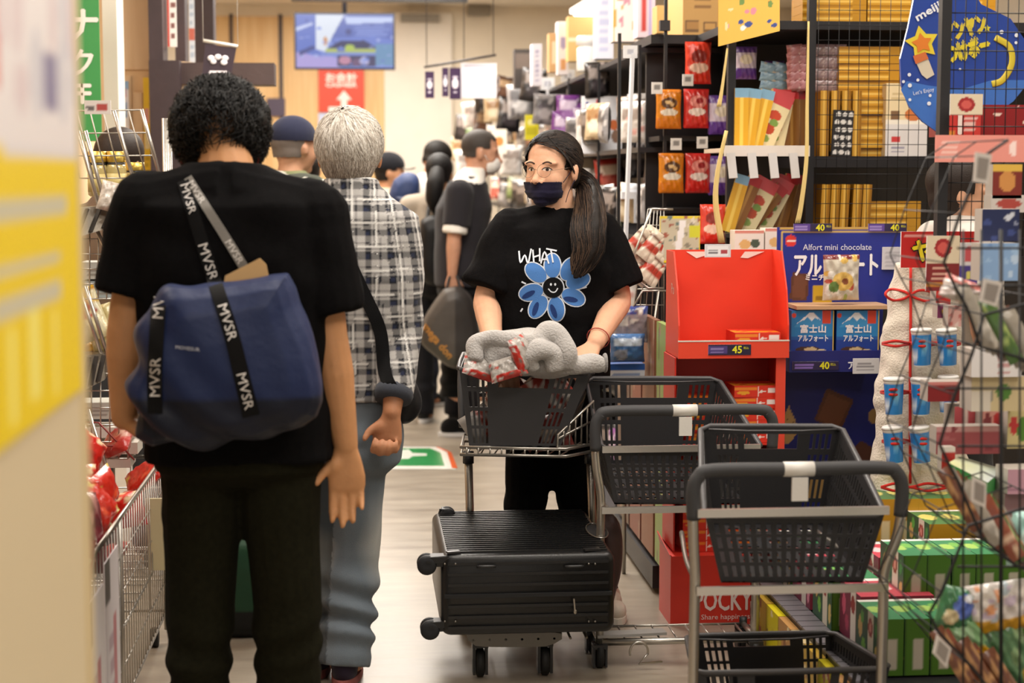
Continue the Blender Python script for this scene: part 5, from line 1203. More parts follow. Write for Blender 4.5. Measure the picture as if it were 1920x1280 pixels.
# big black suitcase lying across the lower deck
z0, z1 = .155, .388
xL, xR = at(826, 1050, 4.72).x, at(1152, 1050, 4.72).x
cs = thing('suitcase', ((xL + xR) / 2, 5.0, z0), 'large black ribbed hard suitcase lying on the lower deck of the trolley', 'suitcase')
def rbox(x0, x1, y0, y1, z0, z1, r_=.03, rib=True):
    m_ = MB('#0c0c0d'); x0_, x1_ = x0, x1; R = []
    n = 6; prof = []
    for (cx, cz, a0) in ((x1 - r_, z1 - r_, 0), (x0 + r_, z1 - r_, PI / 2), (x0 + r_, z0 + r_, PI), (x1 - r_, z0 + r_, 1.5 * PI)):
        for k in range(n): a = a0 + PI / 2 * k / (n - 1); prof.append((cx + r_ * math.cos(a), cz + r_ * math.sin(a)))
    cx, cz = (x0 + x1) / 2, (z0 + z1) / 2; ys = []
    for t, s_ in ((0, .93), (.25, .97), (.6, .99), (1, 1)): ys.append((y0 + r_ * t, s_))
    for k in range(1, 2): pass
    ys += [(y1 - r_, 1), (y1 - r_ * .6, .99), (y1 - r_ * .25, .97), (y1, .93)]
    for y, s_ in ys: R.append([V((cx + (a - cx) * s_, y, cz + (b - cz) * s_)) for a, b in prof])
    m_.rings(R); return m_
Ya, Yz = 4.70, 5.33
m_ = rbox(xL + .0, xR, Ya, Yz, z0, z1, .025); part('shell', m_, SHELL, cs)
nr = 22
for k in range(nr):
    y = Ya + .03 + (Yz - Ya - .06) * k / (nr - 1); mb = MB('#121213'); mb.bar((xL + .02, y, z1 + .001), (xR - .02, y, z1 + .001), .009, .008, (0, 0, 1)); part('rib', mb, SHELL, cs)
for k in range(7):
    z = z0 + .025 + (z1 - z0 - .05) * k / 6; mb = MB('#101011'); mb.bar((xL + .02, Ya + .001, z), (xR - .02, Ya + .001, z), .008, .010, (0, 1, 0)); part('rib', mb, SHELL, cs)
mb = MB('#1a1a1b'); zm = (z0 + z1) / 2; mb.bar((xL + .01, Ya - .003, zm), (xR - .01, Ya - .003, zm), .010, .012, (0, 1, 0)); part('zip', mb, RUBBER, cs)
mb = MB('#a79f93'); p = at(1076, 1122, Ya - .012); mb.bar(p, p + V((.003, 0, -.035)), .006, .004); mb.ell(p + V((.004, 0, -.038)), (.005, .003, .007)); part('zip_puller', mb, METAL, cs)
for (px, py, Y, s_) in ((800, 1057, Ya + .03, 1), (806, 1178, Ya + .03, 1), (838, 967, Yz - .05, 1), (842, 1075, Yz - .05, 1)):
    p = at(px, py, Y); mb = MB('#141415'); mb.bar((p.x, Y + .0, p.z + .016), (xL + .03, Y + .0, p.z + .016), .05, .018); mb.bar((p.x + .01, Y - .018, p.z + .01), (xL + .02, Y - .018, p.z + .012), .006, .03); hb = part('wheel_bracket', mb, PLASTIC, cs)
    mb = MB('#1b1c1f'); mb.lathe((p.x, Y - .024, p.z), [(.008, 0), (.022, -.002), (.0275, .003), (.0275, .017), (.022, .021), (.008, .02)], 22, (0, 1, 0)); mb.lathe((p.x, Y + .004, p.z), [(.008, 0), (.022, 0), (.0275, .003), (.0275, .017), (.022, .021), (.008, .021)], 22, (0, 1, 0)); part('wheel', mb, RUBBER, hb)
for px in (834, 854, 1104, 1116):
    for py in (1057, 1165):
        mb = MB('#8b8780'); mb.ell(at(px, py, Ya - .004), (.003, .002, .003), n=8, m=4); part('rivet', mb, METAL, cs)
for a, b in (((838, 1032), (862, 1036)), ((1095, 1040), (1125, 1044))):
    mb = MB('#5a5a5c'); p = at(*a, Ya + .02); q_ = at(*b, Ya + .02); mb.bar((p.x, Ya + .02, z1 + .004), (q_.x, Ya + .03, z1 + .004), .02, .006); part('corner_guard', mb, METAL, cs, 'silver corner guard')
for a in (895, 1060):
    p = at(a, 1062, Ya - .006); mb = MB('#2a2a2b'); mb.tube(cr([p, p + V((.01, -.012, .003)), p + V((.04, -.012, .003)), p + V((.05, 0, 0))], 4), .004, 6); part('carry_handle', mb, PLASTIC, cs)
mb = MB('#2c2b2b'); p = at(1120, 996, 4.95); disc(mb, V((p.x, 4.96, z1 + .006)), (1, 0, 0), (0, 1, 0), .028, .10, 0, 24, 3); part('round_patch', mb, RUBBER, cs)
mb = MB('#9d9a95'); mb.tube([V((p.x + .030 * math.cos(a), 4.96 + .105 * math.sin(a), z1 + .008)) for a in [2 * PI * k / 24 for k in range(24)]], .002, 6, closed=True); part('round_patch_edge', mb, METAL, cs)
# dark coat hanging over the side of the suitcase
jk = thing('coat', at(1143, 1100, 5.1), 'dark brown glossy jacket bundled at the right end of the suitcase', 'coat')
mb = MB(); pillow(mb, [at(x, y, 5.05) for x, y in ((1124, 968), (1142, 962), (1158, 975), (1164, 1010), (1162, 1060), (1152, 1105), (1142, 1140), (1130, 1120), (1126, 1050))], .06, .08); finish(fuse(mb, .007, 2), 'bundle', NYLON, jk, '#3a2622', None, lambda a, n: .008 * nz(a, 26, 4))

# things in the basket
fl = thing('fleece', pc(985, 690, .2), 'light grey fleece jacket heaped over the full basket', 'clothing')
mb = MB()
pillow(mb, [pc(x, y, .10) for x, y in ((884, 690), (882, 645), (892, 628), (935, 628), (985, 620), (1030, 616), (1050, 622), (1064, 640), (1072, 670), (1072, 700), (985, 700))],   .17, .12, pw=.42)
mb.tube(cr([pc(890, 676, -.06), pc(896, 640, -.04), pc(950, 634, -.05), (pc(1000, 640, -.07)), pc(1020, 626, -.06), pc(1046, 628, -.06), pc(1062, 655, -.07), pc(1062, 690, -.07)], 6), interp([.02, .024, .02, .024, .03, .028, .03, .024], 6), 12)
mb.tube(cr([pc(1040, 690, -.05), pc(1080, 684, -.06), pc(1110, 680, -.05), pc(1132, 680, -.04)], 6), interp([.02, .026, .026, .024], 6), 12)
mb.tube(cr([pc(1000, 695, -.09), pc(992, 672, -.10), pc(1012, 655, -.10), pc(1036, 664, -.09), pc(1040, 695, -.09)], 5), interp([.018, .024, .026, .024, .02], 5), 12)
finish(fuse(mb, .005, 3), 'fabric', FLEECE, fl, '#b3afac', None, lambda a, n: .009 * nz(a, 26, 4) + .005 * nz(a, 60, 8))
mb = MB('#8b8886'); c_ = pc(1132, 680, -.045); mb.tube([c_ + V((.004, .022 * math.cos(t), .024 * math.sin(t))) for t in [2 * PI * k / 16 for k in range(16)]], .006, 8, closed=True); part('cuff', mb, FLEECE, fl)
def packet(seed, w, h, art, puff=.02, nu=16, nv=16, crinkle=.002):
    rr = random.Random(seed); ph = [rr.uniform(0, 6) for _ in range(4)]
    def sf(sg):
        def fn(u, v):
            e = (1 - abs(2 * u - 1) ** 3) * (1 - abs(2 * v - 1) ** 4); e = max(0, e) ** .6
            cr_ = crinkle * (math.sin(u * 17 + ph[0]) * math.sin(v * 21 + ph[1]) + math.sin(u * 31 + v * 13 + ph[2])) * (e > .02)
            return V(((u - .5) * w * (1 - .05 * math.sin(v * PI)), -sg * (puff * e + cr_), (v - .5) * h))
        return fn
    m_ = MB(); m_.grid(sf(1), nu, nv, art, True); f0 = len(m_.f); m_.grid(sf(-1), nu, nv, art, True)
    m_.f[f0:] = [f[::-1] for f in m_.f[f0:]]; m_.c[f0:] = [c[::-1] if isinstance(c, list) else c for c in m_.c[f0:]]
    return m_
def pouch_mesh(name, seed, w, h, art, puff=.02, m=None, **k): return packet(seed, w, h, art, puff, **k).mesh(name, m or FOIL)
redp = pouch_mesh('snack_packet', 2, .15, .11, Art('#a8a29c').r(0, .0, 1, .22, '#b8281e').blotch(30, ['#8a847e', '#dedad5', '#6f6a64', '#c4bfb9', '#b5443a'], 3, .10), .025)
for i, (px, py, dy, rz, ry, l) in enumerate(((900, 690, -.05, .3, .35, 'red edged clear snack packet at the left of the heaped basket'), (952, 690, -.10, -.2, -.3, 'crinkled white and red snack packet in the middle of the heaped basket'), (978, 664, -.11, .2, 1.2, 'red striped packet lying on top of the grey fleece'))):
    put('snack_packet', redp, pc(px, py, dy), (-.5, ry, rz), l, 'packet', 'packets heaped in the full basket', scale=(.75, .75, .62))
rr = random.Random(3)
pc1 = [pouch_mesh('snack_packet', 20 + k, .12, .10, Art(b).r(0, .55, 1, .75, c2).blotch(8, [b, c2, '#e5ded8'], k, .15), .02, nu=10, nv=10) for k, (b, c2) in enumerate((('#9c3a30', '#d9cfc8'), ('#b9b2ab', '#a3402f'), ('#7a3530', '#c9b7a5')))]
for k in range(16):
    px, py = rr.uniform(900, 1060), rr.uniform(725, 815); put('snack_packet', pc1[k % 3], pc(px, py, rr.uniform(.05, .25)), (rr.uniform(-.4, .4), rr.uniform(-1, 1), rr.uniform(-.6, .6)), ['red printed snack packet seen through the slots of the full basket', 'pale grey snack packet seen through the slots of the full basket', 'dark red snack packet seen through the slots of the full basket'][k % 3], 'packet', 'packets inside the full basket')
# green bag seen between the legs of the man in black
gb = thing('duffel_bag', at(455, 1195, 5.35), 'dark green bag with black base on the floor beyond the black trousers', 'bag')
mb = MB(); Yg = 5.4; pillow(mb, [at(x, y, Yg) for x, y in ((415, 1010), (440, 985), (500, 985), (520, 1020), (520, 1150), (505, 1192), (430, 1192), (410, 1150))], .12, .14, pw=.4)
zg = at(0, 1140, Yg).z
finish(fuse(mb, .01, 2), 'bag_body', NYLON, gb, None, lambda a: np.where((a[:, 2] < zg)[:, None], np.array(H('#141716')), np.array(H('#1f4630'))), lambda a, n: .006 * nz(a, 14, 3))
# ---------------------------------------------------------------- wire racks along the left of the aisle
rr = random.Random(12)
YL = 5.05
def pl(px, py, dy=0.): return at(px, py, YL + dy)
lr_ = thing('wire_rack', V((pl(200, 400).x, YL + .2, 0)), 'silver slanted wire display rack left of the man in black', 'rack')
def steelw(pts, r, name, par=lr_, c='#c6c1ba', m=None): mb = MB(c); mb.tube(pts, r, 8); return part(name, mb, m or METAL, par)
for a, b in (((146, 245), (192, 410)), ((160, 245), (204, 410)), ((213, 208), (258, 362)), ((265, 205), (301, 334)), ((182, 432), (222, 520)), ((196, 430), (236, 516)), ((148, 540), (190, 664)), ((160, 536), (200, 660)), ((150, 770), (212, 968)), ((165, 768), (228, 966))):
    steelw([pl(*a), pl(*b)], .0058, 'slanted_bar')
for xx in (118, 128, 310, 318):
    p = pl(xx, 300, .25); steelw([V((p.x, p.y, 0)), V((p.x, p.y, 1.62))], .009, 'upright')
for k, P_ in enumerate((((120, 208), (265, 206), (300, 334), (150, 334)), ((120, 420), (232, 420), (232, 560), (120, 560)), ((120, 700), (240, 700), (240, 860), (120, 860)))):
    mb = MB('#bdb8b0'); wire_panel(mb, [pl(*q_, .02) for q_ in P_], (6, 7, 7)[k], (3, 5, 5)[k], .0022); part('wire_grid', mb, WIRE, lr_)
for k, (xa, xb, ya, yb, dz) in enumerate(((138, 238, 382, 447, 0), (138, 196, 662, 742, 0))):
    mb = MB('#8c857b'); a, b = pl(xa, yb, -.08), pl(xb, yb - 30, -.02); c_, d_ = pl(xb, ya, .0), pl(xa, ya + 8, -.06)
    mb.hexa([a, b, b + V((0, .25, .03)), a + V((0, .25, .03)), d_, c_, c_ + V((0, .25, 0)), d_ + V((0, .25, 0))]); part('shelf_tray', mb, METAL, lr_)
    for q in range(4):
        mb = MB('#3a3632'); t = .08 + q * .24; mb.bar(a.lerp(b, t) - V((0, .006, -.005)), d_.lerp(c_, t + .18) - V((0, .006, .005)), .014, .004); part('label_slot', mb, PLASTIC, lr_)
mb = MB('#8a2f2a'); mb.tube([pl(140, 790), pl(185, 792), pl(252, 862)], .0028, 6); mb.tube([pl(140, 834), pl(245, 836)], .0028, 6); part('red_wire', mb, PLASTIC, lr_)
mb = MB('#cfc6bf'); x0, x1, z0, z1 = frontal(mb, 158, 188, 208, 214, YL - .03, Art('#ddd2cb').r(.5, .3, .85, .7, '#b04a45').bars(.08, .3, .42, .7, 2, '#6a6260')); solo('price_tag', mb, PRINT, 'grey framed price tag clipped on top of the left wire rack', 'price tag')
def jar(px, py, Y, h, label):
    p = at(px, py, Y); r = .031; o = thing('sauce_jar', p, label, 'jar', 'jars on the left wire rack')
    mb = MB('#b5a36a'); mb.lathe(p, [(r * .8, 0), (r, .005), (r, h * .62), (r * .85, h * .72)], 18); part('jar_body', mb, JAR, o)
    mb = MB('#c9b676'); mb.lathe(p, [(r * 1.02, h * .1), (r * 1.02, h * .5)], 18); part('paper_label', mb, PRINT, o)
    mb = MB('#2b2620'); mb.lathe(p, [(r * .88, h * .66), (r * .88, h * .76)], 18); part('neck_band', mb, PLASTIC, o)
    mb = MB('#dcbf62'); mb.lathe(p, [(r * .9, h * .76), (r * .93, h * .78), (r * .93, h), (r * .8, h * 1.01)], 18); part('lid', mb, METAL, o)
jar(185, 368, 5.3, .135, 'gold lidded sauce jar on the left wire rack, the one nearer the frame edge'); jar(219, 366, 5.3, .132, 'gold lidded sauce jar on the left wire rack, the one nearer the black shirt')
jar(254, 366, 5.35, .10, 'shorter jar half hidden behind the slanted rack bar')
mp = lambda seed, w, h, art, **k: pouch_mesh('packet', seed, w, h, art, **k)
put('packet', mp(3, .11, .09, Art('#b9aea2').blotch(14, ['#d6cdc4', '#9c9186', '#e2dad2'], 4, .12)), pl(222, 372, -.05), (-.35, .25, .1), 'crumpled clear film packet lying on the left rack tray', 'packet')
put('packet', mp(5, .10, .16, Art('#d9b13a').r(0, 0, 1, .45, '#dfd3a4').e(.5, .55, .35, .15, '#b9352a').blotch(12, ['#e6dcae', '#c98a2a', '#e9e2c4'], 4, .13)), pl(163, 590, .05), (-.3, -.35, .2), 'orange and cream snack packet tilted on the left rack', 'packet')
put('packet', mp(6, .09, .14, Art('#cfc08a').blotch(16, ['#e6dcae', '#b58d3a', '#e9e2c4', '#a33'], 9, .13)), pl(192, 615, .10), (-.2, -.3, -.2), 'cream mottled snack packet beside the bare arm', 'packet')
put('packet', mp(8, .08, .07, Art('#d7a93a')), pl(170, 660, .12), (-.2, .2, -.2), 'plain mustard packet under the orange one on the left rack', 'packet')
for k, (px, py, w, h, c) in enumerate(((200, 505, .14, .05, '#cfd1cf'), (195, 540, .15, .05, '#a8b7bf'), (205, 805, .16, .03, '#dad5cc'), (210, 835, .17, .035, '#cfc8bd'), (200, 862, .16, .03, '#bfb8ae'), (185, 765, .1, .05, '#c7c9c1'))):
    mb = MB(); p = pl(px, py, .22); a = Art(c).bars(.1, .25, .9, .7, 2, '#8f8a84', k)
    mb.color(c); mb.box(p, (w, .12, h)); mb.sheet(p + V((-w / 2, -.0608, -h / 2)), UX, UZ, w, h, a, .006)
    solo('carton', mb, PRINT, ['slim white carton, upper of the pair on the left rack shelf', 'pale blue carton, lower of the pair on the left rack shelf', 'flat white carton at the top of the stack above the red packets', 'flat cream carton in the middle of the stack above the red packets', 'flat grey carton at the bottom of the stack above the red packets', 'small grey green carton beside the silver tray'][k], 'carton')
# dump basket full of red sweets
XB = -.62; Y0, Y1, zt_ = 3.72, 5.28, .585
db = thing('dump_basket', (XB - .3, 4.5, 0), 'low silver wire dump basket of red sweets along the left aisle edge', 'basket')
mb = MB('#c4bfb7')
mb.tube([(XB, Y0, zt_), (XB, Y1, zt_), (XB - .6, Y1, zt_), (XB - .6, Y0, zt_)], .0065, 8, closed=True); mb.tube([(XB, Y0, .1), (XB, Y1, .1), (XB - .6, Y1, .1), (XB - .6, Y0, .1)], .005, 8, closed=True); part('frame', mb, METAL, db)
for x, y in ((XB, Y0), (XB, Y1), (XB - .6, Y0), (XB - .6, Y1), (XB, 4.30)):
    mb = MB('#b5b0a8'); mb.tube([(x, y, .04), (x, y, zt_)], .008, 8); part('post', mb, METAL, db)
mb = MB('#bdb8b0'); wire_panel(mb, [(XB, Y0, .1), (XB, Y1, .1), (XB, Y1, zt_), (XB, Y0, zt_)], 34, 5, .0022); wire_panel(mb, [(XB, Y0, .1), (XB - .6, Y0, .1), (XB - .6, Y0, zt_), (XB, Y0, zt_)], 12, 5, .0022); wire_panel(mb, [(XB, Y1, .1), (XB - .6, Y1, .1), (XB - .6, Y1, zt_), (XB, Y1, zt_)], 12, 5, .0022); part('wire_grid', mb, WIRE, db)
mb = MB('#bdb8b0'); wire_panel(mb, [(XB, Y0, .3), (XB, Y1, .3), (XB - .6, Y1, .3), (XB - .6, Y0, .3)], 16, 8, .0025); part('floor_grid', mb, WIRE, db)
for x, y in ((XB - .03, Y0 + .05), (XB - .03, Y1 - .05), (XB - .57, Y0 + .05), (XB - .57, Y1 - .05)):
    mb = MB('#161616'); mb.lathe((x - .012, y, .03), [(.01, 0), (.03, 0), (.03, .022), (.01, .022)], 16, (1, 0, 0)); part('wheel', mb, RUBBER, db)
for k, (ya, yb_, za, zb_, c) in enumerate(((3.72, 3.98, .0, .50, '#e3dcdc'), (4.0, 4.22, .02, .54, '#ded6d8'))):
    mb = MB(c); mb.b2(XB + .006, ya, za, XB + .009, yb_, zb_); A = Art(c).r(0, .8, .35, 1, '#4b4542').bars(.2, .1, .8, .7, 5, '#b9a3ad', k).r(.55, .3, .75, .7, '#c27a80')
    mb.sheet((XB + .0095, ya, za), (0, 1, 0), UZ, yb_ - ya, zb_ - za, A, .012); solo('price_board', mb, PRINT, ['pale lilac price board on the dump basket front, the one nearer the yellow poster', 'pale lilac price board on the dump basket front, the one nearer the black trousers'][k], 'sign')
mb = MB('#d8cfa9'); mb.bar((XB + .012, 4.93, .52), (XB + .012, 4.97, .30), .004, .05); solo('tall_price_tag', mb, PRINT, 'narrow cream price card hanging from the dump basket rim', 'price tag')
reds = [mp(30 + k, .13, .10, Art(a).blotch(9, b, k, .14), puff=.022, nu=12, nv=12) for k, (a, b) in enumerate((('#c81e14', ['#e23a20', '#f0d9b0', '#a31610']), ('#d52a18', ['#ef5a34', '#b01810', '#e8c95a']), ('#b8302c', ['#d4605a', '#7d1d1c', '#e9b7a6'])))]
dark_ = mp(40, .17, .2, Art('#8e3440').blotch(12, ['#a84a52', '#6d2630', '#c98a86'], 3, .15), puff=.03)
tiers = []
for k in range(80):
    y = rr.uniform(4.05, 5.2); x = XB - rr.uniform(.04, .5); z = .46 + .24 * rr.random() + (.0 if y > 4.6 else -.03)
    put('sweet_packet', reds[k % 3], (x, y, z), (rr.uniform(-1.3, .1), rr.uniform(-1, 1), rr.uniform(-1.4, 1.4)), ['deep red sweet packet with cream spots in the silver dump basket', 'bright orange red sweet packet in the silver dump basket', 'dull brick red sweet packet in the silver dump basket'][k % 3], 'packet', 'red sweet packets in the dump basket')
for k in range(6):
    put('gummy_packet', dark_, (XB - .06 - .1 * (k % 2), 3.80 + .07 * k, .55 + .05 * (k % 3)), (-.3, rr.uniform(-.3, .3), rr.uniform(.6, 1.2)), 'dark pink glossy packet standing at the near end of the dump basket', 'packet', 'dark pink packets at the near end of the dump basket')
# ---------------------------------------------------------------- right side: shelves and goods
def boxm(name, w, d, h, front, side=None, top=None, base='#888888', res=.007, m=None):
    """box centred in x, standing on z = 0, front at y = -d/2"""
    mb = MB(base); mb.box((0, 0, h / 2), (w - .001, d - .001, h - .001))
    mb.sheet((-w / 2, -d / 2, 0), UX, UZ, w, h, front, res)
    if side: mb.sheet((-w / 2, d / 2, 0), (0, -1, 0), UZ, d, h, side, res); mb.sheet((w / 2, -d / 2, 0), (0, 1, 0), UZ, d, h, side, res)
    if top: mb.sheet((-w / 2, -d / 2, h), UX, (0, 1, 0), w, d, top, res)
    return mb.mesh(name, m or PRINT)
ORD = ['first', 'second', 'third', 'fourth', 'fifth', 'sixth', 'seventh', 'eighth', 'ninth', 'tenth', 'eleventh', 'twelfth', 'thirteenth', 'fourteenth', 'fifteenth', 'sixteenth', 'seventeenth', 'eighteenth', 'nineteenth', 'twentieth']
def blk(name, x0, y0, z0, x1, y1, z1, par, c='#17161a', m=None): mb = MB(c); mb.b2(x0, y0, z0, x1, y1, z1); return part(name, mb, m or PLASTIC, par)
rr = random.Random(31)
# long shelf A, its face parallel to the aisle
GX = 1.12
ga = thing('shelf_unit', (GX + .3, 11, 0), 'long black shelf unit receding along the right of the aisle', 'shelf')
blk('back_panel', GX + .5, 6.9, 0, GX + .54, 16.0, 2.0, ga, '#1d1b1e')
for z in (.12, .48, .84, 1.20, 1.56, 1.96): blk('shelf_board', GX, 6.9, z - .02, GX + .5, 16.0, z, ga, '#232125')
for y in (6.9, 8.1, 9.3, 10.5, 11.7, 12.9, 14.1, 15.3): blk('upright', GX - .006, y, 0, GX + .006, y + .012, 1.97, ga)
blk('plinth', .99, 5.75, 0.02, GX + .1, 12, .10, ga, '#201e20')
TN = ['bottom', 'second', 'third', 'fourth', 'top']
cols_ = [('white', '#e5e0dc', ['#c7beb8', '#9c8f88', '#d7a19a']), ('black', '#1d1a1c', ['#3a3437', '#8a7f7a', '#c9b48a']), ('brown', '#5b4034', ['#7d5a48', '#caa985', '#3a2a24']), ('beige', '#cbb491', ['#e6d9bd', '#a07a52', '#8d5b3a']),
         ('purple', '#7a3f8d', ['#a877b8', '#e3cfe8', '#53266a']), ('grey', '#8c8a8c', ['#b5b2b2', '#5b595c', '#d8d4d2']), ('red', '#b23329', ['#d8685a', '#f0d9c8', '#7d1f1a']), ('green', '#5c6e45', ['#8da36a', '#dfe0c0', '#33452a'])]
pk = {n: [pouch_mesh('packet', 60 + i * 3 + q, .13, .17, Art(b).r(.12, .55, .88, .8, o[1]).e(.5, .35, .32, .16, o[0]).blotch(7, o, i + q, .1), puff=.022, nu=12, nv=14) for q in range(2)] for i, (n, b, o) in enumerate(cols_)}
seq = ['white', 'black', 'brown', 'grey', 'black', 'beige', 'white', 'brown', 'black', 'grey', 'purple', 'black', 'white', 'red', 'beige', 'black', 'green', 'brown']
for t, zb in enumerate((.12, .48, .84, 1.20, 1.56)):
    y = 7.05; n = 0
    while y < 14.5:
        c = seq[(n * 5 + t * 3) % len(seq)]; step = .2 + .05 * rr.random() + max(0, (y - 10) * .05)
        put('packet', pk[c][n % 2], (GX + .015 + rr.uniform(-.06, .03), y, zb + .10 + rr.uniform(0, .05)), (rr.uniform(-.15, .1), rr.uniform(-.12, .12), -PI / 2 + rr.uniform(.1, .9)), f'{c} packet on the {TN[t]} tier of the long shelf, {ORD[n] if n < 20 else str(n + 1) + "th"} from its near end', 'packet', 'packets along the long shelf'); y += step; n += 1
# hanging strips on the shelf edge
k = 0
for (px, py, Y, c, s_) in ((905, 232, 13.2, 'brown', 1.3), (930, 262, 12.4, 'white', 1.2), (955, 215, 12.0, 'black', 1.4), (925, 205, 12.8, 'beige', 1.1), (975, 190, 11.0, 'grey', 1.3), (890, 262, 14.2, 'green', 1.2), (870, 240, 14.6, 'black', 1.3), (958, 300, 11.5, 'white', 1.2), (945, 165, 12.5, 'brown', 1.0),
                       (1020, 205, 9.6, 'grey', 1.0), (1120, 150, 8.2, 'black', 1.0), (1095, 300, 9.3, 'beige', 1.2), (1110, 350, 8.8, 'white', 1.1), (1140, 330, 8.4, 'red', 1.0), (1200, 300, 7.4, 'black', .9), (1215, 250, 7.2, 'grey', .8), (1200, 205, 7.4, 'white', .8), (1225, 340, 7.1, 'brown', .8), (1145, 440, 7.9, 'green', 1.), (1165, 475, 7.6, 'brown', 1.), (885, 215, 13.8, 'white', 1.2), (912, 178, 13.0, 'black', 1.5), (860, 280, 15.2, 'beige', 1.2), (872, 305, 14.9, 'white', 1.3), (1000, 160, 10.5, 'black', 1.2)):
    p = at(px, py, Y); mnm = f'{c} packet clipped to the shelf edge, {ORD[k] if k < 20 else str(k + 1) + "st"} of the strip hung goods'
    put('clip_strip_packet', pk[c][k % 2], p, (0, rr.uniform(-.15, .15), rr.uniform(-.4, .4)), mnm, 'packet', 'goods clipped to the shelf edges', scale=(s_,) * 3); k += 1
    mb = MB('#c9c6c2'); z_ = p.z + .075 * s_; mb.tube([(p.x, p.y, z_), (max(GX + .02, p.x), p.y + .02, z_ + .01)], .003, 5); part('clip_arm', mb, PLASTIC, ga)
# boxes and signs standing on top of the long shelf
for k, (px0, py0, px1, py1, Y, a, l) in enumerate((
        (965, 92, 995, 165, 10.6, Art('#3a3330').r(.1, .5, .9, .9, '#6b5d55'), 'dark narrow carton on top of the long shelf end'),
        (998, 82, 1016, 165, 10.0, Art('#dedbe6').bars(.2, .1, .8, .9, 7, '#a8a3c0', 3), 'tall white hanging card above the woman'),
        (1030, 62, 1050, 135, 9.6, Art('#c9a06a').r(.3, .2, .7, .8, '#e6d3ae'), 'narrow kraft carton on the long shelf top'),
        (1046, 40, 1066, 140, 9.5, Art('#ece7ec').e(.5, .6, .3, .12, '#9f98c4').r(.2, .1, .8, .3, '#d9a06a'), 'white leaflet standing beside the kraft carton'),
        (1066, 30, 1120, 115, 9.3, Art('#dcb673').r(0, .45, 1, .5, '#f0e2c2'), 'kraft carton with pale tape on the long shelf top'),
        (1118, -20, 1150, 110, 8.6, Art('#dfe1f0').bars(.2, .1, .8, .9, 6, '#c4c8e6', 3), 'pale blue upright carton on the long shelf top'),
        (1150, -30, 1196, 78, 8.0, Art('#efe3dc').blotch(20, ['#c78a9a', '#b59a4a', '#a33d4a', '#d8c9d6'], 5, .12).r(0, 0, .08, 1, '#d9a04a'), 'white carton with coloured food pictures on the shelf top'),
        (1196, -30, 1228, 70, 7.7, Art('#e8d3dc').r(.2, .1, .5, 1, '#c8443e').r(.6, 0, .8, 1, '#b7a9d6'), 'pink and red upright cartons beside the black upright'),
        (1232, 10, 1246, 62, 7.4, Art('#c9a05f'), 'slim kraft carton behind the black upright'),
        (1258, -20, 1280, 58, 7.3, Art('#e7e6ec').bars(.3, .1, .7, .9, 6, '#bdbccc', 4), 'white file box next to the big cardboard carton'))):
    mb = MB(); x0, z1 = XZ(px0, py0, Y); x1, z0 = XZ(px1, py1, Y); z0 = max(1.965, z0) if Y < 10 or True else z0
    c0 = '#cfc6ba'; mb.color(tuple(a.L[0][1])); mb.b2(x0, Y, z0, x1, Y + .12, z1); mb.sheet((x0, Y - .001, z0), UX, UZ, x1 - x0, z1 - z0, a, .01); solo('carton', mb, PRINT, l, 'carton')
mb = MB('#f2f0ec'); p = at(1101, 108, 8.9); p.z = 1.98; mb.lathe(p, [(.052, 0), (.055, .01), (.055, .12), (.04, .135), (.058, .14), (.058, .175), (.05, .185)], 18); solo('plastic_tub', mb, PLASTIC, 'white plastic tub with a wide lid on the shelf top', 'container')
# cardboard carton on the end shelf
ct = thing('cardboard_carton', at(1312, 62, 7.0), 'brown cardboard carton with printed marks above the red pouches', 'carton')
mb = MB('#cf9f5c'); x0, z1 = XZ(1281, -40, 6.95); x1, z0 = XZ(1348, 60, 6.95); z0 = 2.005; mb.b2(x0, 6.95, z0, x1, 7.3, z1); part('box_body', mb, PRINT, ct)
mb = MB(); mb.sheet((x0, 6.948, z0), UX, UZ, x1 - x0, z1 - z0, Art('#d2a461').r(.08, .1, .45, .3, '#7d5c3a').r(.11, .13, .42, .27, '#b9894d').r(.58, .1, .92, .28, '#7d5c3a').r(.62, .13, .88, .25, '#cf9f5c').bars(.3, .5, .9, .75, 2, '#9a7040', 4), .006); part('print', mb, PRINT, ct)

# end cap B with pouches: frontal at Y 6.9
ex0, ex1 = at(1209, 100, 6.9).x, at(1372, 100, 6.9).x
eb = thing('end_shelf', ((ex0 + ex1) / 2, 7.0, 0), 'black end shelf of the long unit hung with pouches of snacks', 'shelf')
blk('back_panel', ex0 + .02, 6.98, .0, ex1, 7.0, 2.0, eb, '#1b191c')
blk('shelf_board', ex0, 6.75, 1.965, ex1, 7.6, 2.0, eb, '#1a181b')
for py in (243, 378): z = XZ(1300, py + 12, 6.75)[1]; blk('shelf_board', ex0 + .03, 6.72, z - .02, ex1, 6.98, z, eb, '#1a181b')
for px in (1246, 1372, 1160):
    x = at(px, 200, 6.72).x; blk('upright', x - .006, 6.70, 0, x + .006, 6.715, 2.4 if px != 1160 else 2.0, eb, '#141316')
mb = MB('#2a282b'); x = at(1246, 62, 6.7).x; mb.box((x, 6.70, 2.03), (.04, .03, .04)); part('clamp', mb, PLASTIC, eb)
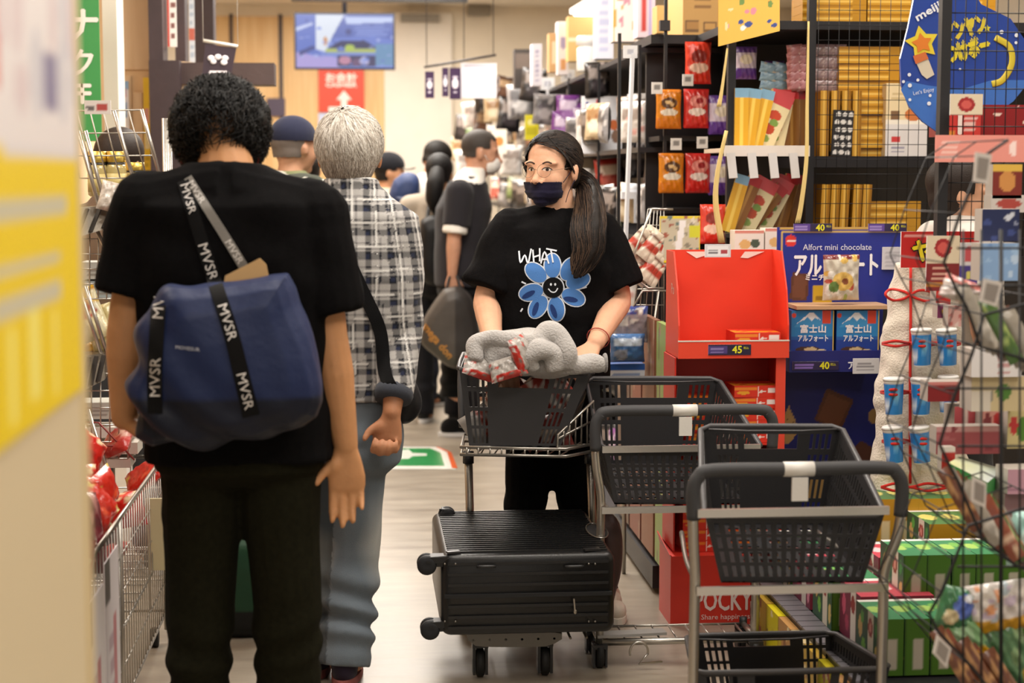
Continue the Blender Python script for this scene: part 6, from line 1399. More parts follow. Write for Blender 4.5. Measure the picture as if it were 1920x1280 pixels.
PO = {'orange': Art('#e08a1a').r(0, .9, 1, 1, '#c9741a').e(.5, .66, .34, .14, '#5c3a22').e(.44, .68, .12, .05, '#e6c38a').e(.6, .63, .1, .05, '#d9b27a').e(.5, .42, .36, .09, '#f3e9d6').r(0, 0, 1, .28, '#dd7d12'),
      'red': Art('#c9302c').e(.55, .68, .36, .16, '#e48a80').e(.6, .7, .16, .08, '#a3242a').e(.5, .42, .36, .1, '#f4e2d8').r(0, 0, 1, .3, '#d0241f'),
      'purple': Art('#6b4a9a').r(0, .35, 1, .8, '#cfc3d8').e(.5, .6, .3, .15, '#e6dcc8').r(0, 0, 1, .3, '#5a2f92'),
      'scarlet': Art('#d63a24').e(.5, .65, .3, .15, '#8d2a22').e(.5, .38, .38, .12, '#f2c9b2').r(0, 0, 1, .22, '#d92a1a')}
PM = {k_: pouch_mesh('snack_pouch', 80 + i, .098, .150, a, puff=.016, nu=26, nv=34, crinkle=.0012) for i, (k_, a) in enumerate(PO.items())}
for (c, px, py, l, s_) in (('scarlet', 1309, 118, 'red snack pouch hanging highest, just below the end shelf top', 1.08), ('orange', 1254, 205, 'orange snack pouch in the upper row of the end shelf', 1), ('red', 1306, 204, 'red snack pouch between orange and purple in the upper row', 1), ('purple', 1352, 216, 'purple snack pouch in the upper row beside the red one', 1),
                           ('orange', 1259, 325, 'orange snack pouch in the lower row of the end shelf', 1.02), ('red', 1309, 325, 'red snack pouch between orange and purple in the lower row', 1.02), ('purple', 1352, 330, 'purple snack pouch in the lower row beside the red one', 1), ('scarlet', 1336, 420, 'scarlet pouch just above the red cardboard display', .95)):
    o = put('snack_pouch', PM[c], at(px, py, 6.62 if py < 400 else 6.1), (0, 0, rr.uniform(-.1, .1)), l, 'pouch', 'snack pouches on the end shelf', scale=(s_,) * 3)
    if py < 400:
        mb = MB('#2a2a2c'); p = at(px, py, 6.62) + V((0, 0, .068)); mb.tube([p, p + V((0, .33, 0))], .003, 6); part('peg', mb, METAL, eb)
        if py > 110: put('snack_pouch', PM[c], at(px, py, 6.62) + V((.004, .04, .004)), (0, 0, 0), l.replace('snack pouch', 'pouch hanging right behind the front one') if False else l + ', the one behind it', 'pouch', 'snack pouches on the end shelf')
for k, (px, py) in enumerate(((1268, 270), (1317, 267), (1290, 150), (1232, 165))):
    mb = MB('#e5e2de'); frontal(mb, px - 10, py - 11, px + 10, py + 11, 6.60, Art('#eceae6').r(.2, .3, .8, .8, '#8d8a88')); solo('price_tag', mb, PRINT, ['small white price tag under the orange pouch of the upper row', 'small white price tag under the red pouch of the upper row', 'small white price tag beside the highest red pouch', 'small white price tag near the black upright at the end shelf'][k], 'price tag')
mb = MB(); a = Art('#e4cf2a').r(.04, .05, .96, .95, '#c9c2a8').blotch(30, ['#8f8a78', '#ded8c8', '#a5614e', '#6d7f78'], 6, .07).p([(.35, .1), (.5, .9), (.65, .9), (.5, .1)], '#f2f2f0').r(.75, .55, 1, .8, '#d3d53a')
frontal(mb, 1237, 405, 1312, 492, 6.0, a); solo('notice_board', mb, PRINT, 'yellow framed picture board left of the scarlet pouch', 'sign')
# white price pole and rails in the middle distance
for k, (px, y0, y1, Y, l, ty) in enumerate(((1182, 100, 350, 6.6, 'tall white plastic price pole standing in front of the long shelf', 85), (1027, 155, 215, 10.2, 'short white sign stem above the hair of the woman', 145), (1065, 140, 180, 9.9, 'white tag holder above the purple packets', 130))):
    o = thing('sign_pole', at(px, y1 + 160, Y), l, 'sign pole'); w_ = 8 if k == 0 else 6
    mb = MB('#dfe3ea'); a, b = at(px + (4 if k == 0 else 0), y0, Y), at(px - (10 if k == 0 else 0), y1 + (130 if k == 0 else 0), Y); mb.bar(a, b, .042 if k == 0 else .035, .012); part('pole', mb, PLASTIC, o)
    mb = MB('#eceef2'); frontal(mb, px - 13, ty - 0, px + 13, ty + 24, Y - .01, Art('#eceef2').r(.3, .3, .7, .7, '#b9bcc8')); part('tag', mb, PLASTIC, o)
mb = MB('#e3e5ea'); p = at(1178, 372, 7.3)
tr = thing('clip_tray', p, 'white plastic clip tray with hanging tags beside the shoulder of the woman', 'tray'); mb.b2(p.x - .05, 7.15, p.z, p.x + .06, 7.3, p.z + .03); mb.lathe(p + V((0, -.08, .03)), [(.045, 0), (.04, .025), (.02, .035)], 16); part('tray', mb, PLASTIC, tr)
for k in range(4): mb = MB('#dcdfe5'); q_ = at(1160 + k * 16, 400, 7.14); mb.b2(q_.x - .008, 7.14, q_.z - .04, q_.x + .008, 7.145, q_.z + .06); part('hanging_tag', mb, PLASTIC, tr)
# white board with tricolour and red oval, grey grid behind
wb = thing('notice_board', at(1120, 280, 8.2), 'white board with a small tricolour and red oval behind the ponytail', 'sign')
mb = MB(); x0, x1, z0, z1 = frontal(mb, 1090, 180, 1166, 288, 8.2, Art('#e4e3e8').p([(.09, .76), (.19, .74), (.22, .88), (.12, .90)], '#2f3f92').p([(.33, .80), (.45, .78), (.47, .93), (.36, .95)], '#c5303a').e(.42, .45, .3, .13, '#d04a3a').bars(.18, .40, .66, .52, 2, '#ecc9c0', 4).e(.8, .5, .25, .08, '#c96a3a').e(.86, .3, .12, .12, '#8a6a58'), .006); part('panel', mb, PRINT, wb)
mb = MB(); frontal(mb, 1166, 182, 1240, 232, 8.0, Art('#c9bdb8').bars(.0, .0, 1, 1, 5, '#b3a5a0', 4)); solo('tiled_card', mb, PRINT, 'pale grey patterned card beside the white board', 'sign')
for k, (px, py, c, l) in enumerate(((1065, 208, 'purple', 'bundle of purple and white packets above the head of the woman'), (1055, 240, 'purple', 'lower purple packets of the bundle right above the hair'), (1080, 222, 'purple', 'purple packet at the right edge of the bundle above the hair'))):
    put('packet', pk[c][k % 2], at(px, py, 9.2), (0, .1 * k, 0), l, 'packet', 'purple packets above the woman', scale=(1.0, 1, 1.0))
mb = MB(); frontal(mb, 984, 215, 1010, 262, 9.9, Art('#e6dd1e').r(.1, .2, .9, .5, '#c9c000').e(.5, .7, .3, .12, '#f4f09a')); solo('price_card', mb, PRINT, 'bright yellow price card above the hair of the woman', 'sign')
mb = MB(); frontal(mb, 922, 242, 950, 288, 11.4, Art('#efe6d6').e(.5, .5, .3, .2, '#e08a4a')); solo('price_card', mb, PRINT, 'cream price card with orange blot beside the clerk head', 'sign')

# gondola C/D: frontal bays right of the end shelf
Yd_ = 6.08
xp, xq = at(1521, 200, Yd_).x, at(1762, 200, Yd_).x
gd = thing('shelf_unit', ((xp + xq) / 2, 6.3, 0), 'black shelf unit stacked with gold boxes behind a wire grid', 'shelf')
zt1 = XZ(1600, 40, Yd_)[1]; zm1 = XZ(1600, 293, Yd_)[1]
blk('shelf_board', at(1376, 0, 6.08).x, Yd_, zt1 - .03, xq + .8, Yd_ + .75, zt1, gd, '#1a181b')
blk('shelf_board', xp, Yd_, zm1 - .04, xq, Yd_ + .5, zm1, gd, '#1a181b')
blk('shelf_board', xp, Yd_, 1.20, xq, Yd_ + .5, 1.23, gd, '#1a181b')
blk('back_panel', at(1370, 0, 6.7).x, Yd_ + .72, 0, xq + .8, Yd_ + .75, zt1, gd, '#2a2420')
for px, yy in ((1521, Yd_ - .02), (1372, 6.10)):
    x = at(px, 200, yy).x; blk('upright', x - .014, yy, 0, x + .014, yy + .03, 2.6 if px == 1521 else zt1, gd, '#151417')
mb = MB('#17171a'); xa, xb = xp + .014, at(1768, 0, Yd_ - .04).x; za, zb = 1.24, 2.35
nv, nh = 12, 21
for i in range(nv + 1): x = xa + (xb - xa) * i / nv; mb.tube([(x, Yd_ - .03, za), (x, Yd_ - .03, zb)], .0013, 5)
for j in range(nh + 1): z = za + (zb - za) * j / nh; mb.tube([(xa, Yd_ - .033, z), (xb, Yd_ - .033, z)], .0013, 5)
part('wire_grid', mb, BWIRE, gd)
gold_h = boxm('gold_box', .235, .16, .030, Art('#c8922a').r(0, .3, 1, .5, '#e8c060').r(.0, .8, 1, 1, '#a87418').r(.78, 0, 1, 1, '#b98522'), Art('#b07c20'), None, '#c08a28', .006, GLOSS)
gold_v = boxm('gold_box', .032, .16, .235, Art('#c08c2a').r(.3, 0, .5, 1, '#e0b455').r(.8, 0, 1, 1, '#946416'), Art('#a8771e'), None, '#b07f26', .006, GLOSS)
def P0(px, py, Y): return at(px, py, Y)
n = 0
zshelf = zm1 + .001
for k in range(13):
    p = P0(1618, 290, Yd_ + .13); put('gold_box', gold_h, (p.x + rr.uniform(-.004, .004), p.y + rr.uniform(-.008, .01), zshelf + .0305 * k), (0, 0, rr.uniform(-.02, .02)), f'flat gold box in the main stack behind the grid, {ORD[k]} from the shelf', 'box', 'gold boxes lying flat in the main stack')
for k in range(7):
    p = P0(1716, 290, Yd_ + .22); put('gold_box', gold_h, (p.x, p.y + .05, zshelf + .0305 * (k + 5)), (0, 0, 0), f'flat gold box above and behind the cream box, {ORD[k]} from below', 'box', 'gold boxes behind the cream box')
for k in range(4):
    p = P0(1534 + k * 10, 290, Yd_ + .1); put('gold_box', gold_v, (p.x + k * .02, p.y, zshelf), (0, 0, 0), f'upright gold box on the middle shelf, {ORD[k]} from the black post', 'box', 'upright gold boxes on the middle shelf')
zs2 = 1.231
for k in range(5): p = P0(1534, 415, Yd_ + .1); put('gold_box', gold_v, (p.x + k * .036 + (.01 if k > 2 else 0), p.y, zs2), (0, .04, 0), f'upright gold box on the lower shelf, {ORD[k]} from the black post', 'box', 'upright gold boxes on the lower shelf', scale=(1, 1, .78))
for k in range(4): p = P0(1655, 415, Yd_ + .13); put('gold_box', gold_h, (p.x, p.y, zs2 + .0305 * k), (0, 0, 0), f'flat gold box on the lower shelf, {ORD[k]} from the board', 'box', 'gold boxes lying flat on the lower shelf')
for k in range(6): p = P0(1560 + k * 42, 36, Yd_ + .15); put('gold_box', gold_h, (p.x, p.y, zt1 + .0 + .0305 * (k % 2)), (0, 0, .0), f'flat gold box on the top board, {ORD[k]} from the black post', 'box', 'gold boxes on the top board') if False else None
for k in range(9):
    p = P0(1570 + (k % 3) * 52, 36, Yd_ + .12); put('gold_box', gold_h, (at(1570, 36, Yd_).x + .0 + (k % 3) * .24, p.y, zt1 + .001 + .0305 * (k // 3)), (0, 0, 0), f'flat gold box on the top board, {["lowest", "middle", "uppermost"][k // 3]} layer, {ORD[k % 3]} from the black post', 'box', 'gold boxes on the top board')
ck = Art('#1c1a1c'); 
for i in range(3):
    for j in range(6): ck.e(.2 + .3 * i + .06 * (j % 2), .08 + .165 * j, .12, .05, '#d9d5cf')
put('checked_packet', boxm('checked_packet', .075, .05, .165, ck, None, None, '#222', .004), (P0(1574, 290, Yd_ + .03).x, Yd_ + .035, zshelf), (0, .05, 0), 'black and white dotted packet in front of the gold boxes', 'packet')
put('cream_box', boxm('cream_box', .155, .12, .262, Art('#e3cda2').r(0, 0, 1, .48, '#d9d3d0').r(0, .44, 1, .5, '#efe6d6').r(.12, .5, .34, .62, '#7a5a3c').e(.66, .57, .2, .09, '#c9733a').r(.14, .2, .36, .27, '#c93b3b').bars(.14, .05, .5, .15, 2, '#9a95a5', 3).bars(.12, .78, .6, .9, 2, '#cbb283', 3), Art('#d8c096'), None, '#ddc9a0', .004), (P0(1692, 288, Yd_ + .05).x, Yd_ + .07, zshelf), (0, 0, 0), 'cream and white box standing right of the gold stack', 'box')
mauve = pouch_mesh('mauve_packet', 90, .06, .05, Art('#8a7070').blotch(9, ['#a58d8a', '#6b5454', '#b9a5a0'], 4, .2), puff=.012, nu=8, nv=8)
for k in range(12): put('small_packet', mauve, (P0(1534 + 18 * (k % 3), 150, Yd_ + .1).x, Yd_ + .09, zshelf + .255 + .042 * (k // 3)), (0, 0, 0), f'small mauve packet on the upright gold boxes, layer {["one", "two", "three", "four"][k // 3]} from below, {ORD[k % 3]} from the post', 'packet', 'small mauve packets on the gold boxes')
# shelf C: stick boxes
xc0, xc1 = at(1362, 280, 6.0).x, at(1512, 280, 6.0).x; zc = XZ(1430, 277, 6.0)[1]; zc2 = XZ(1430, 437, 6.0)[1]
gc = thing('side_shelf', ((xc0 + xc1) / 2, 6.2, zc), 'narrow clear fronted shelf of long snack boxes between two black posts', 'shelf')
blk('shelf_board', xc0, 6.0, zc - .015, xc1, 6.4, zc, gc, '#cbb9a5'); mb = MB('#d8cfc6'); mb.b2(xc0 - .01, 5.99, zc - .03, xc1 + .01, 5.995, zc + .008); part('front_lip', mb, PLASTIC, gc)
blk('shelf_board', xc0, 6.0, zc2 - .015, xc1, 6.4, zc2, gc, '#2a2422')
for k, px in enumerate((1370, 1409, 1448, 1487)): mb = MB('#b9b5b2'); a = at(px, 287, 5.98); b = at(px + 5, 334, 5.96); mb.bar(a, b, .030, .006, (0, 1, 0)); part('hanging_tag', mb, PLASTIC, gc)
stick = {'yellow': Art('#d9a52c').r(.35, 0, .6, 1, '#efca5c').r(0, .85, 1, 1, '#7fa9c4'), 'brown': Art('#8a5a24').r(.3, 0, .5, 1, '#b98a45').r(0, .85, 1, 1, '#b3262a'), 'cream': Art('#e6d6a8').e(.5, .6, .3, .09, '#c24a30').e(.45, .35, .3, .1, '#b84a2c').e(.6, .48, .2, .06, '#7a9a4a').e(.4, .18, .3, .07, '#88a050').r(0, .8, 1, 1, '#c94a4e')}
sm_ = {n_: boxm('long_snack_box', .05 if n_ != 'cream' else .085, .03, .24, a, None, None, '#c9a050', .004, GLOSS) for n_, a in stick.items()}
lay = (('yellow', 1388, .0), ('yellow', 1400, .12), ('yellow', 1415, .22), ('cream', 1424, .42), ('cream', 1446, .20), ('brown', 1466, .02), ('brown', 1484, -.02), ('brown', 1496, 0))
for row, (zb, rot0) in enumerate(((zc, 0), (zc2, .28))):
    for k, (c, px, rot) in enumerate(lay):
        c2 = c if row == 0 else ('cream' if k in (2, 4) else ('brown' if k % 2 else c)); p = at(px - (0 if row == 0 else 14), 277, 6.1 + .02 * k)
        put('long_snack_box', sm_[c2], (p.x - (0.0 if rot0 == 0 else .02), p.y, zb + .003), (0, rot + rot0, 0), f'{c2} long snack box on the {"upper" if row == 0 else "lower"} clear fronted shelf, {ORD[k]} from the left post', 'box', 'long snack boxes between the posts', scale=(1, 1, .88))
for (c, px, py, Y, l, s_) in (('purple', 1398, 118, 6.3, 'cream and blue pouch hanging under the black shelf corner', .8), ('purple', 1452, 140, 6.5, 'pale blue pouch beside the pink packets', .7)): put('snack_pouch', PM[c], at(px, py, Y), (0, 0, 0), l, 'pouch', scale=(s_ * 1.1, 1, s_))
blue_ = pouch_mesh('small_packet', 91, .07, .04, Art('#8fb3cc').blotch(6, ['#6b93b5', '#d8d0c0'], 4, .2), puff=.012, nu=8, nv=8); pink_ = pouch_mesh('small_packet', 92, .06, .045, Art('#c98a8f').blotch(6, ['#a86068', '#e6c9c4'], 4, .2), puff=.012, nu=8, nv=8)
for k in range(6): put('small_packet', blue_, at(1442 + 22 * (k % 2), 128 + 16 * (k // 2), 6.25), (0, .2, 0), f'small pale blue packet above the stick boxes, {ORD[k]} of the blue pile', 'packet', 'small pale blue packets')
for k in range(10): put('small_packet', pink_, at(1490 + 18 * (k % 2), 95 + 16 * (k // 2), 6.2), (0, -.1, 0), f'small pink packet beside the black post, {ORD[k]} of the pink pile', 'packet', 'small pink packets beside the post')
# hanging picture card at the top
mb = MB(); A = Art('#e9b852').blotch(16, ['#a3352c', '#5a3c6d', '#6f8f4c', '#d98a9a', '#efd9a0', '#3d4f8f'], 8, .07, (.08, .08, .92, .92)).e(.4, .2, .05, .04, '#f2f0e8'); Y = 5.9
P_ = [at(1347, 87, Y), at(1462, 58, Y), at(1462, -40, Y), at(1347, -40, Y)]
mb.grid(lambda u, v: (P_[0] * (1 - u) + P_[1] * u) * (1 - v) + (P_[3] * (1 - u) + P_[2] * u) * v, 60, 60, A); mb.color('#d8a94a'); mb.add([p + V((0, .006, 0)) for p in P_], [(3, 2, 1, 0)]); solo('hanging_card', mb, PRINT, 'large orange yellow card with food pictures hanging from the top shelf', 'sign')
# pale raffia ties hanging from the shelf corners
for k, (pts, l) in enumerate(((((1364, 90), (1352, 170), (1345, 200)), 'thin upper pale raffia strand near the left black post'), (((1362, 245), (1345, 320), (1340, 380), (1350, 455)), 'thick lower pale raffia bunch above the red display'), (((1516, 40), (1514, 120), (1512, 200), (1510, 300), (1500, 380), (1492, 418)), 'pale raffia strand falling along the middle black post'))):
    mb = MB('#dcc382')
    for q in range(3): mb.tube(cr([at(x + 4 * q * (i / len(pts)), y, 5.92) for i, (x, y) in enumerate(pts)], 4), .0035 + .003 * (k == 1), 6)
    solo('raffia_tie', mb, CLOTH, l, 'ribbon')

# ---------------------------------------------------------------- red cardboard display with red snack boxes
RD = '#e23c22'
pk_ = thing('cardboard_display', (at(1375, 0, 5.4).x, 5.43, 0), 'red cardboard display stand with nearly empty upper tray', 'display stand')
F_, Bk = 5.33, 5.55
def X5(px, Y=F_): return at(px, 600, Y).x
def Z5(py, Y=F_): return at(1300, py, Y).z
xl_, xr_ = X5(1272), X5(1480)
zl0, zl1, ztp = Z5(672), Z5(640), Z5(468, Bk)
mb = MB(RD); mb.b2(xl_, F_ + .10, zl0, xr_, F_ + .11, ztp) if False else mb.b2(xl_, Bk, zl0, xr_, Bk + .006, ztp); part('back_panel', mb, PRINT, pk_)
for s_, x in ((0, xl_), (1, xr_)):
    mb = MB(RD); x2 = x + (.005 if s_ == 0 else -.005)
    pts = [(F_, zl0), (Bk, zl0), (Bk, ztp), (F_ + .10, ztp), (F_ + .03, ztp - .12), (F_, zl1 + .05)]
    n_ = len(pts); mb.add([V((x, y, z)) for y, z in pts] + [V((x2, y, z)) for y, z in pts], [tuple(range(n_)), tuple(range(2 * n_ - 1, n_ - 1, -1))] + [(i, n_ + i, n_ + (i + 1) % n_, (i + 1) % n_) for i in range(n_)]); part('side_panel', mb, PRINT, pk_)
mb = MB('#e5442a'); mb.b2(xl_, F_ - .004, zl0, xr_, F_, zl1); mb.b2(xl_, F_, zl0, xr_, Bk, zl0 + .004); part('tray_lip', mb, PRINT, pk_)
mb = MB('#d9cfc4'); mb.b2(xl_ - .001, F_ - .0052, zl1 - .001, xr_ + .001, F_ + .001, zl1 + .003); part('paper_edge', mb, PRINT, pk_, 'pale cut paper edge')
mb = MB('#2a2140'); frontal(mb, 1328, 646, 1408, 665, F_ - .006, Art('#241c38').r(0, .1, .45, .9, '#4a3a78').bars(.05, .2, .4, .85, 2, '#8a7ab0', 3), .003, .001); mb.text('45', .023, at(1382, 655, F_ - .0075), UX, UZ, '#e6e02a', bold=.0008); mb.text('税込', .008, at(1399, 652, F_ - .0075), UX, UZ, '#e6e02a'); part('price_strip', mb, PRINT, pk_, 'dark strip reading 45 in yellow')
# lower bay
xl2_, xr2_ = X5(1268), X5(1474)
mb = MB('#c92a1a'); zb0 = Z5(1035)
mb.b2(xl2_, F_ + .02, zb0, xl2_ + .005, Bk, zl0); part('side_panel', mb, PRINT, pk_); mb = MB('#c92a1a'); mb.b2(xr2_ - .005, F_ + .02, .02, xr2_, Bk, zl0); part('side_panel', mb, PRINT, pk_)
mb = MB('#b02216'); mb.b2(xl2_, Bk - .004, .02, xr2_, Bk, zl0); part('back_panel', mb, PRINT, pk_)
mb = MB('#e0452f'); mb.b2(X5(1458), F_ + .01, zb0, X5(1476), F_ + .02, zl0); part('front_post', mb, PRINT, pk_)
mb = MB('#c92a1a'); mb.b2(xl2_, F_ + .02, Z5(835) - .005, xr2_, Bk - .004, Z5(835)); part('shelf_board', mb, PRINT, pk_)
# crate at the foot
cx0, cx1 = X5(1262), X5(1414); zc1 = Z5(1042)
mb = MB('#d63526'); mb.b2(cx0, F_, 0.0, cx1, F_ + .21, zc1); part('crate', mb, PRINT, pk_)
mb = MB('#d63526'); mb.add([V((cx0, F_, zc1)), V((cx0, F_ + .21, zc1)), V((cx0 - .01, F_ + .21, zc1 + .04)), V((cx0 - .004, F_, zc1 + .004)), V((cx0 + .004, F_, zc1)), V((cx0 + .004, F_ + .21, zc1)), V((cx0 - .006, F_ + .21, zc1 + .04)), V((cx0, F_, zc1 + .004))], [(0, 1, 2, 3), (7, 6, 5, 4), (0, 4, 5, 1), (1, 5, 6, 2), (2, 6, 7, 3), (3, 7, 4, 0)]); part('crate_flap', mb, PRINT, pk_)
mb = MB(); mb.text('POCKY', .066, at(1357, 1125, F_ - .002), UX, UZ, '#f1dcd6', bold=.0015, wmax=.185); mb.text('Share happiness!', .022, at(1362, 1157, F_ - .002), UX, UZ, '#f1dcd6', wmax=.165); part('lettering', mb, PRINT, pk_)
mb = MB(); mb.text('Po', .035, V((xl_ - .001, F_ + .1, Z5(545))), (0, -1, 0), UZ, '#e2b9ae'); part('emblem', mb, PRINT, pk_, 'faint white emblem on the side')
for s_ in (1306, 1408):
    mb = MB('#f0d9d0'); a = at(s_, 476, Bk - .003); sg_ = 1 if s_ > 1350 else -1; mb.prism([(-.035, .008), (.03, .008), (.04 * 1, -.002), (.0, -.014)] if sg_ < 0 else [(-.035, -.012), (-.01, -.014), (.045, .008), (-.02, .008)], a, UX, UZ, .001); part('printed_leaf', mb, PRINT, pk_, 'small white printed shape')
tg = MB(); frontal(tg, 1322, 458, 1370, 482, 5.36, Art('#d9d3d6').r(.08, .12, .92, .88, '#ece8ea').bars(.12, .3, .55, .7, 2, '#7a7478', 3).r(.62, .3, .88, .6, '#b04a50'), .003); solo('price_tag', tg, PLASTIC, 'grey framed price tag clipped at the top of the red display', 'price tag')
SB = Art('#d8321e').r(.0, .62, .5, .85, '#e8842a').e(.2, .4, .14, .16, '#e8a02a').r(.52, .05, .55, .95, '#f0d8ce').p([(.50, .3), (.60, .62), (.70, .5), (.56, .35)], '#f0e2da').r(.74, .35, .96, .75, '#efe3dd')
snb = boxm('snack_box', .148, .13, .0365, SB, Art('#b9281a'), Art('#d5361f').r(0, .1, 1, .5, '#e0861f').blotch(10, ['#e8a53a', '#c62a18'], 4, .09), '#c92e1c', .003)
for (px, py, k, l) in ((1325, 640, 0, 'red snack box lying alone at the left of the upper tray'), (1416, 640, 0, 'red snack box at the right of the upper tray, lower of two'), (1413, 640, 1, 'red snack box at the right of the upper tray, upper of two')):
    p = at(px, py, F_ + .07); put('snack_box', snb, (p.x, F_ + .08, zl0 + .006 + .037 * k + .0), (0, 0, rr.uniform(-.05, .05)), l, 'box', 'red snack boxes in the upper tray')
for k in range(5):
    for q in range(2):
        p = at(1340 + 74 * q, 800, F_ + .09); 
        if k == 4 and q == 0: continue
        put('snack_box', snb, (X5(1335) + q * .15 + .005, F_ + .10, Z5(835) + .001 + .037 * k), (0, 0, rr.uniform(-.03, .03)), f'red snack box in the middle bay, {["left", "right"][q]} pile, {ORD[k]} from below', 'box', 'red snack boxes in the middle bay')
for k in range(8):
    for q in range(2): put('snack_box', snb, (X5(1345) + q * .15 - .02, F_ + .12, zc1 + .001 + .037 * k), (0, 0, 0), f'red snack box stacked on the crate, {["left", "right"][q]} pile, {ORD[k]} from below', 'box', 'red snack boxes stacked on the crate')
# silver wire rack and goods left of the display
YV = 5.95
def pv(px, py, dy=0.): return at(px, py, YV + dy)
wr_ = thing('wire_rack', V((pv(1200, 0).x, YV, 0)), 'silver wire rack of small packets between the woman and the red display', 'rack')
mb = MB('#b5b0a8'); mb.tube([pv(1222, 392), pv(1185, 485), pv(1188, 520), pv(1215, 540), pv(1245, 540)], .004, 8); mb.tube([pv(1180, 590), pv(1205, 545), pv(1250, 545)], .004, 8); mb.tube([pv(1235, 545), pv(1222, 640), pv(1212, 720)], .004, 8)
mb.tube([pv(1222, 392), pv(1262, 392)], .004, 8); part('frame', mb, METAL, wr_)
mb = MB('#a9a49c'); wire_panel(mb, [pv(1168, 720, .1), pv(1245, 720, .1), pv(1245, 392, .1), pv(1215, 392, .1)], 5, 11, .0018); part('wire_grid', mb, WIRE, wr_)
for px in (1172, 1244): mb = MB('#a9a49c'); a = pv(px, 700, .11); mb.tube([V((a.x, a.y, 0)), V((a.x, a.y, a.z))], .008, 8); part('post', mb, METAL, wr_)
stp = pouch_mesh('stick_packet', 95, .045, .12, Art('#d9cdb8').r(0, .3, 1, .5, '#b8402e').r(0, .7, 1, .8, '#6b4030'), puff=.01, nu=6, nv=12)
for k in range(16): put('stick_packet', stp, pv(1193 + (k % 8) * 6.5, 452 + (k // 8) * 45 + (k % 3) * 6, .03 + .01 * (k % 4)), (-.3, .7 + rr.uniform(-.2, .2), 0), f'small striped stick packet in the silver rack basket, {["upper", "lower"][k // 8]} row, {ORD[k % 8]} from the woman', 'packet', 'striped stick packets in the silver rack')
put('blue_packet', pouch_mesh('blue_packet', 96, .125, .10, Art('#3f6fa8').r(.1, .6, .9, .85, '#c9dcee').e(.3, .3, .2, .2, '#8a93a3').r(0, .0, 1, .12, '#2a58a3'), puff=.03), pv(1176, 652, -.05), (0, 0, 0), 'blue and white packet on top of the blue box beside the bracelet', 'packet')
put('blue_box', boxm('blue_box', .125, .1, .045, Art('#d9e0ea').r(0, .45, 1, 1, '#1f57a8').bars(.05, .08, .95, .35, 2, '#8aa0c8', 3), None, None, '#2458a5', .005), pv(1176, 706, -.05) + V((0, .05, .0)), (0, 0, 0), 'blue topped white box beside the bracelet wrist', 'box')
put('clear_packet', pouch_mesh('clear_packet', 97, .125, .13, Art('#8d8488').r(0, .78, 1, 1, '#2a3f8a').blotch(14, ['#a9a0a0', '#6d6468', '#c9c2b8'], 3, .12), puff=.02), pv(1182, 608, .0), (0, 0, 0), 'clear packet with dark blue header above the blue packet', 'packet')
for k, (ya, yb_, c, l) in enumerate(((5.80, 6.05, '#86573f', 'copper brown panel at the foot of the shelves behind the trolleys'), (6.08, 6.32, '#7d4638', 'red brown panel at the foot of the shelves'), (5.56, 5.76, '#8ea45c', 'green panel at the foot of the shelves nearest the red crate'), (6.35, 6.65, '#5d463c', 'dark brown panel at the foot of the shelves'))):
    mb = MB(c); mb.b2(1.0, ya, .12, 1.02, yb_, .95); mb.sheet((.999, yb_, .12), (0, -1, 0), UZ, yb_ - ya, .83, Art(c).blotch(16, [c, '#a58a70', '#6d5a48'], k, .08), .012); solo('poster', mb, PRINT, l, 'poster')
# ---------------------------------------------------------------- blue biscuit display
YA2 = 5.62
def pa(px, py, dy=0.): return at(px, py, YA2 + dy)
al = thing('biscuit_display', (pa(1570, 900).x, YA2 + .05, 0), 'dark blue cardboard biscuit display with white katakana lettering', 'display stand')
mb = MB('#1c2a86')
A = Art('#1d2b8c').r(0, .965, 1, 1, '#c9a34a').r(.0, 0, .012, 1, '#1d2b8c').r(.03, .0, .045, .955, '#d8b65c').r(.03, .94, 1, .955, '#d8b65c')
A.p([(.10, .08), (.24, .06), (.26, .40), (.12, .44)], '#5a3524').p([(.12, .11), (.22, .09), (.24, .37), (.135, .41)], '#6d4430').e(.105, .83, .045, .075, '#d8362e').r(.03 + .04, .815, .15, .845, '#f0e6e0').r(.28, .02, .44, .25, '#c7a62c').r(.31, .07, .40, .13, '#8d7020')
x0, x1, z0, z1 = frontal(mb, 1458, 426, 1692, 572, YA2, A, .005, .01, '#1c2a86'); part('header', mb, PRINT, al)
mb = MB(); mb.text('Alfort mini chocolate', .020, pa(1570, 463, -.003), UX, UZ, '#dfe0ee', wmax=.235); part('lettering', mb, PRINT, al)
mb = MB(); mb.text('アルフォート', .072, pa(1568, 497, -.003), UX, UZ, '#f2f2f6', bold=.0022, wmax=.285); mb.text('ミニチョコ', .019, pa(1540, 520, -.003), UX, UZ, '#f2f2f6', bold=.0008); part('lettering', mb, PRINT, al)
for px in (1510, 1650):
    mb = MB('#241c38'); frontal(mb, px - 22, 419, px + 50, 434, YA2 - .008, Art('#2a2048').r(0, .1, .42, .9, '#5a3f92').bars(.03, .2, .4, .85, 2, '#9a86c4', 3), .003, .001); mb.text('40', .021, pa(px + 28, 426.5, -.0095), UX, UZ, '#e6e02a', bold=.0008); mb.text('税込', .008, pa(px + 44, 424, -.0095), UX, UZ, '#e6e02a'); part('price_strip', mb, PRINT, al, 'dark strip reading 40 in yellow')
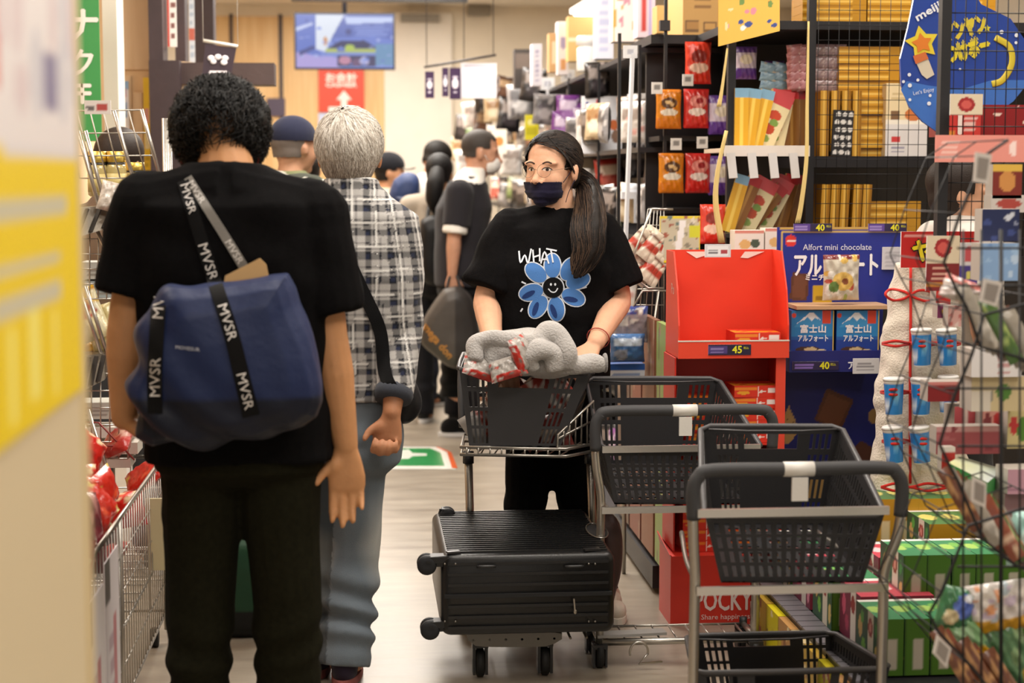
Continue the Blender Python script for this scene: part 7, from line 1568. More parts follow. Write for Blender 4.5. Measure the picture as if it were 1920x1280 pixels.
mb = MB('#1b2478'); mb.b2(pa(1480, 0).x, YA2, 0.0, pa(1668, 0).x, YA2 + .01, Z5(565)); A = Art('#18206b').p([(.0, .62), (.06, .70), (.17, .52), (.06, .42), (0, .44)], '#b89a5e').p([(.32, .60), (.44, .83), (.72, .74), (.58, .50)], '#59341f').p([(.35, .60), (.46, .79), (.68, .72), (.56, .53)], '#6d4329').p([(.66, .34), (.80, .44), (1, .36), (.9, .16), (.7, .2)], '#4f2f22').e(.95, .62, .08, .06, '#9a7a4a').p([(.2, .0), (.24, .2), (.5, .24), (.5, 0)], '#a98d55')
for q in ((.04, .60), (.07, .54), (.1, .58), (.05, .49)): A.e(q[0], q[1], .006, .006, '#5a4424')
mb.sheet((pa(1480, 0).x, YA2 - .002, pa(0, 965).z), UX, UZ, pa(1668, 0).x - pa(1480, 0).x, pa(0, 698).z - pa(0, 965).z, A, .005); part('front_panel', mb, PRINT, al)
mb = MB('#caa27c'); a, b = at(1488, 572, 5.50), at(1664, 572, 5.50); mb.b2(a.x, 5.46, a.z - .012, b.x, YA2, a.z); part('ledge', mb, PRINT, al)
a, b = at(1480, 698, 5.46), at(1652, 698, 5.46); mb = MB('#1a2170'); mb.b2(a.x, 5.46, a.z, b.x, YA2, at(0, 672, 5.46).z); part('tray_front', mb, PRINT, al)
mb = MB(); frontal(mb, 1486, 678, 1572, 693, 5.455, Art('#2a2048').bars(.03, .15, .5, .9, 2, '#8a70c4', 3), .003, .001); mb.text('40', .023, at(1546, 685, 5.453), UX, UZ, '#e6e02a', bold=.0009); mb.text('税込', .009, at(1562, 683, 5.453), UX, UZ, '#e6e02a'); part('price_strip', mb, PRINT, al, 'dark strip reading 40 in yellow')
mb = MB(); mb.text('ア', .022, at(1597, 685, 5.452), UX, UZ, '#f2f2f6', bold=.001); part('lettering', mb, PRINT, al)
FJ = Art('#2a86c9').r(0, .0, 1, .42, '#1c3f98').r(0, .38, 1, .46, '#2260b0').p([(.12, .72), (.42, .95), (.52, .95), (.80, .72), (.6, .80), (.5, .74), (.4, .8), (.3, .74)], '#eef3f8').p([(.06, .66), (.42, .93), (.52, .93), (.86, .66)], '#3f97d2').p([(.22, .78), (.42, .94), (.52, .94), (.66, .80), (.56, .84), (.48, .78), (.38, .86), (.3, .80)], '#eef3f8').r(.74, .72, .92, 1, '#d8452e').e(.06, .9, .05, .05, '#d8452e').e(.4, .17, .3, .08, '#4a2f26').p([(.3, .2), (.5, .24), (.62, .2), (.55, .09), (.36, .1)], '#d9bf8a').e(.72, .14, .12, .05, '#e3cf9f')
def fuji(px0, px1, l):
    a, b = at(px0, 672, 5.47), at(px1, 582, 5.47); mb = MB('#1d3f95'); mb.b2(a.x, 5.48, a.z, b.x, 5.58, b.z); mb.sheet((a.x, 5.479, a.z), UX, UZ, b.x - a.x, b.z - a.z, FJ, .0028)
    cx = (px0 + px1) / 2; mb.text('富士山', .027, at(cx, 616, 5.477), UX, UZ, '#f2f2f6', bold=.0009, wmax=.085); mb.text('アルフォート', .021, at(cx, 634, 5.477), UX, UZ, '#f2f2f6', bold=.0007, wmax=.10); mb.color('#d8b65c'); mb.b2(b.x - .003, 5.476, a.z, b.x, 5.479, b.z)
    o = solo('biscuit_box', mb, PRINT, l, 'box', 'mountain picture biscuit boxes')
fuji(1484, 1565, 'blue mountain biscuit box next to the red display'); fuji(1569, 1650, 'blue mountain biscuit box nearer the blue cups')
put('snack_packet', pouch_mesh('snack_packet', 98, .128, .150, Art('#cfc6b4').r(0, .9, 1, 1, '#7a2f30').blotch(16, ['#d8b25a', '#9fae5a', '#e6dccb', '#b84a34', '#efe9df', '#d9cfc0'], 7, .13).e(.5, .42, .3, .2, '#e0b85e').e(.56, .42, .09, .07, '#8a4a2a').e(.25, .3, .14, .12, '#5f7f3a'), puff=.02, nu=40, nv=44, crinkle=.002), at(1577, 520, 5.50), (0, 0, .1), 'shiny noodle snack packet standing in front of the blue header', 'packet')
mb = MB(); frontal(mb, 1600, 672, 1648, 700, 5.44, Art('#d9d8da').bars(.1, .2, .9, .8, 3, '#9a989c', 3), .003); solo('price_tag', mb, PLASTIC, 'white price tag at the right end of the blue tray', 'price tag')
for k, (px, py, w_, c, l) in enumerate(((1405, 448, 54, '#e6dcd0', 'white picture box behind the red display, left of a pair'), (1460, 444, 50, '#e6dcd0', 'white picture box behind the red display, right of a pair'))):
    mb = MB(c); frontal(mb, px - w_ / 2, py - 16, px + w_ / 2, py + 24, 5.8, Art('#ece2d6').e(.35, .35, .2, .22, '#e0b472').e(.7, .4, .16, .2, '#4d5a48').r(0, .85, 1, 1, '#d88a7a'), .004, .08, c); solo('picture_box', mb, PRINT, l, 'box')

# ---------------------------------------------------------------- white cloth column with blue cups tied by red cord
YK = 4.95
def pk2(px, py, dy=0.): return at(px, py, YK + dy)
cc = thing('cloth_column', pk2(1715, 965, .1), 'white fur cloth draped column carrying blue cups', 'display column')
mb = MB()
R_ = []
for (xa, xb, py) in ((1683, 1775, 492), (1672, 1785, 540), (1664, 1792, 600), (1655, 1796, 650), (1650, 1800, 700), (1642, 1802, 760), (1636, 1806, 820), (1630, 1810, 880), (1634, 1816, 940), (1650, 1820, 972)):
    a, b = pk2(xa, py, .1), pk2(xb, py, .1); R_.append(sring((a + b) / 2, (b - a).length / 2, .10, UX, V((0, 1, 0)), 30, 2.2))
mb.rings(R_)
finish(fuse(mb, .009, 2), 'cloth', FLEECE, cc, '#d9cfc0', None, lambda a, n: .009 * nz(a, 22, 3) + .006 * nz(a, 60, 5))
Tk = bvh(cc.children[0])
def cord(pts, r=.0045, l=None):
    mb = MB('#c8322c'); P_ = []
    for x, y in pts:
        p = ray(x, y); h = Tk.ray_cast(CAM, p, 20); P_.append((h[0] - V((0, .008, 0))) if h[0] is not None else at(x, y, YK + .06))
    mb.tube(cr(P_, 4), r, 8); part('cord', mb, CLOTH, cc, l or 'red cord')
cord([(1706, 500), (1706, 600), (1705, 700), (1705, 800), (1705, 905)])
cord([(1706, 552), (1690, 545), (1668, 542), (1660, 552), (1672, 562), (1692, 560), (1706, 552), (1722, 544), (1742, 546), (1750, 556), (1738, 564), (1720, 560), (1706, 553)], .004)
for y0 in (645, 735, 828):
    mb = MB('#c8322c')
def cup(px, py, tilt, l, side=False):
    p = pk2(px, py, -.045); k = 655; o = thing('cup', p - V((0, 0, .058)), l, 'cup', 'blue yoghurt cups tied to the column'); o.rotation_euler = (0, tilt, 0)
    h = .112; 
    def ring(r, z, c): return (r, z, c)
    prof = [(.022, 0), (.024, .003), (.0245, .006), (.026, .03), (.0275, .058), (.029, .094), (.029, .098), (.0305, .100), (.0305, .106), (.028, .108), (.0, .108)]
    mb = MB('#2b7fc4'); n = 22; R2 = []; cols = []
    for r, z in prof:
        for q in range(n):
            a = 2 * PI * q / n; c = '#2a7cc2' if .004 <= z <= .097 else '#e4e2e0'
            if .03 <= z < .05 and math.sin(a * 2 + 1) > .6: c = '#dfe9f2'
            if .055 < z < .085 and math.sin(a * 3) > .6: c = '#7fc0e6'
            cols.append(H(c))
        R2.append([V((r * math.cos(2 * PI * q / n), r * math.sin(2 * PI * q / n), z)) for q in range(n)])
    mb.rings(R2, cols=cols); me = mb.mesh('cup_body', GLOSS); q_ = bpy.data.objects.new('cup_body', me); C.objects.link(q_); q_.parent = o
    mb = MB('#dcdad8'); mb.lathe((0, 0, .1), [(.0315, .004), (.0315, .010), (.029, .013)], n); q_ = bpy.data.objects.new('lid', mb.mesh('lid', PLASTIC)); C.objects.link(q_); q_.parent = o
for px, py, t, l in ((1730, 650, -.05, 'blue cup in the top row, nearer the vertical red cord'), (1779, 650, -.08, 'darker blue cup in the top row, behind the dark rack wire'), (1677, 742, -.03, 'blue cup in the middle row, left of the vertical cord'), (1728, 742, -.03, 'blue cup in the middle row, just right of the vertical cord'), (1779, 738, -.03, 'blue cup in the middle row, behind the dark red box'),
                      (1679, 832, -.10, 'blue cup in the bottom row, left of the vertical cord'), (1730, 832, -.12, 'blue cup in the bottom row, right of the vertical cord')): cup(px, py, t, l)
for k, (y0, xs) in enumerate(((645, (1655, 1680, 1706, 1730, 1756, 1780, 1800)), (736, (1652, 1677, 1704, 1728, 1752, 1780)), (828, (1655, 1679, 1706, 1730, 1752)), (913, (1652, 1680, 1706, 1740, 1780)))):
    for s_ in (-1, 1):
        mb = MB('#c8322c'); P_ = [at(x, y0 + s_ * (5 if i % 2 else 1) - 1, YK - (.078 if (k < 3 and i % 2) else .0)) for i, x in enumerate(xs)]
        if k == 3: P_ = [at(x, y0 + s_ * (7 if i % 2 else 0), YK - .03) for i, x in enumerate(xs)]
        mb.tube(cr(P_, 4), .0042, 8); part('cord', mb, CLOTH, cc, 'red cord')

# ---------------------------------------------------------------- stacked gift boxes on the low platform
pf = thing('platform', (1.8, 4.6, 0), 'low platform with dark grid mat under the green boxes', 'platform')
mb = MB('#2b2a2e'); mb.b2(1.215, 3.2, 0, 3.2, 5.12, .19); part('base', mb, PLASTIC, pf)
for k in range(31):
    y = 3.3 + k * .058; mb = MB('#6c6a70'); mb.b2(1.21, y, .19, 1.278, y + .052, .196); part('mat_tile', mb, PLASTIC, pf)
yg = [('#c9a53a', 'yellow'), ('#d6c71e', 'bright yellow'), ('#b98a52', 'tan'), ('#cdb98a', 'cream')]
for k in range(9):
    y0_ = 3.75 + k * .145; c, nme = yg[(k * 3) % 4]; mb = MB(c); mb.b2(1.19, y0_, .0, 1.214, y0_ + .14, .175)
    mb.sheet((1.1895, y0_ + .14, 0), (0, -1, 0), UZ, .14, .175, Art(c).blotch(10, ['#8a5a3a', '#e8dcae', '#c9b52a', '#a3524a'], k, .13), .008); solo('flat_packet', mb, PRINT, f'{nme} flat packet leaning on the platform side, {ORD[k]} from the near end', 'packet', 'packets leaning on the platform side')
LF = Art('#24503a').e(.3, .6, .14, .2, '#c9b35a').e(.33, .62, .08, .14, '#dcd08a').e(.68, .35, .13, .17, '#5f9a3a').e(.8, .75, .12, .14, '#2f7a48').e(.15, .2, .1, .12, '#8fae4a').e(.55, .8, .08, .1, '#7ab04a')
LP_ = Art('#8d3350').e(.3, .6, .14, .2, '#d87a90').e(.68, .35, .13, .17, '#3a2a30').e(.8, .75, .12, .14, '#b5495f').e(.2, .2, .12, .14, '#e0a0ae')
TOPG = Art('#3f8a5c').e(.3, .5, .3, .16, '#a9cf6a').e(.75, .6, .25, .14, '#79b85a').r(0, .9, 1, 1, '#e8e4de')
TOPP = Art('#c9485a').e(.4, .5, .3, .16, '#f0c9cc').r(0, .86, 1, 1, '#eee6e2')
SIDEG = Art('#24503a').e(.2, .6, .09, .2, '#c9a86a').e(.35, .3, .08, .16, '#6fae3f').e(.28, .8, .07, .12, '#4e9a45').r(.52, 0, .76, 1, '#cfc8b8').e(.64, .72, .10, .17, '#8d3434').e(.64, .72, .05, .09, '#c98a80').e(.9, .3, .07, .2, '#c9b06a').e(.88, .75, .06, .14, '#3f8a45')
SIDEP = Art('#742c44').e(.2, .6, .09, .2, '#c95a78').e(.35, .3, .08, .16, '#a33a5a').r(.52, 0, .76, 1, '#d6cfc8').e(.64, .72, .10, .17, '#8d3434').e(.9, .3, .07, .2, '#d88aa0')
FRG = Art('#47701a').r(0, 0, .04, 1, '#2c4a10').r(.38, .12, .72, .66, '#b9b0a0'); FRY = Art('#b98a1c').r(.3, .0, .7, .45, '#d8c89a')
gbm = boxm('gift_box', .064, .20, .145, FRG, SIDEG, TOPG, '#3a5f1c', .006); gbp = boxm('gift_box', .064, .20, .145, Art('#a33a50').r(.38, .12, .72, .66, '#d9cfc8'), SIDEP, TOPP, '#8a3048', .006); gby = boxm('gift_box', .07, .2, .125, FRY, SIDEG, Art('#4a7a45').e(.4, .5, .35, .2, '#d8cf72').r(0, .9, 1, 1, '#e8e4de'), '#b08a2a', .006)
rows = [(1.278, 4.09, .196, gbm, 7, 'green', 'the nearest row on the platform'), (1.30, 4.32, .196, gbp, 3, 'pink', 'the second row on the platform'), (1.278, 4.52, .196, gbm, 2, 'green', 'the left column third row'), (1.278, 4.75, .196, gbp, 2, 'pink', 'the left column fourth row'), (1.278, 4.97, .196, gbm, 2, 'green', 'the left column back row'),
        (1.425, 4.36, .295, gbm, 8, 'green', 'the raised second terrace'), (1.425, 4.58, .24, gbp, 2, 'pink', 'the terrace behind'), (1.60, 4.66, .335, gby, 3, 'golden', 'the third terrace under the cups'), (1.84, 4.70, .31, gbp, 6, 'pink', 'the third terrace right part'), (1.50, 4.86, .37, gby, 9, 'golden', 'the back terrace')]
for (x, y, z, me, n_, cn, wh) in rows:
    for k in range(n_):
        put('gift_box', me, (x + .033 + k * .067, y + .1, z), (0, 0, rr.uniform(-.01, .01)), f'{cn} leaf gift box, {ORD[k]} from the aisle in {wh}', 'box', 'leaf print gift boxes on the platform')
    if z > .2: mb = MB('#ded9d2'); mb.b2(x, y + .0, z - .03, x + .067 * n_, y + .21, z - .001); solo('terrace_board', mb, PRINT, f'white board carrying {wh}', 'board')
    if z > .24: mb = MB('#4a4442'); mb.b2(x + .02, y + .02, .19, x + .067 * n_ - .02, y + .2, z - .03); solo('terrace_riser', mb, PRINT, f'dark riser under {wh}', 'board')

# ---------------------------------------------------------------- near right rack: post, upper grid, tiers of wire baskets
YR = 4.40
def pr_(px, py, dy=0.): return at(px, py, YR + dy)
nr_ = thing('wire_rack', V((pr_(1767, 0).x + .3, YR, 0)), 'black wire rack with slanted baskets at the near right edge', 'rack')
xpo = pr_(1767, 200).x; z480 = XZ(1767, 482, YR)[1]
mb = MB('#131215'); mb.b2(xpo - .013, YR - .02, z480, xpo + .013, YR + .01, 2.4); part('post', mb, BWIRE, nr_)
mb = MB('#131215')
xe = pr_(1990, 0).x
nx = int((xe - xpo) / .0265)
for i in range(1, nx): x = xpo + i * (xe - xpo) / nx; mb.tube([(x, YR, z480 - .0), (x, YR, 2.3)], .0012 if i % 2 else .0016, 5)
z = z480
while z < 2.3: mb.tube([(xpo, YR - .003, z), (xe, YR - .003, z)], .0016, 5); z += .049
part('wire_grid', mb, BWIRE, nr_)
YN = 3.30
def pn_(px, py, dy=0.): return at(px, py, YN + dy)
mb = MB('#131215')
for px in (1806, 1840, 1877, 1912): mb.tube([pn_(px, 1400), pn_(px, 430)], .0022 if px != 1877 else .004, 6)
for py in (465, 535, 728, 836, 1062): mb.tube([pn_(1795 if py != 728 else 1770, py), pn_(2000, py)], .0026, 6)
part('front_grid', mb, BWIRE, nr_)
def tier(pts, name, depth=.35, n_=3):
    mb = MB('#131215'); P_ = [pn_(*q_) for q_ in pts]
    for k in range(n_):
        d = V((0, depth * k / (n_ - 1), 0)); mb.tube([p + d for p in P_], .0034 if k == 0 else .0016, 6)
    for i in range(len(P_)): mb.tube([P_[i], P_[i] + V((0, depth, 0))], .0016, 6)
    part(name, mb, BWIRE, nr_)
tier([(1890, 262), (1846, 292), (1800, 400), (1770, 492), (1792, 540), (1812, 575), (1838, 650), (1905, 668), (1960, 690)], 'wire_basket')
tier([(1960, 560), (1845, 590), (1822, 665), (1790, 740), (1762, 832), (1778, 868), (1795, 900), (1842, 1010), (1905, 1060), (1960, 1080)], 'wire_basket')
tier([(1960, 940), (1815, 985), (1790, 1050), (1765, 1110), (1742, 1150), (1760, 1185), (1822, 1250), (1870, 1310), (1960, 1330)], 'wire_basket')
mb = MB('#17161a'); a = pn_(1990, 600, .2); mb.b2(a.x - .01, a.y, 0., a.x + .01, a.y + .02, 2.2); part('post', mb, BWIRE, nr_)
# big blue hanging sign behind the upper grid
bs = thing('hanging_sign', at(1760, 247, 4.6), 'big rounded blue sign with yellow star and white dots behind the black grid', 'sign')
ol2 = [(1725, -60), (1703, 50), (1688, 110), (1690, 160), (1705, 200), (1730, 228), (1757, 247), (1800, 240), (1850, 225), (1900, 190), (1935, 130), (1925, 80), (1895, 35), (1840, 8), (1800, -60)]
Ys_ = 4.62; P_ = [at(*q_, Ys_) for q_ in ol2]; mb = MB('#27469e'); n_ = len(P_)
mb.add(P_ + [p + V((0, .01, 0)) for p in P_], [tuple(range(n_ - 1, -1, -1)), tuple(range(n_, 2 * n_))] + [(i, (i + 1) % n_, n_ + (i + 1) % n_, n_ + i) for i in range(n_)]); part('panel', mb, GLOSS, bs)
def sg(px, py, dy=.004): return at(px, py, Ys_ - dy)
ks = Ys_ / 3200
def shape(pts, c, nm, dy=.002, l=None):
    mb = MB(c); P2 = [sg(x, y, dy) for x, y in pts]; mb.add(P2, [tuple(range(len(P2)))]); part(nm, mb, PRINT, bs, l)
shape([(1689, 168), (1700, 152), (1740, 160), (1800, 168), (1860, 150), (1932, 150), (1900, 190), (1850, 225), (1800, 240), (1757, 247), (1730, 228), (1705, 200)][::-1], '#3f74c9', 'lower_band', .002, 'lighter blue lower band')
def starp(cx, cy, r, q=.52, n_=5, a0=-PI / 2): return [(cx + (r if k % 2 == 0 else r * q) * math.cos(a0 + k * PI / n_), cy + (r if k % 2 == 0 else r * q) * math.sin(a0 + k * PI / n_)) for k in range(2 * n_)]
shape(starp(1729, 80, 33, .55, 5, -PI / 2 - .2)[::-1], '#e8d23a', 'star', .004, 'yellow star'); shape(starp(1729, 81, 20, .55, 5, -PI / 2 - .2)[::-1], '#e2812a', 'star_centre', .006, 'orange star centre')
for (cx, cy, r) in ((1851, 53, 7),): shape(starp(cx, cy, r)[::-1], '#d8cf3a', 'small_star', .004)
for k, (cx, cy, r) in enumerate(((1705, 140, 3.5), (1721, 150, 3), (1694, 153, 3), (1706, 160, 4), (1744, 179, 3), (1706, 187, 3), (1742, 194, 4), (1800, 130, 2.5), (1878, 60, 4), (1906, 66, 4), (1905, 80, 3))):
    mb = MB('#e9eef6'); disc(mb, sg(cx, cy, .005), UX, UZ, r * ks, r * ks, 0, 10, 1); part('white_dot', mb, PRINT, bs)
mb = MB(); d_ = V((.86, 0, .5)); mb.text('meiji', .026, sg(1741, 23, .005), d_, V((-.5, 0, .86)), '#eef2f8', bold=.001, wmax=.075); part('lettering', mb, PRINT, bs)
mb = MB(); d_ = V((.97, 0, .25)); mb.text('ヤンヤン', .050, sg(1808, 52, .005), d_, V((-.25, 0, .97)), '#d9c53a', bold=.004, wmax=.12); mb.text('つけボー', .052, sg(1815, 92, .005), d_, V((-.25, 0, .97)), '#e2cf2f', bold=.004, wmax=.12); part('lettering', mb, PRINT, bs)
mb = MB(); mb.text('Let’s Enjoy', .014, sg(1732, 172, .006), V((.97, 0, .2)), V((-.2, 0, .97)), '#e9eef6', wmax=.06); part('lettering', mb, PRINT, bs)
shape([(1712, 105), (1735, 97), (1745, 122), (1752, 140), (1738, 148), (1728, 140)][::-1], '#d8cdb8', 'printed_cup', .005, 'printed snack cup'); shape([(1712, 105), (1735, 97), (1741, 110), (1717, 120)][::-1], '#d2703a', 'cup_band', .007)
mb = MB('#d8c23a'); mb.tube(cr([sg(1866, 70, .004), sg(1893, 88, .004), sg(1897, 120, .004), sg(1880, 150, .004), sg(1860, 158, .004)], 5), .009, 8, flat=.2, up=(0, 1, 0)); part('crescent', mb, PRINT, bs, 'yellow crescent')
# red star box under it, price rail, card with seal
rb = thing('star_box', at(1850, 252, 4.75), 'dark red box with white stars behind the black grid', 'box')
mb = MB('#8a1418'); A = Art('#8e161b').blotch(26, ['#e9c9c4'], 5, .012).e(.45, .7, .03, .06, '#f0d8c8').e(.7, .45, .03, .07, '#f0d8c8'); x0, x1, z0, z1 = frontal(mb, 1770, 196, 1990, 256, 4.58, A, .004, .12, '#8a1418', 160); part('box_body', mb, PRINT, rb)
mb = MB(); x0, x1, z0, z1 = frontal(mb, 1768, 205, 1838, 256, 4.56, Art('#cf3a34').r(.0, .0, .35, .2, '#e0913a').bars(.55, .2, .95, .8, 3, '#f0c9c0', 4)); part('price_card', mb, PRINT, rb, 'red card with a white figure')
mb = MB(); mb.text('1', .055, at(1800, 232, 4.555), UX, UZ, '#f4e4dc', bold=.002); part('lettering', mb, PRINT, rb)
mb = MB('#e88f84'); x0, x1, z0, z1 = frontal(mb, 1755, 253, 1995, 304, 4.34, Art('#e59488').bars(.03, .15, .2, .85, 4, '#f2c4ba', 4).e(.6, .5, .03, .3, '#f6dcd6'), .006, .006, '#e59488'); solo('price_rail', mb, PRINT, 'salmon pink price rail fixed across the black grid', 'sign')
def seal(px0, py0, px1, py1, Y, l, foot=True):
    o = thing('seal_card', at((px0 + px1) / 2, py1, Y), l, 'card'); mb = MB(); a = Art('#d9c9ae').r(0, 0, 1, .5 if foot else 0, '#7d2326')
    if foot: a.r(0, .08, 1, .16, '#b9762e').bars(.15, .2, .85, .48, 3, '#c99a8a', 3)
    a.e(.5, .78 if foot else .5, .26, .17 if foot else .34, '#9c2428').e(.5, .78 if foot else .5, .17, .10 if foot else .2, '#c9564f'); frontal(mb, px0, py0, px1, py1, Y, a, .003, .003); part('card', mb, PRINT, o)
seal(1738, 442, 1797, 545, 4.30, 'cream and maroon card with a round red seal above the cord bow'); seal(1782, 176, 1842, 216, 4.34, 'small cream card with a round red seal on the upper grid', False)
ys = thing('product_sign', at(1735, 500, 4.9), 'bright red sign with yellow katakana beside the blue header', 'sign'); mb = MB(); frontal(mb, 1690, 434, 1835, 501, 4.9, Art('#c8201f').bars(.02, .85, .5, .95, 1, '#e8a8a0', 3)); part('panel', mb, PRINT, ys)
mb = MB(); mb.text('ヤ', .058, at(1730, 470, 4.895), UX, UZ, '#2a1c1a', bold=.007); mb.text('ヤ', .058, at(1730, 470, 4.888), UX, UZ, '#ecd522', bold=.003); part('lettering', mb, PRINT, ys)
mb = MB(); frontal(mb, 1655, 463, 1692, 505, 5.61, Art('#cfcdd2').bars(.1, .1, .9, .9, 4, '#b3b1b8', 3)); solo('paper_slip', mb, PRINT, 'blank grey paper slip between the blue header and the red sign', 'paper')
# goods around and in the near rack
G = [
 (1800, 456, 1832, 532, 4.30, Art('#d9d4d8').r(0, 0, 1, .45, '#4a3a86').e(.5, .72, .25, .2, '#c9545a').r(.4, .1, .6, .3, '#d8cf6a'), .05, 'white and purple packet with a red figure behind the near rack'),
 (1838, 456, 1908, 526, 3.95, Art('#86a8d2').blotch(9, ['#9dbde0', '#6f93c4', '#b9cfe8'], 4, .14), .06, 'pale blue box at the top of the near rack'),
 (1842, 392, 1910, 452, 4.0, Art('#1e2850').blotch(7, ['#c9cdd8', '#3a4880', '#8a90a8'], 6, .12), .05, 'navy box with white figures above the pale blue box'),
 (1862, 308, 1915, 372, 4.2, Art('#7a2a22').e(.5, .5, .3, .3, '#c98a4a').r(0, .8, 1, 1, '#d8b04a'), .05, 'brown red carton high behind the near rack grid'),
 (1858, 366, 1925, 398, 4.2, Art('#c9c0ba').e(.5, .5, .36, .3, '#a8443c'), .05, 'white and maroon carton under the brown red one'),
 (1756, 520, 1782, 572, 4.5, Art('#d02a24'), .05, 'plain red packet beside the cord bow'),
 (1758, 570, 1778, 596, 4.45, Art('#8d3a6d').e(.7, .5, .25, .3, '#e0c02a'), .04, 'small purple packet with yellow spot'),
 (1778, 573, 1802, 612, 4.4, Art('#e2b2ac').blotch(5, ['#c9706a', '#f0d8d0'], 3, .2), .04, 'small pink box at the right of the top cups'),
 (1740, 716, 1818, 752, 4.15, Art('#8a1f24').r(0, .85, 1, 1, '#d88a86').r(.5, 0, 1, .85, '#741a20'), .06, 'dark red box lying across in front of the cups'),
 (1822, 655, 1915, 706, 3.95, Art('#e6e2e2').bars(.5, .1, .85, .85, 3, '#c99a9a', 4), .08, 'white box on the near rack basket'),
 (1822, 706, 1920, 770, 3.97, Art('#d2c096').e(.6, .55, .14, .25, '#55853a').r(.3, .3, .42, .6, '#8f8a80').r(0, 0, .35, .6, '#dcd3c6'), .08, 'cream box with green leaf under the white box'),
 (1790, 762, 1842, 830, 4.15, Art('#c0525a').r(.3, 0, .45, 1, '#e9d3cc').r(.75, 0, .9, 1, '#8d2a3a'), .08, 'crimson striped carton in the near rack'),
 (1842, 768, 1890, 828, 4.1, Art('#e3a59a').e(.6, .65, .2, .28, '#c8383a').e(.2, .5, .14, .4, '#8a3a3e').e(.75, .2, .16, .2, '#d0494a'), .08, 'pink strawberry print carton in the near rack'),
 (1890, 768, 1945, 840, 4.05, Art('#cfc08a').e(.5, .5, .2, .3, '#55852f').e(.2, .6, .14, .24, '#c43a3a').e(.8, .3, .14, .2, '#c9a23a'), .08, 'yellow green fruit print carton in the near rack'),
 (1756, 800, 1878, 850, 4.05, Art('#a8525a').r(0, .8, 1, 1, '#cf9a9c').blotch(6, ['#b86a70', '#8f3f48'], 4, .15), .05, 'dusty pink tray front in the near rack'),
 (1766, 838, 1790, 880, 4.0, Art('#b82f2c').r(0, .75, 1, 1, '#e0d8d4'), .03, 'red and white card under the dusty pink tray'),
 (1890, 880, 1960, 925, 3.9, Art('#d3a3b5').r(0, .1, 1, .2, '#a87a90'), .08, 'pale pink packet at the right edge'),
 (1884, 925, 1960, 990, 3.92, Art('#9c7a80'), .08, 'muted mauve packet under the pale pink one')]
for (a, b, c, d, Y, art, t, l) in G:
    mb = MB(); frontal(mb, a, b, c, d, Y, art, .005, t, tuple(art.L[0][1]) if False else '#b0a8a0'); solo('carton' if 'packet' not in l and 'card' not in l else ('packet' if 'packet' in l else 'card'), mb, PRINT, l, 'carton' if 'packet' not in l and 'card' not in l else ('packet' if 'packet' in l else 'card'))
mb = MB('#3b9a4a'); c_ = at(1830, 880, 3.9); o = thing('tissue_box', c_ - V((0, 0, .02)), 'green and white box lying tilted in the middle wire basket', 'box')
P_ = [at(1778, 868, 3.88), at(1852, 905, 3.86), at(1882, 880, 4.1), at(1800, 856, 4.1)]; lo = [p - V((0, 0, .035)) for p in P_]; mb.hexa(lo + P_); mb.add([p + V((0, 0, .001)) for p in P_], [(0, 1, 2, 3)], cols=[H('#d8dca0'), H('#cfd8d8'), H('#c4d4d0'), H('#cfd8c0')]); part('box_body', mb, PRINT, o)
brn = [pouch_mesh('bar_packet', 110 + k, .035, .15, Art(c).r(0, .3, 1, .4, d).blotch(5, [c, d], k, .2), puff=.008, nu=6, nv=12) for k, (c, d) in enumerate((('#6d3f2a', '#b98a5a'), ('#4a6a35', '#a3b56a'), ('#8a4530', '#d9b89a'), ('#9c9488', '#c9c2b8')))]
for k in range(14): put('bar_packet', brn[(k * 3) % 4], at(1802 + k * 7.5, 935 + k * 5.5, 3.45 + .012 * (k % 5)), (-.2, -.5, .1), f'thin snack bar packet in the middle wire basket, {ORD[k]} from its aisle tip', 'packet', 'bar packets in the middle wire basket')
for k in range(9): put('bar_packet', brn[[3, 3, 0, 3, 1, 3, 3, 0, 3][k]], at(1832 + k * 11, 595 + k * 6, 3.45 + .015 * (k % 4)), (-.2, -.45, .1), f'thin dark packet in the upper wire basket, {ORD[k]} from its aisle tip', 'packet', 'packets in the upper wire basket')
for k in range(9): put('bar_packet', brn[(k * 2) % 4], at(1790 + k * 12, 1235 + k * 5, 3.45 + .015 * (k % 4)), (-.2, -.55, .1), f'thin packet in the lowest wire basket, {ORD[k]} from its aisle tip', 'packet', 'packets in the lowest wire basket')
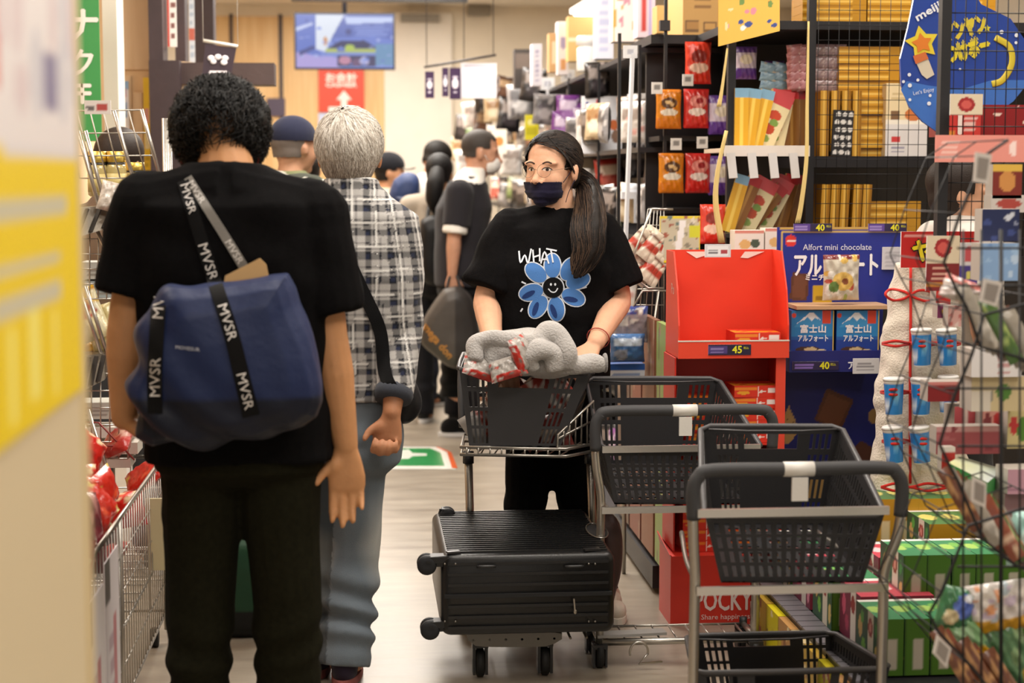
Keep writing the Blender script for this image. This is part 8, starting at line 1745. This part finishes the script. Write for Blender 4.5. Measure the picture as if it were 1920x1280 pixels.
bags = ((1868, 1138, .15, .11, Art('#dcd4cf').r(0, 0, 1, .34, '#c9961a').blotch(22, ['#e6a070', '#c9b8cc', '#e9e2da', '#b5c4cf', '#d98a6a', '#efe9e4'], 5, .12, (0, .3, 1, 1)), (0, -.12, 0), 'pastel candy bag with yellow lower edge in the lowest basket'),
        (1792, 1138, .08, .09, Art('#3f7a52').e(.6, .6, .3, .3, '#5a78d0').e(.3, .3, .2, .2, '#d8c9a0').e(.7, .8, .14, .1, '#e6e9f0'), (0, .2, 0), 'blue and green candy bag near the tip of the lowest basket'),
        (1820, 1208, .09, .14, Art('#7fae7a').e(.5, .3, .35, .2, '#d9a514').e(.4, .15, .3, .12, '#d0701c').e(.4, .75, .3, .15, '#9fc49a'), (0, -.6, 0), 'green and yellow candy bag leaning in the lowest basket'),
        (1880, 1230, .12, .16, Art('#4f7a52').blotch(8, ['#7fa070', '#2f4f38', '#c9a52a'], 4, .2), (0, -.3, 0), 'dark green candy bag at the right of the lowest basket'),
        (1918, 1010, .06, .12, Art('#a9d6ce').e(.5, .5, .3, .3, '#cfe8e2'), (0, .1, 0), 'pale aqua bag at the right edge of the rack'),
        (1803, 545, .09, .05, Art('#e0d3d0').r(0, .7, 1, 1, '#d88078').blotch(5, ['#f0e8e6', '#9a9494'], 4, .2), (0, .35, 0), 'white and pink packet at the tip of the upper basket'),
        (1846, 577, .05, .04, Art('#c2373a').blotch(5, ['#e08a86', '#8a2024'], 4, .2), (0, .1, 0), 'small red packet in the upper basket under the tag'))
for k, (px, py, w_, h_, a, ro, l) in enumerate(bags): put('candy_bag', pouch_mesh('candy_bag', 130 + k, w_, h_, a, puff=.03, nu=26, nv=26, crinkle=.003), at(px, py, 3.5), ro, l, 'packet')
for k, (pts, l) in enumerate(((((1838, 565), (1868, 575), (1880, 530), (1846, 522)), 'white price tag tilted on the upper wire basket'), (((1822, 940), (1848, 952), (1850, 905), (1824, 892)), 'grey price tag on the middle wire basket'), (((1750, 1225), (1775, 1252), (1784, 1215), (1758, 1190)), 'diamond tilted price tag on the lowest wire basket'), (((1826, 340), (1852, 345), (1860, 290), (1830, 285)), 'white price tag hanging under the pink price rail'))):
    P_ = [at(*q_, 3.26) for q_ in pts]; mb = MB('#cfc8c2'); mb.add(P_ + [p + V((0, .006, 0)) for p in P_], [(0, 1, 2, 3), (7, 6, 5, 4), (0, 4, 5, 1), (1, 5, 6, 2), (2, 6, 7, 3), (3, 7, 4, 0)]); c_ = sum(P_, V((0, 0, 0))) / 4
    mb.color('#8f8781'); mb.add([c_ + (p - c_) * .7 - V((0, .001, 0)) for p in P_], [(0, 1, 2, 3)]); solo('price_tag', mb, PLASTIC, l, 'price tag')
